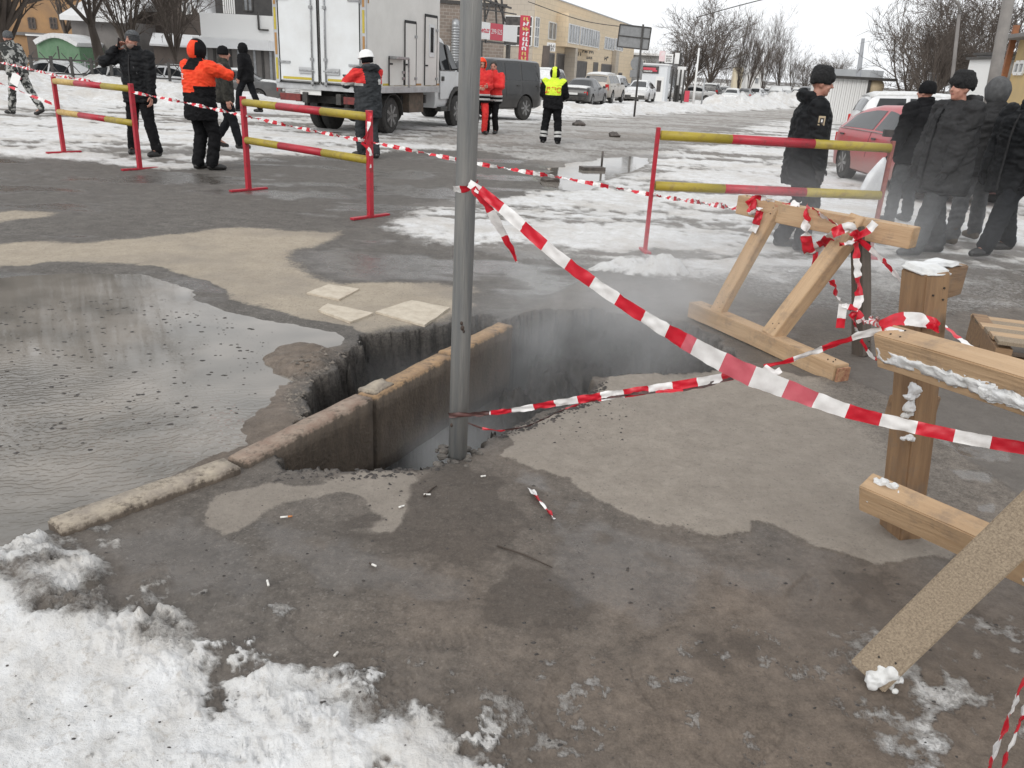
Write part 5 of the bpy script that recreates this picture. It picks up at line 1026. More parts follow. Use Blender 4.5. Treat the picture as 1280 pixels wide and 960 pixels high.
# man at the right edge
rz = rad(112); c, l, r = at_feet((1222, 324), (1262, 318), rz)
person('man in long black coat and beanie at the right edge', c, rz, 1.0, ((l[0] - 0.04, l[1], 0), (r[0] + 0.04, r[1] + 0.02, -10)), gloves=black_c, hands=((-0.26, 0.14, 0.83), (0.25, 0.14, 0.83)), head=(20, 0, 0), bulk=1.24, jacket=black2_c, hem=0.66, tr=jean_c, hat='beanie', hatm=black_c, hood=None, legw=1.1, seed=14)
# far person between the parked cars on the right
c = G(1258, 182); person('small dark hooded figure far behind at the right edge', c, rad(150), 1.0, hands=((-0.2, 0.15, 0.9), (0.2, 0.15, 0.9)), jacket=black_c, hood='up', tr=black_c, fine=False, bulk=1.1, seed=15, face=False)
# ================================================================== VEHICLES
glass_d = mat('car_glass', (0.018, 0.02, 0.022), 0.06, spec=0.6); glass_l = mat('frosted_glass', (0.10, 0.11, 0.12), 0.25, (0.22, 0.23, 0.24), 6); tyre_m = mat('tyre', (0.018, 0.018, 0.018), 0.85, (0.05, 0.047, 0.043), 12); rim_m = mat('rim', (0.33, 0.33, 0.33), 0.4, (0.14, 0.135, 0.13), 12, metal=0.6); dark_p = mat('dark_plastic', (0.022, 0.022, 0.023), 0.6, (0.06, 0.056, 0.05), 6); red_l = mat('tail_lens', (0.45, 0.012, 0.012), 0.2); clear_l = mat('head_lens', (0.62, 0.63, 0.64), 0.12); plate_m = mat('number_plate', (0.7, 0.7, 0.68), 0.5); chrome = mat('chrome_strip', (0.7, 0.7, 0.7), 0.2, metal=0.9)
def paint_m(nm, c, dirt=(0.20, 0.18, 0.16)):
    """car paint with street grime that gathers low on the body"""
    if nm in MATS: return MATS[nm]
    m = mat(nm, c, 0.32, tuple(0.75 * q + 0.25 * d for q, d in zip(c, dirt)), 3, coat=0.35); n = m.node_tree; b = n.nodes['Principled BSDF']; L = n.links; src = b.inputs['Base Color'].links[0].from_socket
    tc = n.nodes.new('ShaderNodeTexCoord'); sx = n.nodes.new('ShaderNodeSeparateXYZ'); L.new(tc.outputs['Object'], sx.inputs[0]); nz = n.nodes.new('ShaderNodeTexNoise'); nz.inputs['Scale'].default_value = 5; nz.inputs['Detail'].default_value = 5; L.new(tc.outputs['Object'], nz.inputs['Vector'])
    ad = n.nodes.new('ShaderNodeMath'); ad.operation = 'MULTIPLY_ADD'; ad.inputs[1].default_value = -0.5; L.new(nz.outputs[0], ad.inputs[0]); L.new(sx.outputs[2], ad.inputs[2]); mr = n.nodes.new('ShaderNodeMapRange'); L.new(ad.outputs[0], mr.inputs[0]); mr.inputs[1].default_value = 0.05; mr.inputs[2].default_value = 0.6; mr.inputs[3].default_value = 0.75; mr.inputs[4].default_value = 0.0
    mx = n.nodes.new('ShaderNodeMix'); mx.data_type = 'RGBA'; L.new(mr.outputs[0], mx.inputs[0]); L.new(src, mx.inputs[6]); mx.inputs[7].default_value = (*dirt, 1); L.new(mx.outputs[2], b.inputs['Base Color']); return m
P_WHITE = paint_m('paint_white', (0.70, 0.71, 0.72)); P_BLACK = paint_m('paint_black', (0.012, 0.0125, 0.0135), (0.06, 0.056, 0.052)); P_GREY = paint_m('paint_grey', (0.27, 0.275, 0.28)); P_SILV = paint_m('paint_silver', (0.47, 0.475, 0.48)); P_RED = paint_m('paint_red', (0.40, 0.022, 0.035), (0.22, 0.12, 0.10)); P_BEIGE = paint_m('paint_beige', (0.40, 0.36, 0.30)); P_DGREY = paint_m('paint_dark_grey', (0.05, 0.052, 0.055), (0.14, 0.13, 0.12))
PROF = {
 'sedan': dict(L=4.5, W=0.87, z0=0.20, wr=0.31, wb=(-0.29, 0.31), top=[(-.5, .60), (-.493, .82), (-.47, .96), (-.33, 1.01), (-.30, 1.03), (-.17, 1.36), (-.06, 1.45), (.04, 1.44), (.10, 1.40), (.25, 1.00), (.30, .96), (.45, .80), (.49, .66), (.5, .48)], belt=.93, wt=.56, rearw=(-.305, -.185), frontw=(.105, .245), side=[(-.24, -.03), (-.015, .20)], pil=.1),
 'hatch': dict(L=4.2, W=0.88, z0=0.20, wr=0.32, wb=(-0.30, 0.31), top=[(-.5, .60), (-.495, .85), (-.485, 1.0), (-.46, 1.10), (-.34, 1.32), (-.18, 1.42), (-.02, 1.43), (.07, 1.38), (.25, 1.00), (.30, .96), (.45, .80), (.49, .66), (.5, .48)], belt=.93, wt=.56, rearw=(-.465, -.35), frontw=(.075, .24), side=[(-.40, -.07), (-.05, .19)], pil=.1),
 'suv': dict(L=4.6, W=0.92, z0=0.30, wr=0.37, wb=(-0.29, 0.31), top=[(-.5, .70), (-.495, 1.0), (-.485, 1.15), (-.44, 1.62), (-.40, 1.68), (-.2, 1.72), (0, 1.71), (.07, 1.67), (.21, 1.16), (.25, 1.12), (.46, 1.00), (.49, .85), (.5, .6)], belt=1.08, wt=.64, rearw=(-.475, -.445), frontw=(.08, .20), side=[(-.42, -.24), (-.225, -.03), (-.015, .15)], pil=.1),
 'box4x4': dict(L=4.7, W=0.93, z0=0.36, wr=0.39, wb=(-0.27, 0.33), top=[(-.5, .75), (-.497, 1.0), (-.49, 1.2), (-.47, 1.84), (-.45, 1.88), (-.2, 1.91), (.02, 1.90), (.07, 1.86), (.155, 1.25), (.18, 1.22), (.47, 1.12), (.495, .95), (.5, .7)], belt=1.18, wt=.74, rearw=(-.487, -.473), frontw=(.075, .15), side=[(-.44, -.235), (-.215, -.05), (-.03, .10)], pil=.1)}
class Car:
    def __init__(s, kind):
        p = PROF[kind]; s.p = p; s.L = p['L']; y = np.linspace(-.5, .5, 61); s.ys = y * s.L; t = np.interp(y, [a for a, _ in p['top']], [b for _, b in p['top']]); k = np.array([.25, .5, .25]); tt = np.convolve(np.pad(t, 1, 'edge'), k, 'valid'); s.zt = tt
        s.zb = np.minimum(p['belt'] + 0.03 * (0.5 - np.abs(y)), s.zt - 0.03); ends = 1 - np.clip((np.abs(y) - .40) / .10, 0, 1) ** 2 * 0.16; s.w = p['W'] * ends
        g = np.clip((s.zt - s.zb - 0.05) / (max(s.zt) - p['belt'] - 0.05), 0, 1); s.wt = s.w * 0.86 * (1 - g) + p['wt'] * g; s.z0 = p['z0'] + np.clip((np.abs(y) - .42) / .08, 0, 1) * 0.10
    def at(s, y):
        f = lambda a: float(np.interp(y, s.ys, a)); return f(s.w), f(s.wt), f(s.z0), f(s.zb), f(s.zt)
    def half(s, y):
        w, wt, z0, zb, zt = s.at(y); m = (zb - z0)
        return [(0.0, z0), (w * .84, z0), (w * .965, z0 + .05), (w, z0 + m * .42), (w * .985, z0 + m * .8), (w * .95, zb), (wt, zt - min(.07, (zt - zb) * .5)), (wt * .86, zt - min(.018, (zt - zb) * .2)), (0.0, zt)]
    def body(s):
        mb = MB(); rows = []
        for y in s.ys:
            h = s.half(y); row = [(x, y, z) for x, z in h] + [(-x, y, z) for x, z in h[-2:0:-1]]; rows.append(row)
        n = len(rows[0]); vs = [p for r in rows for p in r]; fs = []
        for i in range(len(rows) - 1):
            for k in range(n): a = i * n + k; b = i * n + (k + 1) % n; fs.append((a, b, b + n, a + n))
        fs.append(tuple(range(n))[::1]); fs.append(tuple((len(rows) - 1) * n + k for k in reversed(range(n)))); mb.add(vs, fs)
        me = mb.mesh('body'); bm = bmesh.new(); bm.from_mesh(me); bmesh.ops.recalc_face_normals(bm, faces=bm.faces); bm.to_mesh(me); bm.free(); p = s.p
        c = MB()
        for wb in p['wb']:
            for sx in (-1, 1): c.tube([(sx * (p['W'] - .26), wb * s.L, p['wr']), (sx * (p['W'] + .3), wb * s.L, p['wr'])], p['wr'] + .055, 20, 1)
        cm = c.mesh('cut'); cb = bmesh.new(); cb.from_mesh(cm); bmesh.ops.recalc_face_normals(cb, faces=cb.faces); cb.to_mesh(cm); cb.free(); cm.materials.append(P_WHITE); cm.materials.append(dark_p); co = bpy.data.objects.new('cut', cm); COL.objects.link(co)
        me.materials.append(P_WHITE); me.materials.append(dark_p)
        def su(o): md = o.modifiers.new('b', 'BOOLEAN'); md.operation = 'DIFFERENCE'; md.object = co; md.solver = 'EXACT'
        r = evaluated(me, su); bpy.data.objects.remove(co); r.name = 'body'; r.polygons.foreach_set('use_smooth', [True] * len(r.polygons)); r.set_sharp_from_angle(angle=rad(32)); return r
    def side_patch(s, y0, y1, t0, t1, sx, off=0.006, name='side_window', r0=0.0, r1=0.0, ny=8):
        """glass lying on the body side between belt (t=0) and roof rail (t=1)"""
        vs = []
        for o in (off, -0.01):
            for i in range(ny + 1):
                for j in range(3):
                    t = t0 + (t1 - t0) * j / 2; y = (y0 + r0 * t) + ((y1 - r1 * t) - (y0 + r0 * t)) * i / ny; h = s.half(y); a, b = h[5], h[6]; x = a[0] + (b[0] - a[0]) * t + o; z = a[1] + (b[1] - a[1]) * t + o * .3; vs.append((sx * x, y, z))
        return s._sheet(vs, ny + 1, 3, name, sx)
    def top_patch(s, y0, y1, k, off, name, n=6, under=-0.01):
        vs = []
        for o in (off, under):
            for i in range(n + 1):
                y = y0 + (y1 - y0) * i / n; h = s.half(y); pl = [(-h[6][0], h[6][1]), (-h[7][0], h[7][1]), (0, h[8][1]), h[7], h[6]]
                for j in range(7):
                    u = (-1 + 2 * j / 6) * k * h[6][0]; z = float(np.interp(u, [q[0] for q in pl], [q[1] for q in pl])); dz = (s.at(y + .02)[4] - s.at(y - .02)[4]) / .04; nn = Vector((0, -dz, 1)).normalized(); vs.append((u, y + nn.y * o, z + nn.z * o))
        return s._sheet(vs, n + 1, 7, name, 1)
    def _sheet(s, vs, a, b, name, sx):
        N = a * b; fs = []
        for i in range(a - 1):
            for j in range(b - 1): q = (i * b + j, i * b + j + 1, (i + 1) * b + j + 1, (i + 1) * b + j); fs.append(q); fs.append(tuple(N + k for k in reversed(q)))
        for i in range(a - 1): fs.append((i * b, (i + 1) * b, N + (i + 1) * b, N + i * b)); fs.append((i * b + b - 1, N + i * b + b - 1, N + (i + 1) * b + b - 1, (i + 1) * b + b - 1))
        for j in range(b - 1): fs.append((j, N + j, N + j + 1, j + 1)); e = (a - 1) * b; fs.append((e + j, e + j + 1, N + e + j + 1, N + e + j))
        m = MB(); m.add(vs, fs); me = m.mesh(name, False); bm = bmesh.new(); bm.from_mesh(me); bmesh.ops.recalc_face_normals(bm, faces=bm.faces); bm.to_mesh(me); bm.free(); return me
WHEELS = {}
def wheel(parent, x, y, r, sx, wd=0.2, dual=False):
    key = (r, wd, sx)
    if key not in WHEELS:
        mb = MB(); prof = [(-wd / 2, r * .66), (-wd / 2, r * .9), (-wd * .36, r), (wd * .36, r), (wd / 2, r * .9), (wd / 2, r * .66)]
        mb.tube([(sx * a, 0, 0) for a, _ in prof], [b for _, b in prof], 26, 0); t = mb.mesh('tyre', True); t.set_sharp_from_angle(angle=rad(40)); t.materials.append(tyre_m)
        m2 = MB(); m2.tube([(sx * wd * .30, 0, 0), (sx * (wd / 2 + .004), 0, 0)], [r * .60, r * .655], 26, 1); m2.tube([(sx * (wd / 2 - .02), 0, 0), (sx * (wd / 2 + .02), 0, 0)], [r * .2, r * .15], 12, 0)
        for k in range(7): a = k * 6.283 / 7; m2.beam((sx * (wd / 2 + .002), math.cos(a) * r * .12, math.sin(a) * r * .12), (sx * (wd / 2 + .006), math.cos(a) * r * .62, math.sin(a) * r * .62), r * .16, .02, (1, 0, 0), 0)
        m2.tube([(sx * (wd / 2 - .01), 0, 0), (sx * (wd / 2 + .012), 0, 0)], [r * .66, r * .62], 26, 1); ri = m2.mesh('rim'); ri.materials.append(rim_m); ri.materials.append(dark_p); WHEELS[key] = (t, ri)
    t, ri = WHEELS[key]; w = link('wheel', t, parent); w.location = (x, y, r); o = link('rim', ri, w); return w
def car_template(kind, snow=0.0):
    c = Car(kind); p = c.p; e = empty('parked_car'); L = c.L; b = link('body', c.body(), e); b.material_slots[0].link = 'OBJECT'; b.material_slots[0].material = P_WHITE
    for sx in (-1, 1):
        for q, (a, d) in enumerate(p['side']): link('side_window', c.side_patch(a * L, d * L, .10, .90, sx, r0=.16 if q == 0 else .02, r1=.30 if q == len(p['side']) - 1 and kind != 'box4x4' else (.1 if q == len(p['side']) - 1 else .02)), e, glass_d)
        for wb in p['wb']: wheel(e, sx * (p['W'] - .115), wb * L, p['wr'], sx)
        w, wt, z0, zb, zt = c.at(L * .44); mb = MB(); mb.box((sx * (w - .20), L * .462, zb - .10), (.30, .16, .13), Matrix.Rotation(sx * -.35, 3, 'Z')); mb.build('headlight', clear_l, e, bevel=.02)
        w, wt, z0, zb, zt = c.at(-L * .485); mb = MB(); mb.box((sx * (w - .10), -L * .478, zb - .12), (.22, .14, .17 if kind in ('sedan', 'hatch') else .34), Matrix.Rotation(sx * .3, 3, 'Z')); mb.build('tail_light', red_l, e, bevel=.02)
        w, wt, z0, zb, zt = c.at(p['side'][-1][1] * L - .15); mb = MB(); mb.box((sx * (w + .075), p['side'][-1][1] * L - .12, zb + .05), (.16, .09, .12)); mb.build('mirror', dark_p, e, bevel=.02)
        for q, (a, d) in enumerate(p['side']):
            w, wt, z0, zb, zt = c.at((a * L)); mb = MB(); yy = (a + .035) * L; mb.box((sx * (c.at(yy)[0] * .985 + .006), yy, zb - .10), (.022, .16, .03)); mb.build('door_handle', dark_p, e)
            yy = d * L + .02; h = c.half(yy); mb = MB()
            for k in (3, 4): mb.beam((sx * (h[k][0] + .001), yy, h[k][1]), (sx * (h[k + 1][0] + .001), yy, h[k + 1][1]), .012, .006, (sx, 0, 0))
            mb.build('door_gap', dark_p, e)
    link('rear_window', c.top_patch(p['rearw'][0] * L, p['rearw'][1] * L, .93, .012, 'rear_window'), e, glass_d); link('windshield', c.top_patch(p['frontw'][0] * L, p['frontw'][1] * L, .95, .012, 'windshield'), e, glass_d)
    for sy, nm in ((1, 'front_bumper'), (-1, 'rear_bumper')):
        mb = MB(); w, wt, z0, zb, zt = c.at(sy * L * .47); mb.box((0, sy * (L * .5 - .03), z0 + .12), (w * 1.7, .16, .2)); mb.build(nm, dark_p, e, bevel=.04)
        mb = MB(); mb.box((0, sy * (L * .5 + .055), z0 + (.16 if sy > 0 else .36)), (.5, .012, .11)); mb.build('number_plate', plate_m, e)
    mb = MB(); w, wt, z0, zb, zt = c.at(L * .49); mb.box((0, L * .494, zb - .13), (w * 1.0, .05, .12)); mb.build('grille', dark_p, e, bevel=.01)
    return e, c
TEMPL = {}
def car(kind, label, pos, rz, paint, snow=(), group='cars parked along the street', anchor=(0, 0), s=1.0, name='parked_car'):
    if kind not in TEMPL: e, c = car_template(kind); TEMPL[kind] = (e, c, True); first = True
    else: first = False
    e, c, _ = TEMPL[kind]
    if not first: e = copy_tree(e)
    e.name = name; tag(e, label, 'car', group); ca, sa = math.cos(rz), math.sin(rz)
    e.location = (pos[0] - (ca * anchor[0] - sa * anchor[1]) * s, pos[1] - (sa * anchor[0] + ca * anchor[1]) * s, pos[2]); e.rotation_euler = (0, 0, rz); e.scale = (s, s, s)
    for o in e.children:
        if o.name.startswith('body'): o.material_slots[0].link = 'OBJECT'; o.material_slots[0].material = paint
    L = c.L; p = c.p
    for k in snow:
        rng = {'roof': (p['rearw'][1] * L + .05, p['frontw'][0] * L - .05, .96, .05), 'hood': (p['frontw'][1] * L + .12, L * .45, 1.0, .04), 'trunk': (-L * .47, p['rearw'][0] * L - .03, 1.0, .04), 'screen': (p['frontw'][0] * L, p['frontw'][1] * L, .96, .045), 'back': (p['rearw'][0] * L, p['rearw'][1] * L, .95, .04)}[k]
        if rng[1] - rng[0] < .1: continue
        me = c.top_patch(rng[0], rng[1], rng[2], rng[3], 'snow_cover', 10); lumpy(me, .018, 5, int(pos[0] * 10)); me.polygons.foreach_set('use_smooth', [True] * len(me.polygons)); link('snow_cover', me, e, snow_m)
    return e
def gz_at(px, py, dz=0.0): q = GZ(px, py); q[2] += dz; return q
def at_Y(px, Y):
    """point on the ground at distance Y under the pixel column px"""
    q = W(px, 100, Y); q[2] = ground_z(q[0], q[1]); return q
ST = rad(-19)
car('box4x4', 'boxy black off-road car behind the two red workers, right of the pole', gz_at(653, 150), rad(143), P_BLACK, (), anchor=(-.82, -1.27))
car('suv', 'light grey off-road car partly hidden behind the traffic officer', gz_at(678, 131), rad(168), P_SILV, ('roof', 'screen'))
car('sedan', 'black sedan seen from behind, nearest car right of the traffic officer', gz_at(738, 132.5), ST, P_BLACK, ('trunk',), anchor=(.76, -1.3))
car('suv', 'dirty beige off-road car parked ahead of the black sedan', gz_at(763, 129), ST, P_BEIGE, ('roof',), anchor=(.8, -1.3))
car('suv', 'white off-road car with snow on its roof beyond the beige one', at_Y(770, 63), ST, P_WHITE, ('roof',))
car('hatch', 'dark grey car between the white off-road car and the road sign', at_Y(786, 70), rad(170), P_DGREY, ())
car('hatch', 'white hatchback facing the camera beneath the road sign', gz_at(793, 128), rad(163), P_WHITE, ('roof', 'hood'), anchor=(0, 1.9))
car('sedan', 'white sedan covered in snow in front of the white kiosk', gz_at(830, 123), rad(160), P_WHITE, ('roof', 'hood', 'trunk'))
car('sedan', 'silver sedan in side view by the slanted white mast', gz_at(866, 126.5), rad(74), P_SILV, ('roof',))
car('suv', 'black off-road car with red lamps right behind the silver sedan', gz_at(889, 125), ST, P_BLACK, ())
car('hatch', 'light hatchback with bright red lamp beside the black off-road car', gz_at(905, 123.5), ST, P_SILV, ('roof',))
for i, (px, Y, rz_, k, pt_, lab) in enumerate([(918, 84, ST, 'sedan', P_WHITE, 'white sedan ahead of the light hatchback with the red lamp'), (934, 95, ST, 'hatch', P_GREY, 'grey hatchback under the leftmost poplar'), (948, 100, rad(150), 'sedan', P_WHITE, 'white sedan by the small white gabled house'), (960, 110, ST, 'hatch', P_SILV, 'silver hatchback in front of the second poplar'), (972, 104, rad(165), 'suv', P_GREY, 'grey off-road car facing the camera between two poplars'), (984, 118, rad(160), 'suv', P_SILV, 'silver off-road car in front of the rightmost poplar'), (998, 125, ST, 'sedan', P_WHITE, 'far white sedan at the end of the parked row'), (1010, 118, ST, 'hatch', P_DGREY, 'far dark hatchback just left of the policeman')]):
    car(k, lab, at_Y(px, Y), rz_, pt_, ('roof',) if i % 2 == 0 else (), s=1.0)
# red car, white estate behind it
rc = car('hatch', 'red hatchback with dark side windows parked behind the policeman', np.array([6.62, 14.25, ground_z(6.6, 14.3) - 0.03]), rad(181), P_RED, (), group=None, s=0.94)
m_ = MB(); cc = TEMPL['hatch'][1]
for i in range(12): ya, yb = -1.75 + .21 * i, -1.75 + .21 * (i + 1); ha, hb = cc.half(ya), cc.half(yb); m_.beam((-(ha[5][0] + .004), ya, ha[5][1] + .01), (-(hb[5][0] + .004), yb, hb[5][1] + .01), .012, .03, (-1, 0, 0)); m_.beam((ha[5][0] + .004, ya, ha[5][1] + .01), (hb[5][0] + .004, yb, hb[5][1] + .01), .012, .03, (1, 0, 0))
m_.build('chrome_strip', chrome, rc)
car('suv', 'white estate car with snowy roof directly behind the red hatchback', np.array([9.75, 20.4, ground_z(9.7, 20.4)]), rad(-101), P_WHITE, ('roof', 'hood'), group=None, s=0.86)
# courtyard cars
for px, Y, rz_, k, pt_, sn, lab in [(72, 38.5, rad(88), 'sedan', P_WHITE, ('roof', 'hood', 'trunk', 'screen', 'back'), 'car buried under snow behind the low fence at far left'), (142, 37.5, rad(82), 'hatch', P_SILV, ('roof', 'hood'), 'silver hatchback with snowy roof behind the fence, left of the man on the phone'), (292, 41, rad(95), 'sedan', P_DGREY, ('roof',), 'dark sedan behind the snow heap between orange jacket man and hooded walker'), (215, 42, rad(80), 'sedan', P_WHITE, ('roof', 'hood', 'screen', 'trunk'), 'snowy white sedan behind the fence, between the phone man and the orange jacket')]:
    car(k, lab, at_Y(px, Y), rz_, pt_, sn, group='cars in the courtyard behind the fence')
# ------------------------------------------------------------------ the box truck
def truck():
    white = mat('truck_white', (0.66, 0.68, 0.69), 0.4, (0.60, 0.61, 0.61), 2.0); side_w = mat('truck_side_white', (0.70, 0.69, 0.66), 0.45, (0.62, 0.61, 0.58), 1.5); seal = mat('door_seal', (0.015, 0.015, 0.016), 0.7); alu = mat('aluminium', (0.50, 0.51, 0.52), 0.4, (0.38, 0.385, 0.39), 5, metal=0.3); ty = mat('reflective_yellow', (0.50, 0.40, 0.03), 0.4, (0.42, 0.33, 0.05), 20); tb = mat('reflective_brown', (0.36, 0.19, 0.06), 0.5); steel = mat('hinge_steel', (0.42, 0.43, 0.44), 0.35, (0.25, 0.25, 0.25), 20, metal=0.6); fr_red = mat('lamp_red', (0.20, 0.03, 0.025), 0.4, (0.1, 0.02, 0.02), 12)
    rz = rad(-18.5); e = empty('box_truck', (0, 0, 0), rz, 'white box truck with closed rear doors parked behind the white helmet worker', 'truck')
    ra = (GZ(485, 166.5) + GZ(402, 160)) / 2; e.location = (ra[0], ra[1], ra[2])
    # local: rear axle at y=0, front axle at y=3.75; box from y=-1.35 to 2.15
    y0, y1, hw, zb, zt = -1.38, 2.30, 1.12, 1.03, 3.05
    def part(nm, fn, m, bevel=0.0, parent=None, smooth=False): mb = MB(); fn(mb); return mb.build(nm, m, parent or e, smooth, bevel)
    part('cargo_box', lambda b: b.box((0, (y0 + y1) / 2, (zb + zt) / 2), (2 * hw, y1 - y0, zt - zb)), side_w, .02)
    part('floor_rail', lambda b: b.box((0, (y0 + y1) / 2, zb - .06), (2 * hw + .03, y1 - y0 + .03, .13)), alu, .01)
    for sx in (-1, 1):
        part('corner_post', lambda b: b.box((sx * (hw - .055), y0 - .012, (zb + zt) / 2), (.13, .06, zt - zb + .02)), alu, .012)
        d = part('rear_door', lambda b: b.box((sx * .525, y0 - .03, (zb + zt) / 2 + .01), (.985, .05, zt - zb - .08)), white, .008)
        for nm, c, dm in (('seal', (sx * .99, 0, 0), (.03, .02, 2.0)), ('seal', (sx * .525, 0, -1.01), (.985, .02, .03)), ('seal', (sx * .525, 0, 1.01), (.985, .02, .03)), ('seal', (sx * .028, 0, 0), (.022, .02, 2.0))): part(nm, lambda b: b.box((c[0], y0 - .048, (zb + zt) / 2 + .01 + c[2]), dm), seal, 0, d)
        part('lock_rod', lambda b: b.tube([(sx * .165, y0 - .085, zb - .05), (sx * .165, y0 - .085, zt - .05)], .016, 8), steel, 0, d, True)
        for z in (zb + .02, zb + .5, zt - .5): part('rod_bracket', lambda b: b.box((sx * .165, y0 - .08, z), (.07, .06, .06)), steel, .008, d)
        for z in (zb + .42, zt - .34): part('hinge', lambda b: (b.box((sx * .86, y0 - .068, z), (.27, .03, .045)), b.tube([(sx * 1.0, y0 - .075, z - .06), (sx * 1.0, y0 - .075, z + .06)], .025, 8)), steel, 0, d)
        part('handle', lambda b: b.box((sx * .34, y0 - .075, zb + .27), (.32, .03, .13)), alu, .01, d); part('handle_bar', lambda b: b.box((sx * .30, y0 - .10, zb + .27), (.36, .022, .03)), steel, .006, d)
        part('reflective_strip', lambda b: b.box((sx * .56, y0 - .059, zb + .10), (.72, .006, .05)), ty, 0, d); part('reflective_strip', lambda b: b.box((sx * .56, y0 - .059, zt - .09), (.72, .006, .05)), ty, 0, d)
        for k in range(4): part('reflective_strip', lambda b: b.box((sx * (hw - .045), y0 - .046, zb + .28 + .5 * k), (.05, .006, .44)), ty if k % 2 == 0 else tb)
        for k in range(7): part('reflective_strip', lambda b: b.box((sx * (hw + .003), y0 + .35 + .53 * k, zb + .055), (.006, .36, .045)), ty if k % 2 else tb)
        part('corner_mark', lambda b: (b.box((sx * (hw + .003), y0 + .22, zt - .12), (.006, .30, .05)), b.box((sx * (hw + .0035), y0 + .09, zt - .25), (.006, .05, .26))), tb)
        # side doors
        for ya, yb, za, zc, win in ((.36, .93, zb + .04, zt - .62, False), (1.42, 2.10, zb + .04, zt - .42, True), (-.42, .28, zb + .04, zb + .62, False)):
            dd = part('side_door', lambda b: b.box((sx * (hw + .012), (ya + yb) / 2, (za + zc) / 2), (.03, yb - ya, zc - za)), side_w, .006)
            for q in (ya, yb): part('seal', lambda b: b.box((sx * (hw + .022), q, (za + zc) / 2), (.02, .024, zc - za)), seal, 0, dd)
            part('seal', lambda b: b.box((sx * (hw + .021), (ya + yb) / 2, zc), (.02, yb - ya, .06)), seal, 0, dd)
            for z in (za + .15, zc - .3): part('hinge', lambda b: b.box((sx * (hw + .035), yb - .03, z), (.03, .11, .06)), steel, .006, dd)
            part('handle', lambda b: b.box((sx * (hw + .035), ya + .08, za + .45), (.03, .10, .035)), seal, 0, dd)
            if win: part('window_frame', lambda b: b.box((sx * (hw + .028), (ya + yb) / 2 + .02, zc - .55), (.02, .30, .74)), white, .02, dd); part('window', lambda b: b.box((sx * (hw + .038), (ya + yb) / 2 + .02, zc - .53), (.012, .17, .56)), glass_d, .01, dd)
        part('step_plate', lambda b: (b.box((sx * (hw + .10), -.1, zb + .62), (.22, .62, .05)), b.box((sx * (hw + .19), .22, zb + .31), (.03, .05, .62))), steel, .006)
        # wheels, mudguards
        wheel(e, sx * .86, 0, .40, sx, .24); wheel(e, sx * .56, 0, .40, sx, .22); wheel(e, sx * .90, 3.75, .40, sx, .22)
        def guard(b):
            for k in range(9): a0, a1 = math.pi * (k / 9), math.pi * ((k + 1) / 9); b.beam((sx * .86, math.cos(a0) * .50, .40 + math.sin(a0) * .48), (sx * .86, math.cos(a1) * .50, .40 + math.sin(a1) * .48), .34, .014, (0, 0, 1) if 0.3 < a0 < 2.8 else (0, 1, 0))
        part('mudguard', guard, dark_p)
        part('side_box', lambda b: b.box((sx * .78, 1.35, .66), (.36, .80, .46)), mat('muddy_box', (0.16, 0.12, 0.09), 0.8, (0.09, 0.075, 0.06), 8, bump=.4), .02)
        part('tail_lamp', lambda b: b.box((sx * .80, y0 + .02, zb - .30), (.52, .06, .15)), fr_red, .01)
    part('chassis', lambda b: (b.box((-.42, .9, .74), (.12, 4.6, .22)), b.box((.42, .9, .74), (.12, 4.6, .22)), b.box((0, -.9, .7), (1.9, .12, .16)), b.box((0, .9, .72), (1.6, .1, .2)), b.box((0, 2.2, .72), (1.6, .1, .2))), dark_p, .01)
    part('axle', lambda b: (b.tube([(-.9, 0, .40), (.9, 0, .40)], .09, 12), b.ball((0, 0, .40), (.2, .2, .2), 12, 8)), dark_p, 0, None, True)
    part('underrun_bar', lambda b: b.box((0, y0 + .10, .50), (2.05, .10, .14)), dark_p, .02); part('bar_bracket', lambda b: (b.box((-.5, y0 + .2, .66), (.08, .1, .4)), b.box((.5, y0 + .2, .66), (.08, .1, .4))), dark_p)
    part('number_plate', lambda b: b.box((-.30, y0 + .04, zb - .17), (.52, .012, .12)), plate_m, 0)
    # cab
    prof = [(2.52, 2.20, .92), (2.9, 2.27, .94), (3.25, 2.24, .95), (3.5, 2.02, .97), (3.95, 1.48, .98), (4.05, 1.40, .98), (4.55, 1.24, .96), (4.72, 1.05, .92), (4.78, .8, .86)]
    vs = []; n = None
    for y, zt_, w in prof:
        belt = min(1.38, zt_ - .06); g = max(0, min(1, (zt_ - 1.45) / .75)); wt = w * (.93 - .13 * g); r = [(w * .96, .50), (w, .62), (w, belt - .25), (w * .98, belt), (wt, zt_ - .09), (wt * .9, zt_ - .02), (0, zt_)]; row = [(a, y, z) for a, z in r] + [(-a, y, z) for a, z in r[-2::-1]]; n = len(row); vs += row
    fs = []
    for i in range(len(prof) - 1):
        for k in range(n): a = i * n + k; b = i * n + (k + 1) % n; fs.append((a, b, b + n, a + n))
    fs.append(tuple(range(n))); fs.append(tuple((len(prof) - 1) * n + k for k in reversed(range(n)))); mb = MB(); mb.add(vs, fs); me = mb.mesh('cab'); bm = bmesh.new(); bm.from_mesh(me); bmesh.ops.recalc_face_normals(bm, faces=bm.faces); bm.to_mesh(me); bm.free(); c = MB()
    for sx in (-1, 1): c.tube([(sx * .55, 3.75, .42), (sx * 1.4, 3.75, .42)], .52, 24, 1)
    cm = c.mesh('cut'); cb = bmesh.new(); cb.from_mesh(cm); bmesh.ops.recalc_face_normals(cb, faces=cb.faces); cb.to_mesh(cm); cb.free(); cm.materials.append(white); cm.materials.append(dark_p); co = bpy.data.objects.new('cut', cm); COL.objects.link(co); me.materials.append(white); me.materials.append(dark_p)
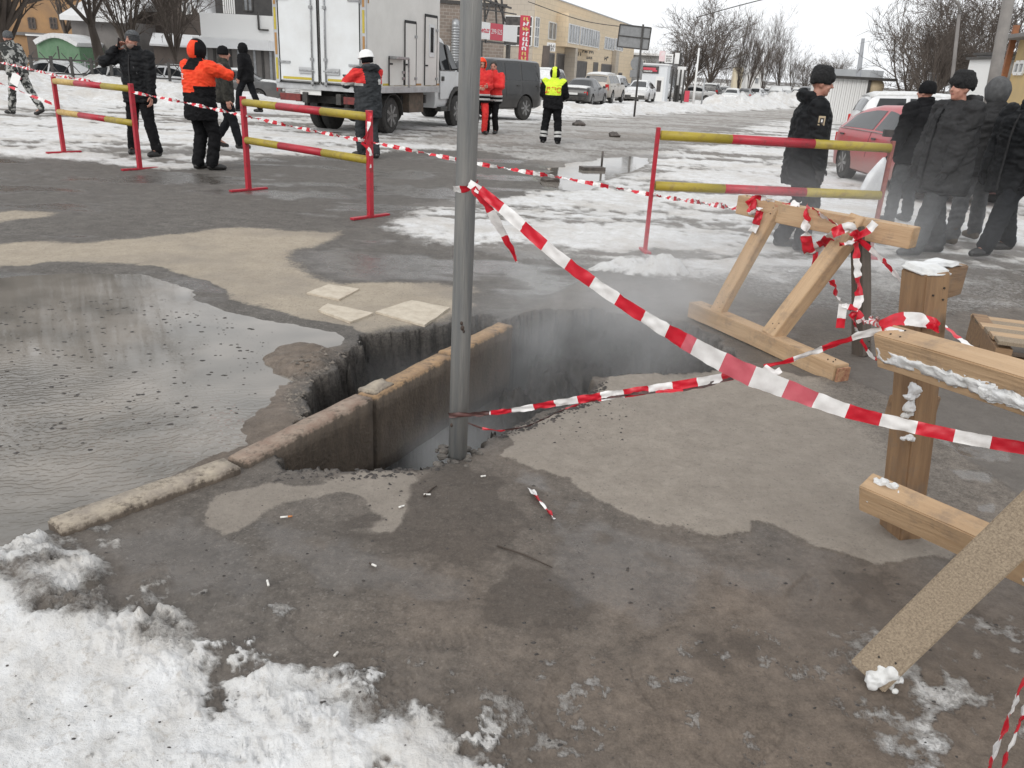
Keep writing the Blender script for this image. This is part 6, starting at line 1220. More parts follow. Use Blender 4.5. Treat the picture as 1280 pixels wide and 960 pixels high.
    def su(o): md = o.modifiers.new('b', 'BOOLEAN'); md.operation = 'DIFFERENCE'; md.object = co; md.solver = 'EXACT'; bv = o.modifiers.new('v', 'BEVEL'); bv.width = .025; bv.segments = 2; bv.limit_method = 'ANGLE'; bv.angle_limit = rad(35)
    r = evaluated(me, su); bpy.data.objects.remove(co); r.name = 'cab'; r.polygons.foreach_set('use_smooth', [True] * len(r.polygons)); r.set_sharp_from_angle(angle=rad(30)); link('cab', r, e)
    for sx in (-1, 1):
        d = part('cab_door', lambda b: b.add([(sx * .985, 2.72, .72), (sx * .985, 3.22, .72), (sx * .995, 3.62, 1.10), (sx * .99, 3.80, 1.40), (sx * .975, 2.72, 1.40), (sx * .96, 2.72, .72), (sx * .96, 3.22, .72), (sx * .96, 3.62, 1.10), (sx * .96, 3.80, 1.40), (sx * .95, 2.72, 1.40)], [(0, 1, 2, 3, 4) if sx > 0 else (4, 3, 2, 1, 0), (5, 6, 1, 0), (6, 7, 2, 1), (7, 8, 3, 2), (8, 9, 4, 3), (9, 5, 0, 4)]), white, .006)
        def gl(b): q = [(.975, 2.74, 1.43), (.978, 3.82, 1.43), (.845, 3.42, 2.02), (.815, 2.95, 2.10), (.815, 2.74, 2.08)]; b.add([(sx * (x + .012), y, z) for x, y, z in q] + [(sx * (x - .03), y, z) for x, y, z in q], [(0, 1, 2, 3, 4) if sx > 0 else (4, 3, 2, 1, 0)] + [((i + 1) % 5, i, i + 5, (i + 1) % 5 + 5) for i in range(5)])
        part('door_window', gl, glass_d, 0, d); part('window_post', lambda b: b.beam((sx * .992, 3.28, 1.43), (sx * .865, 3.22, 2.04), .05, .02, (sx, 0, 0)), dark_p, 0, d); part('handle', lambda b: b.box((sx * .995, 2.84, 1.22), (.03, .14, .11)), dark_p, .02, d)
        part('mirror', lambda b: (b.box((sx * 1.25, 3.86, 1.66), (.18, .10, .36)), b.beam((sx * .97, 3.78, 1.45), (sx * 1.22, 3.86, 1.56), .04, .04)), dark_p, .02)
        def arch(b):
            for k in range(10): a0, a1 = math.pi * k / 10, math.pi * (k + 1) / 10; b.beam((sx * .995, 3.75 + math.cos(a0) * .56, .42 + math.sin(a0) * .56), (sx * .995, 3.75 + math.cos(a1) * .56, .42 + math.sin(a1) * .56), .06, .10, (0, math.cos((a0 + a1) / 2), math.sin((a0 + a1) / 2)))
        part('arch_flare', arch, dark_p, 0); part('cab_step', lambda b: b.box((sx * .93, 3.0, .47), (.16, .62, .12)), dark_p, .02); part('headlight', lambda b: b.box((sx * .72, 4.66, 1.02), (.34, .18, .2)), clear_l, .04)
    def ws(b): q = [(-.80, 3.50, 2.03), (.80, 3.50, 2.03), (.90, 3.95, 1.50), (-.90, 3.95, 1.50)]; b.add([(x, y + .015, z + .015) for x, y, z in q] + [(x, y - .03, z - .03) for x, y, z in q], [(3, 2, 1, 0), (4, 5, 6, 7), (0, 1, 5, 4), (1, 2, 6, 5), (2, 3, 7, 6), (3, 0, 4, 7)])
    part('windshield', ws, glass_d); part('front_bumper', lambda b: b.box((0, 4.76, .58), (1.9, .2, .34)), dark_p, .05); part('grille', lambda b: b.box((0, 4.75, .92), (1.1, .08, .2)), dark_p, .02)
truck()
# ================================================================== BUILDINGS, SIGNS, FENCES
def tiles(nm, c1, c2, mortar, bw, bh, ms=0.012, rough=0.7):
    if nm in MATS: return MATS[nm]
    m = bpy.data.materials.new(nm); m.use_nodes = True; n = m.node_tree; L = n.links; b = n.nodes['Principled BSDF']; b.inputs['Roughness'].default_value = rough
    tc = n.nodes.new('ShaderNodeTexCoord'); sp = n.nodes.new('ShaderNodeSeparateXYZ'); L.new(tc.outputs['Object'], sp.inputs[0]); ad = n.nodes.new('ShaderNodeMath'); L.new(sp.outputs[0], ad.inputs[0]); L.new(sp.outputs[1], ad.inputs[1]); cb = n.nodes.new('ShaderNodeCombineXYZ'); L.new(ad.outputs[0], cb.inputs[0]); L.new(sp.outputs[2], cb.inputs[1])
    br = n.nodes.new('ShaderNodeTexBrick'); L.new(cb.outputs[0], br.inputs['Vector']); br.inputs['Scale'].default_value = 1.0; br.inputs['Brick Width'].default_value = bw; br.inputs['Row Height'].default_value = bh; br.inputs['Mortar Size'].default_value = ms; br.inputs['Color1'].default_value = (*c1, 1); br.inputs['Color2'].default_value = (*c2, 1); br.inputs['Mortar'].default_value = (*mortar, 1)
    nz = n.nodes.new('ShaderNodeTexNoise'); nz.inputs['Scale'].default_value = 0.9; nz.inputs['Detail'].default_value = 6; L.new(tc.outputs['Object'], nz.inputs['Vector']); mr = n.nodes.new('ShaderNodeMapRange'); L.new(nz.outputs[0], mr.inputs[0]); mr.inputs[1].default_value = .35; mr.inputs[2].default_value = .75; mr.inputs[4].default_value = .2
    mx = n.nodes.new('ShaderNodeMix'); mx.data_type = 'RGBA'; L.new(mr.outputs[0], mx.inputs[0]); L.new(br.outputs[0], mx.inputs[6]); mx.inputs[7].default_value = (*mortar, 1); L.new(mx.outputs[2], b.inputs['Base Color']); bp = n.nodes.new('ShaderNodeBump'); bp.inputs['Strength'].default_value = .4; bp.inputs['Distance'].default_value = .02; L.new(br.outputs['Fac'], bp.inputs['Height']); bp.invert = True; L.new(bp.outputs[0], b.inputs['Normal']); MATS[nm] = m; return m
frame_w = mat('window_frame_white', (0.74, 0.74, 0.73), 0.5); pane_m = mat('window_pane', (0.10, 0.11, 0.12), 0.12, (0.32, 0.33, 0.34), 1.2); pane_d = mat('dark_opening', (0.035, 0.033, 0.032), 0.5, (0.10, 0.09, 0.085), 2); snow_roof = mat('roof_snow', (0.76, 0.77, 0.78), 0.7, (0.68, 0.68, 0.68), 1.0, bump=.3); stucco_o = mat('ochre_stucco', (0.42, 0.25, 0.12), 0.85, (0.30, 0.19, 0.11), .8, detail=7, bump=.3); brown_w = mat('brown_wall', (0.135, 0.11, 0.095), 0.85, (0.09, 0.075, 0.068), 1.0, detail=7); grey_wall = mat('grey_wall', (0.23, 0.215, 0.205), 0.85, (0.16, 0.15, 0.145), .8); steel_d = mat('dark_steel', (0.035, 0.033, 0.032), 0.5, (0.07, 0.065, 0.06), 8); galv = mat('galvanised', (0.42, 0.43, 0.44), 0.4, (0.30, 0.31, 0.32), 6, metal=.5)
beige_t = tiles('beige_tile', (0.76, 0.62, 0.44), (0.71, 0.58, 0.41), (0.55, 0.46, 0.34), .62, .42); beige_d = tiles('greyish_tile', (0.52, 0.46, 0.38), (0.49, 0.43, 0.36), (0.37, 0.33, 0.28), .62, .42); brick_g = tiles('grey_brown_block', (0.25, 0.20, 0.165), (0.19, 0.155, 0.13), (0.31, 0.28, 0.25), .42, .21, .02)
class Facade:
    """a building whose front (local -y) runs between two ground points"""
    def __init__(s, name, label, A, B, cat='building', group=None):
        A = np.array(A, float); B = np.array(B, float); s.A = A; d = B - A; s.L = float(np.hypot(d[0], d[1])); s.rz = math.atan2(d[1], d[0]); s.e = empty(name, A, s.rz, label, cat, group); s.d = d / s.L; s.n = np.array([s.d[1], -s.d[0], 0])
    def uz(s, px, py):
        r = ray(px, py); o = np.array([0, 0, EYE]); t = ((s.A - o) @ s.n) / (r @ s.n); q = o + r * t; return float((q - s.A) @ np.array([s.d[0], s.d[1], 0])), float(q[2] - s.A[2])
    def box(s, nm, u0, u1, y0, y1, z0, z1, m, parent=None, bevel=0.0):
        mb = MB(); mb.box(((u0 + u1) / 2, (y0 + y1) / 2, (z0 + z1) / 2), (abs(u1 - u0), abs(y1 - y0), abs(z1 - z0))); return mb.build(nm, m, parent or s.e, bevel=bevel)
    def window(s, u0, u1, z0, z1, cols=1, rows=1, y=0.0, fw=.09, side=False, frame=None, pane=None, nm='window'):
        """frame part with pane children; side=True puts it on the end wall (local -x)"""
        mb = MB(); T = (lambda a, b, c: (b, a, c)) if side else (lambda a, b, c: (a, b, c)); bx = lambda ua, ub, ya, yb, za, zb: mb.box(T((ua + ub) / 2, (ya + yb) / 2, (za + zb) / 2), T(abs(ub - ua), abs(yb - ya), abs(zb - za)))
        for i in range(cols + 1): u = u0 + (u1 - u0) * i / cols; bx(u - fw / 2, u + fw / 2, y - .07, y + .02, z0, z1)
        for j in range(rows + 1):
            z = z0 + (z1 - z0) * j / rows
            for i in range(cols): a = u0 + (u1 - u0) * i / cols + fw / 2; b = u0 + (u1 - u0) * (i + 1) / cols - fw / 2; bx(a, b, y - .065, y + .02, z - fw / 2, z + fw / 2)
        f = mb.build(nm, frame or frame_w, s.e)
        for i in range(cols):
            for j in range(rows):
                a = u0 + (u1 - u0) * i / cols + fw / 2; b = u0 + (u1 - u0) * (i + 1) / cols - fw / 2; c = z0 + (z1 - z0) * j / rows + fw / 2; d = z0 + (z1 - z0) * (j + 1) / rows - fw / 2; m2 = MB(); m2.box(T((a + b) / 2, y - .012, (c + d) / 2), T(b - a, .03, d - c)); m2.build('pane', pane or pane_m, f)
        return f
    def pxwin(s, pa, pb, cols=1, rows=1, **k):
        u0, z1 = s.uz(*pa); u1, z0 = s.uz(*pb); return s.window(min(u0, u1), max(u0, u1), min(z0, z1), max(z0, z1), cols, rows, **k)
def gp(px, Y): return at_Y(px, Y)
# --- two-storey beige commercial building
A = gp(664, 75); B = gp(789, 121); f = Facade('commercial_building', 'two-storey beige tiled commercial building with white windows along the street', A, B); zt = 8.1; D = 16
f.box('wall', 0, f.L, 0.0, D, -.5, zt, beige_t); f.box('end_wall', -.02, 0, 0.02, D, -.5, zt - .03, beige_d); f.box('parapet_cap', -.06, f.L + .06, -.05, .3, zt, zt + .10, galv); f.box('roof', .1, f.L - .1, .4, D, zt, zt + .05, snow_roof)
zl, zh = f.uz(668, 58)[1], f.uz(668, 21)[1]
u1 = f.uz(673, 40)[0]; f.window(.15, u1, zl, zh, 2, 3, y=-.01); f.window(.15, 7.5, zl, zh, 3, 3, side=True, y=-.03, pane=pane_d)
f.pxwin((686, 27), (694, 50), 2, 1); bay = f.uz(695, 40)[0], f.uz(737, 40)[0]; zz = f.uz(716, 56)[1], f.uz(716, 34)[1]
f.box('bay', bay[0], bay[1], -1.1, 0, zz[0] - .35, zz[1] + .9, beige_t); f.window(bay[0] + .3, bay[0] + (bay[1] - bay[0]) * .33, zz[0], zz[1], 4, 1, y=-1.1); f.window(bay[0] + (bay[1] - bay[0]) * .36, bay[1] - .3, zz[0], zz[1], 8, 1, y=-1.1)
f.pxwin((744, 42), (748, 62), 1, 1); f.pxwin((756, 46), (767, 63), 4, 1); f.pxwin((769, 48), (778, 64), 3, 1)
for pa, pb in (((683, 67), (690, 100)), ((696, 68), (705, 100)), ((718, 77), (731, 100)), ((742, 79), (745, 100)), ((752, 81), (762, 100)), ((773, 92), (776, 100))):
    u0, z1 = f.uz(*pa); u1, _ = f.uz(*pb); d = f.box('door', u0, u1, -.06, .05, 0, z1, pane_d); f.box('door_frame', u0 - .12, u0, -.10, .06, 0, z1 + .1, grey_wall, d); f.box('door_frame', u1, u1 + .12, -.10, .06, 0, z1 + .1, grey_wall, d); f.box('door_frame', u0, u1, -.10, .06, z1, z1 + .12, grey_wall, d)
f.pxwin((656, 82), (663, 100), 1, 1, y=-.02); ua, ub = f.uz(766, 60)[0], f.uz(770, 60)[0]; f.box('pilaster', ua, ub, -.5, 0, -.4, zt - 3.4, beige_d); ua, ub = f.uz(706, 60)[0], f.uz(709, 60)[0]; f.box('pilaster', ua, ub, -1.1, 0, -.4, zz[0] - .36, beige_d)
def strokes(e_, nm, u0, u1, z0, z1, y, m, n=9, seed=0, rows=1, th=.12):
    """lettering too blurred to read in the photograph: strokes of its size, weight and colour"""
    r = random.Random(seed); mb = MB()
    for row in range(rows):
        za = z0 + (z1 - z0) * row / rows; zb = za + (z1 - z0) / rows * .72
        for i in range(n):
            u = u0 + (u1 - u0) * (i + .3) / n; w_ = (u1 - u0) / n; mb.beam((u, y, za + (zb - za) * r.uniform(0, .2)), (u + w_ * r.uniform(-.2, .3), y, zb), th, .02, (0, -1, 0))
            if r.random() < .7: z = za + (zb - za) * r.choice((.1, .5, .95)); mb.beam((u, y - .002, z), (u + w_ * .62, y - .002, z), th * .8, .02, (0, -1, 0))
    return tag(mb.build(nm, m, e_), kind='stuff')
u0, z1 = f.uz(727.5, 61); u1, z0 = f.uz(743, 68); strokes(f.e, 'sign_lettering', u0, u1, z0, z1, -.03, steel_d, 6, 3, th=.2); u0, z1 = f.uz(733, 70); u1, z0 = f.uz(740, 74); strokes(f.e, 'sign_lettering', u0, u1, z0, z1, -.03, grey_wall, 6, 4, 2, th=.12)
u0, z1 = f.uz(722, 62.5); u1, z0 = f.uz(727, 71); strokes(f.e, 'wall_emblem', u0, u1, z0, z1, -.03, steel_d, 2, 5, th=.22); u0, z1 = f.uz(755, 69); u1, z0 = f.uz(760, 76); strokes(f.e, 'wall_emblem', u0, u1, z0, z1, -.03, steel_d, 2, 6, th=.2)
# --- grey block building behind the truck
A = gp(500, 60); B = gp(628, 62); f = Facade('block_building', 'flat-roofed grey-brown block building rising behind the truck cab and pole', A, B); zt = f.uz(540, 3)[1]
f.box('wall', 0, f.L, 0, 9, -.4, zt, brick_g); f.box('roof_edge', -.1, f.L + .1, -.12, 9.1, zt, zt + .22, steel_d); f.pxwin((552, 57), (561, 73), 2, 1, fw=.14); f.box('sill_panel', f.uz(551, 0)[0], f.uz(562, 0)[0], -.10, 0, f.uz(556, 80)[1], f.uz(556, 74)[1], frame_w)
u, z = f.uz(568, 34); mb = MB()
for k in range(26): zz_ = z - .17 * k; mb.tube([(u, -.5, zz_), (u, -.5, zz_ - .085), (u, -.5, zz_ - .16)], [.27, .31, .27], 12)
mb.tube([(u, -.5, z - .1), (u + .05, -.3, z + .25), (u + .1, .2, z + .35)], [.29, .29, .27], 12); tag(mb.build('ribbed_duct', galv, f.e, True), kind=None)
# --- banner, frame, vertical red sign and lamp posts before it
A = gp(597, 52); B = gp(644, 56); f = Facade('banner', 'white and red street banner with a phone number fixed on a dark steel frame', A, B, 'banner'); za, zb = f.uz(615, 50)[1], f.uz(615, 29)[1]; us = [f.uz(x, 40)[0] for x in (590, 611, 627, 645)]
sign_r = mat('sign_red', (0.58, 0.05, 0.085), 0.5, (0.52, 0.07, 0.10), 2); sign_w = mat('sign_white', (0.78, 0.78, 0.77), 0.5); sign_y = mat('sign_yellow', (0.68, 0.50, 0.18), 0.5)
for i, m in enumerate((sign_w, sign_r, sign_w)): f.box('banner_panel', us[i] + .01, us[i + 1] - .01, -.10, -.03, za, zb, m)
t = text_mesh('banner_number', '299-525', (zb - za) * .42, sign_w, f.e, frame4(((us[1] + us[2]) / 2, -.11, (za + zb) / 2), (1, 0, 0), (0, 0, 1))); t.scale = (min(1, (us[2] - us[1]) * .92 / max(t.dimensions.x, .01)),) * 3 if t.dimensions.x > 0 else (1, 1, 1)
strokes(f.e, 'banner_lettering', us[0] + (us[1] - us[0]) * .40, us[1] - .1, za + .35, zb - .35, -.11, sign_r, 6, 8, 2, th=.07)
mb = MB(); zt_ = f.uz(615, -6)[1]
for x, lean in ((608, .5), (633, -.6)): u = f.uz(x, 20)[0]; mb.beam((u, -.02, za - .2), (u + lean * .3, .3, zt_), .10, .10, (0, 1, 0)); mb.beam((u, .02, zb + .2), (u + lean * 1.6, .2, zt_ - .2), .07, .07, (0, 1, 0))
mb.beam((us[0], .05, zb + .7), (us[3], .05, zb + .7), .07, .07); mb.beam((us[0], .02, za - .12), (us[3], .02, za - .12), .10, .10); mb.beam((f.uz(624, 0)[0], .0, za), (f.uz(624, 0)[0], .3, zt_), .08, .08, (0, 1, 0)); mb.beam((f.uz(606, 0)[0], .1, zt_ - .3), (f.uz(641, 0)[0], .1, zt_ - .5), .10, .10); mb.build('steel_frame', steel_d, f.e)
for x in (601, 636): u = f.uz(x, 60)[0]; f.box('banner_leg', u - .12, u + .12, -.06, .14, -.3, za - .18, steel_d)
A = gp(646, 58); B = gp(660, 58.3); f = Facade('vertical_sign', 'tall narrow red vertical sign with yellow and white lettering, right of the banner', A, B, 'sign'); u0, z1 = f.uz(651, 19); z0 = f.uz(651, 77)[1]; f.box('sign_board', .05, .70, -.1, .05, z0, z1, sign_r); f.box('sign_post', .3, .42, .06, .16, -.4, z1, steel_d)
for k in range(9): zc = z1 - (z1 - z0) * (k + .6) / 9.4; strokes(f.e, 'sign_lettering', .18, .62, zc - .16, zc + .16, -.115, sign_y if k in (0, 2, 7, 8) else sign_w, 2, 20 + k, th=.10)
for px, Y, top, r, lab, m in ((680, 62, 57, .30, 'stout brown wooden post with the small white sign beside it, before the beige building', brown_w),): q = gp(px, Y); e = empty('wooden_post', q, 0, lab, 'post'); h = W(px, top, Y)[2] - q[2]; mb = MB(); mb.tube([(0, 0, -.2), (0, 0, h * .5), (.04, 0, h)], [r, r * .95, r * .9], 10); mb.build('shaft', m, e, True)
A = gp(684, 62.5); B = gp(695, 62.8); f = Facade('shop_sign', 'small square white sign with two lines of dark lettering beside the wooden post', A, B, 'sign'); u0, z1 = f.uz(684, 53); u1, z0 = f.uz(693.5, 64.5); f.box('sign_board', u0, u1, -.05, .03, z0, z1, sign_w); strokes(f.e, 'sign_lettering', u0 + .1, u1 - .05, z0 + .05, z1 - .05, -.065, grey_wall, 3, 31, 2, th=.05); f.box('sign_post', u0 + .03, u0 + .10, .03, .1, -.4, z0, galv)
# --- road sign seen from the back
q = gp(797, 38); e = empty('road_sign', q, 0, 'grey back of a large road sign with a round one below on a thin post', 'road sign'); sgrey = mat('sign_back_grey', (0.20, 0.205, 0.21), 0.5, (0.26, 0.265, 0.27), 6)
def wl(px, py, Y): v = W(px, py, Y) - q; return v
c = (wl(774, 34, 38) + wl(811, 59, 38)) / 2; wd = 36 / FPX * 38; ht = 23.5 / FPX * 38; tilt = Matrix.Rotation(rad(3), 3, 'Y'); mb = MB(); mb.box(c, (wd, .03, ht), tilt); mb.build('sign_panel', sgrey, e, bevel=.03)
mb = MB()
for dx, dz, bw, bh in ((0, ht / 2, wd, .05), (0, -ht / 2, wd, .05), (-wd / 2, 0, .05, ht), (wd / 2, 0, .05, ht), (0, 0, wd, .05)): v = tilt @ Vector((dx, -.025, dz)); mb.box(Vector(c) + v, (bw, .03, bh), tilt)
mb.build('panel_rim', steel_d, e); p0 = wl(781, 122, 38); p0[2] = -.6; p1 = wl(794, 30, 38); mb = MB(); mb.tube([(0, -.05, -.6), (p1[0] * .0 + .0, -.05, p1[2])], .045, 10); mb.build('post', steel_d, e, True)
cr = wl(789, 79, 38); cr[0] = -.10; mb = MB(); mb.tube([(cr[0], .0, cr[2]), (cr[0], .03, cr[2])], .27, 28); mb.build('round_sign', sgrey, e); mb = MB(); mb.box((cr[0], .015, wl(787, 92, 38)[2]), (.52, .03, .30)); mb.build('lower_sign', sgrey, e, bevel=.02)
# --- kiosk, grey house, billboard, white panels, masts
A = gp(802, 74); B = gp(833, 73.5); f = Facade('kiosk', 'small white kiosk with a black and red signboard', A, B, 'kiosk'); zt = f.uz(815, 81)[1]; f.box('wall', 0, f.L, 0, 3, -.3, zt, mat('kiosk_white', (0.66, 0.68, 0.70), .5)); u0, z1 = f.uz(804, 82); u1, z0 = f.uz(823, 92); sb = f.box('signboard', u0, u1, -.08, 0, z0, z1, steel_d); mb = MB(); mb.box(((u0 + u1) / 2 - .1, -.1, z1 - .22), ((u1 - u0) * .8, .03, .2)); mb.box(((u0 + u1) / 2 + .35, -.1, z1 - .36), ((u1 - u0) * .3, .028, .12)); mb.build('sign_picture', sign_r, sb); strokes(sb, 'sign_lettering', u0 + .1, u1 - .5, z0 + .08, z0 + .25, -.10, sign_w, 8, 41, th=.04); d = f.box('door', f.L - .9, f.L - .2, -.04, .02, 0, 2.1, frame_w); f.box('door_glass', f.L - .75, f.L - .4, -.06, -.035, .9, 1.8, pane_d, d); f.box('roof_snow', -.1, f.L + .1, -.1, 3.1, zt, zt + .12, snow_roof)
def gable_house(label, A, B, zt, ridge, depth, wall_m, roof_m, wins=(), name='house', endgable=False):
    f = Facade(name, label, A, B, 'house'); f.box('wall', 0, f.L, 0, depth, -.5, zt, wall_m); mb = MB(); L = f.L
    if endgable: v = [(-.3, -.4, zt - .05), (L / 2, -.4, ridge), (L + .3, -.4, zt - .05), (-.3, depth + .4, zt - .05), (L / 2, depth + .4, ridge), (L + .3, depth + .4, zt - .05)]; g = MB(); g.add([(0, -.0, zt), (L, 0, zt), (L / 2, 0, ridge - .15), (0, .2, zt), (L, .2, zt), (L / 2, .2, ridge - .15)], [(0, 1, 2), (5, 4, 3), (0, 3, 4, 1), (1, 4, 5, 2), (2, 5, 3, 0)]); g.build('gable', wall_m, f.e)
    else: v = [(-.4, -.5, zt - .1), (-.4, depth / 2, ridge), (-.4, depth + .5, zt - .1), (L + .4, -.5, zt - .1), (L + .4, depth / 2, ridge), (L + .4, depth + .5, zt - .1)]
    v2 = [(x, y, z + .28) for x, y, z in v]; fs = [(0, 1, 4, 3), (1, 2, 5, 4)]; fs2 = [(6 + a, 6 + d, 6 + c, 6 + b) for a, b, c, d in fs]; side = [(0, 6, 7, 1), (1, 7, 8, 2), (2, 8, 11, 5), (5, 11, 10, 4), (4, 10, 9, 3), (3, 9, 6, 0)]
    mb.add(v + v2, fs + fs2 + side); me = mb.mesh('roof'); bm = bmesh.new(); bm.from_mesh(me); bmesh.ops.recalc_face_normals(bm, faces=bm.faces); bm.to_mesh(me); bm.free(); link('roof', me, f.e, roof_m)
    for (a, b, c_, r_) in wins: f.pxwin(a, b, c_, r_, y=-.01)
    return f
gable_house('pale grey house with snowy roof behind the road sign and kiosk', gp(786, 126), gp(829, 124), W(808, 69, 125)[2] + .75, W(808, 60, 125)[2] + .75, 8, mat('pale_grey_wall', (0.36, 0.37, 0.38), .8, (0.29, .3, .31), 1), snow_roof, [((801, 75), (807, 79), 2, 1)])
A = gp(824, 79); B = gp(842, 79); f = Facade('billboard', 'small white and pink billboard on dark posts behind the white kiosk', A, B, 'billboard'); u0, z1 = f.uz(824.5, 65); u1, z0 = f.uz(840.5, 77.5); um = u0 + (u1 - u0) * .42; f.box('board', um, u1, -.1, 0, z0 - .1, z1 - .1, sign_w); f.box('board', u0, um - .01, -.1, 0, z0, z1 + .1, mat('sign_pink', (0.72, 0.48, 0.50), .6, (.75, .7, .7), 3)); strokes(f.e, 'sign_lettering', um + .1, u1 - .1, z0, z1 - .2, -.115, grey_wall, 5, 51, 3, th=.05)
for u in (u0 + .2, um, u1 - .2): f.box('board_leg', u - .07, u + .07, .01, .15, -.5, z0, steel_d)
for u in np.linspace(u0 + .3, u1 + 1.2, 7): f.box('rear_slat', u, u + .16, .3, .36, -.3, z0 - .6, steel_d)
A = gp(843.5, 80); B = gp(855, 80); f = Facade('pylon_sign', 'blank white advertising pylon in two panels beside the billboard', A, B, 'sign'); u0, z1 = f.uz(844, 66); u1, z0 = f.uz(848, 80); f.box('panel', u0, u1, -.15, 0, z0, z1, sign_w); u0, z1 = f.uz(847, 83); u1, z0 = f.uz(855, 107); f.box('panel', u0, u1, -.15, 0, z0, z1, sign_w); f.box('pylon_post', .2, .42, .01, .2, -.5, f.uz(846, 66)[1], steel_d)
def mast(name, label, p0, p1, Y, r0, r1, m, cat='mast'):
    a = W(*p0, Y); b = W(*p1, Y); a[2] = ground_z(a[0], a[1]) - .1; e = empty(name, a, 0, label, cat); mb = MB(); mb.tube([(0, 0, 0), tuple((b - a) * .5), tuple(b - a)], [r0, (r0 + r1) / 2, r1], 10); mb.build('shaft', m, e, True); return e, b - a
mast('white_mast', 'thin white mast standing slightly tilted before the silver sedan', (867, 126), (874, 60), 62, .09, .06, frame_w); mast('sign_post', 'thin grey post in front of the black off-road car', (877, 127), (881, 98), 62, .06, .05, galv, 'post')
mb = MB(); v = gp(861, 62); mb.box((0, 0, .75), (.34, .1, .75)); o = mb.build('warning_board', sign_r, None, bevel=.02); o.location = v; tag(o, 'small red warning board standing in snow before the silver sedan', 'board')
gable_house('little white gabled house beyond the parked cars between two poplars', gp(932, 125), gp(954, 125), W(943, 96, 126)[2] + 1, W(943, 84, 126)[2] + 1, 8, frame_w, snow_roof, [((944, 97), (948, 105), 1, 1)], endgable=True)
yk = mat('cream_wall', (0.62, 0.54, 0.38), .8, (.55, .5, .4), 2); A = gp(915, 122); B = gp(928, 122); f = Facade('cream_tower', 'small cream tower-like building with a white top in the middle of the thicket', A, B); f.box('wall', .2, 1.4, 0, 1.2, -.4, f.uz(921, 84)[1], yk); f.box('crown', .45, 1.1, .2, .9, f.uz(921, 84)[1], f.uz(921, 78)[1], frame_w)
# --- far white garage row and tank on the right
A = gp(1040, 46); B = gp(1086, 46); f = Facade('metal_garage', 'long white corrugated metal garage with flat dark roof edge, behind the policeman', A, B, 'garage'); zt = f.uz(1063, 99)[1]
for k in range(16): a = f.L * k / 16; f.box('wall_sheet', a + .01, a + f.L / 16 - .01, -.02 * (k % 2), .1, -.4, zt, frame_w)
f.box('wall', -.05, f.L + .05, .11, 3, -.4, zt - .01, frame_w); f.box('roof_edge', -.2, f.L + 1.4, -.25, 3.1, zt, zt + .14, steel_d); f.box('end_post', f.L, f.L + .12, -.1, .1, -.3, zt, steel_d)
q = gp(1097, 46); e = empty('beige_tank', q, 0, 'rounded beige tank end beside the white metal garage', 'tank'); mb = MB(); mb.tube([(0, 0, W(1097, 109, 46)[2] - q[2]), (0, 3, W(1097, 109, 46)[2] - q[2])], .42, 20); mb.build('shell', mat('tank_beige', (.52, .42, .28), .6), e, True); mb = MB(); mb.box((0, .5, .5), (.7, 1, 1.2)); mb.build('stand', grey_wall, e)
q = gp(1167, 38); e = empty('notice_box', q, 0, 'grey metal cabinet on a post among the trees at right', 'cabinet'); h = W(1167, 103, 38)[2] - q[2]; mb = MB(); mb.box((0, 0, h), (.40, .25, .62)); mb.build('cabinet', sgrey, e, bevel=.03); mb = MB(); mb.box((0, -.02, h + .36), (.5, .35, .06)); mb.build('cabinet_roof', galv, e); mb = MB(); mb.tube([(0, 0, -.2), (0, 0, h - .3)], .05, 8); mb.build('post', steel_d, e, True)
# --- right edge: yellow building, concrete pole, lamp posts
yb = mat('yellow_stucco', (0.55, 0.40, 0.19), .85, (.45, .34, .18), .8); A = gp(1262, 26); B = gp(1330, 22); f = Facade('yellow_building', 'yellow plastered building with rusty pipe at the right edge', A, B); zt = f.uz(1275, 50)[1]; f.box('wall', 0, f.L, 0, 6, -.5, zt, yb); f.box('pipe', -.25, -.1, -.2, -.05, 0, zt + .4, mat('rusty_pipe', (.30, .12, .05), .7, (.2, .09, .05), 4)); f.box('eave', -.6, f.L, -.5, 6, zt, zt + .1, grey_wall); f.pxwin((1272, 78), (1280, 92), 2, 1)
for k, (a, b, h0, m) in enumerate(((1246, 1257, 74, frame_w), (1254, 1262, 68, galv))): A = gp(a, 28); B = gp(b, 28); f2 = Facade('metal_shed', ('white sheet metal shed between the concrete pole and the yellow building', 'grey sheet metal shed against the yellow building')[k], A, B, 'shed'); z_ = f2.uz((a + b) / 2, h0)[1]; f2.box('wall', 0, f2.L, 0, 2, -.3, z_, m); f2.box('roof', -.1, f2.L + .1, -.15, 2.1, z_, z_ + .08, steel_d)
mast('concrete_pole', 'thick grey concrete utility pole rising at the upper right', (1238, 150), (1272, -60), 17, .12, .10, mat('pole_concrete', (0.25, 0.235, 0.22), .85, (.19, .18, .17), 4, bump=.3), 'utility pole')
e, v = mast('street_lamp', 'slender street lamp with curved arm among the right-hand trees', (1188, 150), (1199, 18), 34, .08, .06, grey_wall, 'street lamp'); mb = MB(); mb.tube([tuple(v), tuple(v + [-.1, 0, .35]), tuple(v + [-.5, 0, .62]), tuple(v + [-.9, 0, .72])], [.05, .045, .04, .04], 8); mb.build('arm', grey_wall, e, True); mb = MB(); mb.ball(v + np.array([-1.05, 0, .75]), (.26, .10, .06), 10, 6); mb.build('lamp_head', frame_w, e, True)
mast('far_tower', 'thin grey lattice mast on the skyline above the white car', (1073, 105), (1079, 48), 140, .5, .25, mat('far_grey', (.30, .31, .33), .8)); q = gp(1091, 150)
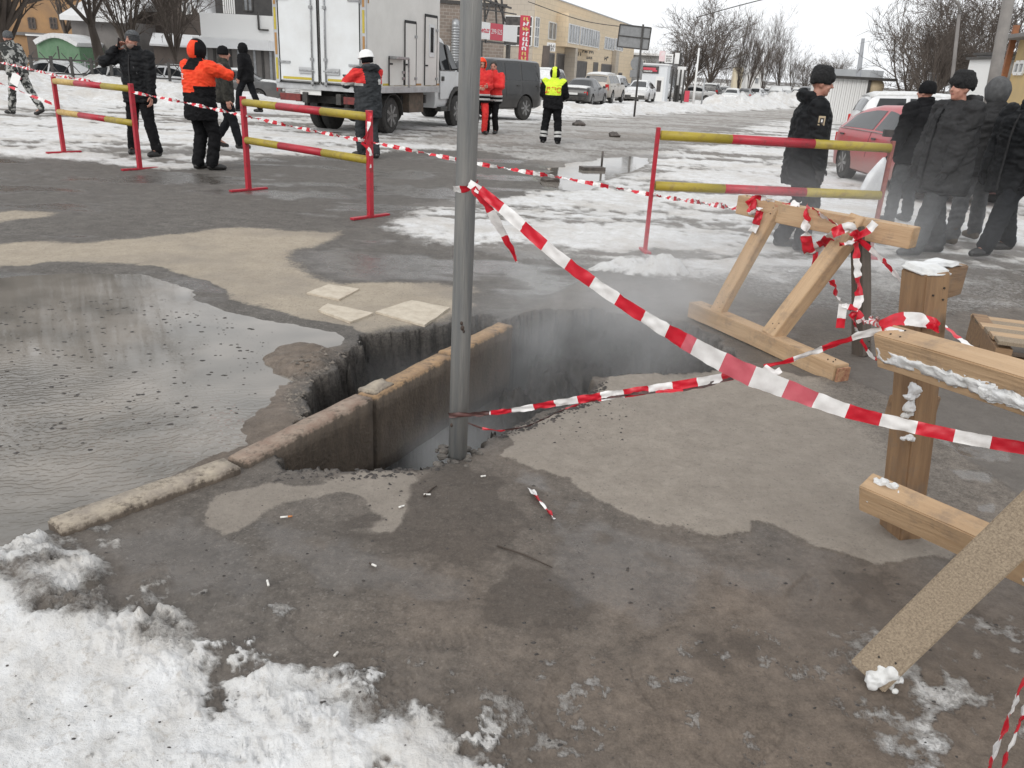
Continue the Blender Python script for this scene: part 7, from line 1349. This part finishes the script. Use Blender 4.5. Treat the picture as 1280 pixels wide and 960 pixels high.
A = gp(1086, 150); B = gp(1103, 152); f = Facade('far_block', 'distant grey block building on the skyline left of the right-hand trees', A, B); f.box('wall', 0, f.L, 0, 8, -.5, f.uz(1095, 88)[1], mat('far_wall', (.34, .35, .36), .8, (.28, .29, .3), .3))
for r_ in range(2):
    for c_ in range(3): f.window(.3 + c_ * .8, .8 + c_ * .8, 1.2 + r_ * 1.4, 2.0 + r_ * 1.4, 1, 1, fw=.06)
# --- courtyard on the left
A = gp(-60, 64); B = gp(114, 67); f = Facade('apartment_house', 'old ochre apartment house behind the trees at upper left', A, B); zt = 11.5; f.box('wall', 0, f.L, 0, 10, -.8, zt, stucco_o); f.box('cornice', -.2, f.L + .2, -.2, 10.2, f.uz(60, 44)[1] - .1, f.uz(60, 44)[1] + .12, grey_wall)
for x in (-50, -25, 0, 35, 62, 88): f.pxwin((x, 22), (x + 10, 36), 2, 2, frame=brown_w, pane=pane_d); f.pxwin((x, -14), (x + 10, 0), 2, 2, frame=brown_w, pane=pane_d)
f.box('porch', f.uz(32, 0)[0], f.uz(52, 0)[0], -1.5, 0, 0, f.uz(40, 45)[1], brown_w); f.box('porch_snow', f.uz(31, 0)[0], f.uz(53, 0)[0], -1.6, 0, f.uz(40, 45)[1], f.uz(40, 43)[1], snow_roof)
gable_house('low grey shed with thick snow on its roof behind the pollard tree', gp(98, 55), gp(162, 55), W(130, 24, 56)[2] + .5, W(130, 2, 60)[2] + .5, 7, grey_wall, snow_roof)
gable_house('large dark brown house with snowy gable roof above the orange jacket man', gp(172, 60), gp(262, 59), W(180, 22, 60)[2] + .5, W(215, -34, 60)[2] + 1, 9, brown_w, snow_roof, [((228, 2), (240, 18), 2, 1)], endgable=True)
for lab, a, b, Y, t_, m in (('snow-covered low shed roof left of the orange hood', 196, 262, 54, 47, snow_roof),): A = gp(a, Y); B = gp(b, Y + 1); f = Facade('low_shed', lab, A, B, 'shed'); z_ = f.uz((a + b) / 2, 57)[1]; f.box('wall', 0, f.L, 0, 3, -.4, z_, brown_w); mb = MB(); z2 = f.uz((a + b) / 2, 42)[1]; mb.add([(-.2, -.2, z_), (f.L + .2, -.2, z_), (f.L + .2, 3.2, z2), (-.2, 3.2, z2), (-.2, -.2, z_ - .1), (f.L + .2, -.2, z_ - .1), (f.L + .2, 3.2, z_ - .1), (-.2, 3.2, z_ - .1)], [(0, 1, 2, 3), (4, 7, 6, 5), (0, 4, 5, 1), (1, 5, 6, 2), (2, 6, 7, 3), (3, 7, 4, 0)]); mb.build('roof_snow', snow_roof, f.e)
A = gp(256, 47); B = gp(345, 47); f = Facade('white_wall', 'long white wall panel with snow at its foot behind the hooded walker', A, B, 'wall'); z1 = f.uz(300, 18)[1]; z0 = f.uz(300, 49)[1]; f.box('upper_panel', 0, f.L, 0, .3, z0, z1, frame_w); f.box('ledge_snow', -.1, f.L, -1.0, .3, z0 - .5, z0, snow_roof); f.box('lower_wall', 0, f.L, -.05, .3, -.5, z0 - .51, grey_wall)
for k in range(9): f.box('picket', f.L * (k + .4) / 9, f.L * (k + .4) / 9 + .12, -.12, -.06, 0, z0 - .52, steel_d if k % 2 else galv)
f.box('pipe', f.uz(321, 0)[0], f.uz(323, 0)[0], -.12, -.02, f.uz(322, 37)[1], z1 + .2, steel_d); f.box('pipe', f.uz(322, 0)[0], f.uz(334, 0)[0], -.14, -.02, f.uz(322, 38)[1], f.uz(322, 36)[1], steel_d)
A = gp(276, 60); B = gp(352, 60); f = Facade('dark_building', 'dark flat building above the white wall, just left of the truck', A, B); f.box('wall', 0, f.L, 0, 8, -.5, 9.5, mat('dark_cladding', (.035, .034, .035), .6, (.06, .058, .056), 2)); 
for k in range(6): u = f.uz(279 + k * 2.6, 8)[0]; f.box('white_slat', u, u + .09, -.06, 0, f.uz(285, 17)[1], 9, frame_w)
f.pxwin((304, -4), (316, 14), 2, 1, frame=steel_d)
A = gp(52, 52); B = gp(104, 52); f = Facade('green_garage', 'green metal garage with rounded snowy roof behind the courtyard fence', A, B, 'garage'); z_ = f.uz(78, 58)[1]; green = mat('green_metal', (0.10, 0.21, 0.11), .6, (.15, .25, .16), 2); f.box('wall', 0, f.L, 0, 5, -.6, z_, green); mb = MB(); g = MB(); N = 10; arc = [(f.L * k / N, z_ + .45 * math.sin(math.pi * k / N)) for k in range(N + 1)]
g.add([(x, 0, z) for x, z in arc] + [(x, .2, z) for x, z in arc], [tuple(range(N + 1))] + [tuple(range(2 * N + 1, N, -1))]); g.build('gable', green, f.e)
for k in range(N): mb.beam((arc[k][0], 2.4, arc[k][1] + .14), (arc[k + 1][0], 2.4, arc[k + 1][1] + .14), 5.2, .26, (0, 0, 1))
mb.build('roof_snow', snow_roof, f.e); f.box('door_gap', f.L / 2 - .03, f.L / 2 + .03, -.02, .01, 0, z_, steel_d)
def fence(label, pxa, Ya, pxb, Yb, ht, npost, pick, m, xpat=False, name='metal_fence'):
    A = gp(pxa, Ya); B = gp(pxb, Yb); f = Facade(name, label, A, B, 'fence'); A_ = f
    for k in range(npost + 1): u = f.L * k / npost; f.box('post', u - .05, u + .05, -.05, .05, -.5, ht + .12, m)
    for z in (ht, ht * .45): f.box('rail', 0, f.L, -.02, .02, z - .03, z + .03, m)
    mb = MB(); n = int(f.L / pick)
    for k in range(n):
        u = f.L * (k + .5) / n
        if xpat: mb.beam((u - pick * .4, -.03, ht * .5), (u + pick * .4, -.03, ht + .25), .03, .02, (0, 1, 0)); mb.beam((u + pick * .4, -.055, ht * .5), (u - pick * .4, -.055, ht + .25), .03, .02, (0, 1, 0))
        else: mb.beam((u, -.03, -.4), (u, -.03, ht + .08), .03, .02, (0, 1, 0))
    tag(mb.build('pickets', m, f.e), kind='stuff'); return f
fence('low black metal fence with crossed bars along the snow bank at left', -60, 33.5, 236, 35.5, .95, 12, .75, steel_d, True)
fence('grey picket fence of the courtyard in front of the green garage', -40, 47, 250, 50, 1.15, 12, .22, galv)
# overhead wires
def wire(label, pts, r=.012): P = [Vector(W(*p)) for p in pts]; c = P[0]; mb = MB(); mb.tube([tuple(p - c) for p in catmull(P, 8)], r, 5); o = mb.build('overhead_wire', steel_d, None, True); o.location = c; tag(o, label, 'wire')
wire('thin overhead wire slanting across the sky above the poplars', [(870, 22, 90), (920, 8, 90), (975, -6, 90)], .05); wire('thin pale stay wire slanting down across the brown house', [(221, 6, 50), (236, 26, 50), (250, 45, 50)], .03); wire('thin wire from the roofline across the sky to the road sign', [(660, 2, 70), (730, 26, 70), (800, 36, 70)], .03)
# ================================================================== BARE TREES
bark = mat('bark', (0.06, 0.047, 0.039), 0.9, (0.12, 0.098, 0.082), 5, bump=.6, stretch=(3, 3, .7)); twig_m = mat('twigs', (0.085, 0.068, 0.057), 0.9, (0.135, 0.112, 0.096), 2)
TREES = {}
def tree_mesh(kind, seed):
    if (kind, seed) in TREES: return TREES[(kind, seed)]
    r = random.Random(seed * 13 + 5); T = MB(); Cn = MB()
    P = {'spread': dict(trunk=.16, n=(10, 8, 7, 6), ang=(28, 38, 42, 40), ln=(.62, .52, .50, .5), up=.25, r0=.026), 'poplar': dict(trunk=.10, n=(12, 8, 6, 3), ang=(13, 16, 22, 28), ln=(.80, .42, .45, .5), up=.5, r0=.017), 'pollard': dict(trunk=.24, n=(6, 6, 6, 5), ang=(30, 36, 40, 40), ln=(.62, .55, .5, .5), up=.3, r0=.026), 'bush': dict(trunk=.03, n=(12, 6, 5, 3), ang=(28, 26, 30, 34), ln=(.85, .5, .45, .45), up=.2, r0=.013)}[kind]
    def grow(p, d, L, rad_, lv):
        nseg = 4 if lv < 2 else (3 if lv < 3 else 2); pts = [p]; rs = [rad_]; q = d.copy()
        for i in range(nseg):
            w_ = (.10, .16, .24, .30, .3)[lv]; q = (q + Vector((r.uniform(-w_, w_), r.uniform(-w_, w_), r.uniform(-w_, w_) + P['up'] * .22 * (lv > 0)))).normalized(); pts.append(pts[-1] + q * (L / nseg)); rs.append(rad_ * (1 - .62 * (i + 1) / nseg))
        (T if lv < 2 else Cn).tube(pts, rs, (9, 6, 4, 3, 3)[lv], 0, lv < 1)
        if lv >= 4: return
        n = P['n'][lv]
        for k in range(n):
            t = r.uniform(.80, 1.0) if lv == 0 else (r.uniform(.22, 1.0) if k else 1.0); f_ = t * nseg; i = min(int(f_), nseg - 1); b = pts[i].lerp(pts[i + 1], f_ - i); dd = (pts[i + 1] - pts[i]).normalized(); an = rad(P['ang'][lv] * r.uniform(.5, 1.3)); ax = dd.orthogonal().normalized(); ax.rotate(Quaternion(dd, r.uniform(0, 6.283) if lv else 6.283 * (k + r.random() * .6) / n)); nd = dd.copy(); nd.rotate(Quaternion(ax, an)); R_ = rs[i] * (1 - (f_ - i)) + rs[i + 1] * (f_ - i)
            base = 1.0 - P['trunk'] if lv == 0 else L; grow(b, nd, base * P['ln'][lv] * r.uniform(.65, 1.1), max(R_ * (.62 if lv else .6), .0013), lv + 1)
    grow(Vector((0, 0, -.02)), Vector((r.uniform(-.05, .05), r.uniform(-.05, .05), 1)), P['trunk'] + .02, P['r0'], 0)
    zmax = max(v[2] for v in Cn.v); k_ = 1.0 / zmax
    for q in (T, Cn): q.v = [(x * k_, y * k_, z * k_) for x, y, z in q.v]
    a, b = T.mesh('trunk', True), Cn.mesh('crown', False); a.materials.append(bark); b.materials.append(twig_m); TREES[(kind, seed)] = (a, b); return a, b
def tree(label, kind, seed, px, Y, top, rz=0.0, wide=1.0, group=None, h=None):
    q = at_Y(px, Y); h = h or (W(px, top, Y)[2] - q[2]); a, b = tree_mesh(kind, seed); e = empty('bare_tree' if kind != 'bush' else 'bare_shrub', q, rz, label, 'tree' if kind != 'bush' else 'shrub', group); e.scale = (h * wide, h * wide, h); link('trunk', a, e); link('crown', b, e); return e
GL = 'bare trees of the courtyard'; GM = 'bare trees along the street'; GR = 'bare trees on the right side'
tree('thick pollard tree with dark forked trunk behind the man on the phone', 'pollard', 1, 132, 44, 0, .4, 1.1, GL, 14); tree('tall bare tree at the upper left, trunk just right of the camouflage person', 'spread', 2, 27, 40, 0, 1.0, .9, GL, 15); tree('leaning bare tree cut by the left edge', 'spread', 3, 2, 38, 0, 2.2, .9, GL, 16); tree('thin bare tree before the dark brown house, left of the orange hood', 'spread', 4, 226, 48, 0, .3, .8, GL, 12); tree('bare tree with many limbs before the ochre house wall', 'pollard', 1, 84, 56, 0, 3.0, .9, GL, 13); tree('slim bare tree right behind the man on the phone', 'spread', 3, 166, 50, 0, 4.0, .7, GL, 11); tree('bare tree outside the left edge that mirrors in the puddle', 'spread', 2, -60, 36, 0, 2.0, 1.0, GL, 17)
tree('largest bare tree of the street, wide crown over the silver sedan', 'spread', 5, 858, 86, -30, 1.2, 1.2, GM); tree('second broad bare tree close right of the largest one', 'spread', 6, 886, 98, -12, 2.6, 1.1, GM)
tree('leftmost of the slender upright poplars', 'poplar', 7, 924, 104, 8, .0, 1.0, GM); tree('tallest slender poplar above the white gabled house', 'poplar', 8, 936, 100, -2, 1.5, 1.0, GM); tree('slender poplar in the middle of the poplar row', 'poplar', 7, 955, 108, 8, 2.5, 1.05, GM); tree('slender forked poplar right of the middle of the row', 'poplar', 8, 978, 112, 20, 4.0, 1.0, GM); tree('shorter poplar close behind the policeman', 'poplar', 7, 990, 120, 40, 5.0, 1.1, GM)
for i, (px, Y, tp, wd_, lab) in enumerate([(826, 120, 44, 1.2, 'hazy bare shrub tree behind the grey house'), (848, 130, 40, 1.3, 'hazy bare shrub tree behind the pylon sign'), (872, 125, 42, 1.3, 'dense bare shrub tree under the largest crown'), (898, 128, 44, 1.4, 'dense bare shrub tree between the broad trees and the poplars'), (912, 135, 46, 1.3, 'brown bare shrub tree behind the cream tower'), (950, 140, 56, 1.3, 'hazy bare shrub tree behind the poplars')]): tree(lab, 'bush', 9 + i % 2, px, Y, tp, i * 1.1, wd_, 'bare thicket behind the parked cars')
for i, (px, Y, tp, lab) in enumerate([(1008, 150, 66, 'small hazy tree on the skyline left of the fur hat'), (1022, 160, 62, 'round hazy tree on the skyline above the fur hat'), (1040, 165, 60, 'round hazy tree just right of the policeman'), (1056, 170, 70, 'low hazy tree left of the lattice mast'), (1074, 175, 80, 'lowest hazy tree by the lattice mast')]): tree(lab, 'spread', 5 if i % 2 else 6, px, Y, tp, i * 1.7, 1.15, 'hazy trees on the skyline')
tree('bare tree with drooping twigs, leftmost of the right-hand group', 'spread', 6, 1140, 46, -8, .8, 1.3, GR); tree('tall bare tree behind the fur hat man', 'spread', 5, 1162, 40, -50, 2.1, 1.2, GR); tree('forked bare tree left of the concrete pole', 'poplar', 8, 1186, 36, -60, 3.0, 1.5, GR); tree('bare tree behind the concrete pole', 'spread', 6, 1222, 42, -60, 4.2, 1.2, GR); tree('bare tree at the upper right corner', 'spread', 2, 1272, 36, -60, 5.0, 1.2, GR); tree('low bare shrub by the grey cabinet', 'bush', 9, 1152, 50, 70, .0, 1.3, GR); tree('bare tree between the cabinet and the concrete pole', 'poplar', 7, 1204, 48, -10, 1.0, 1.4, GR)
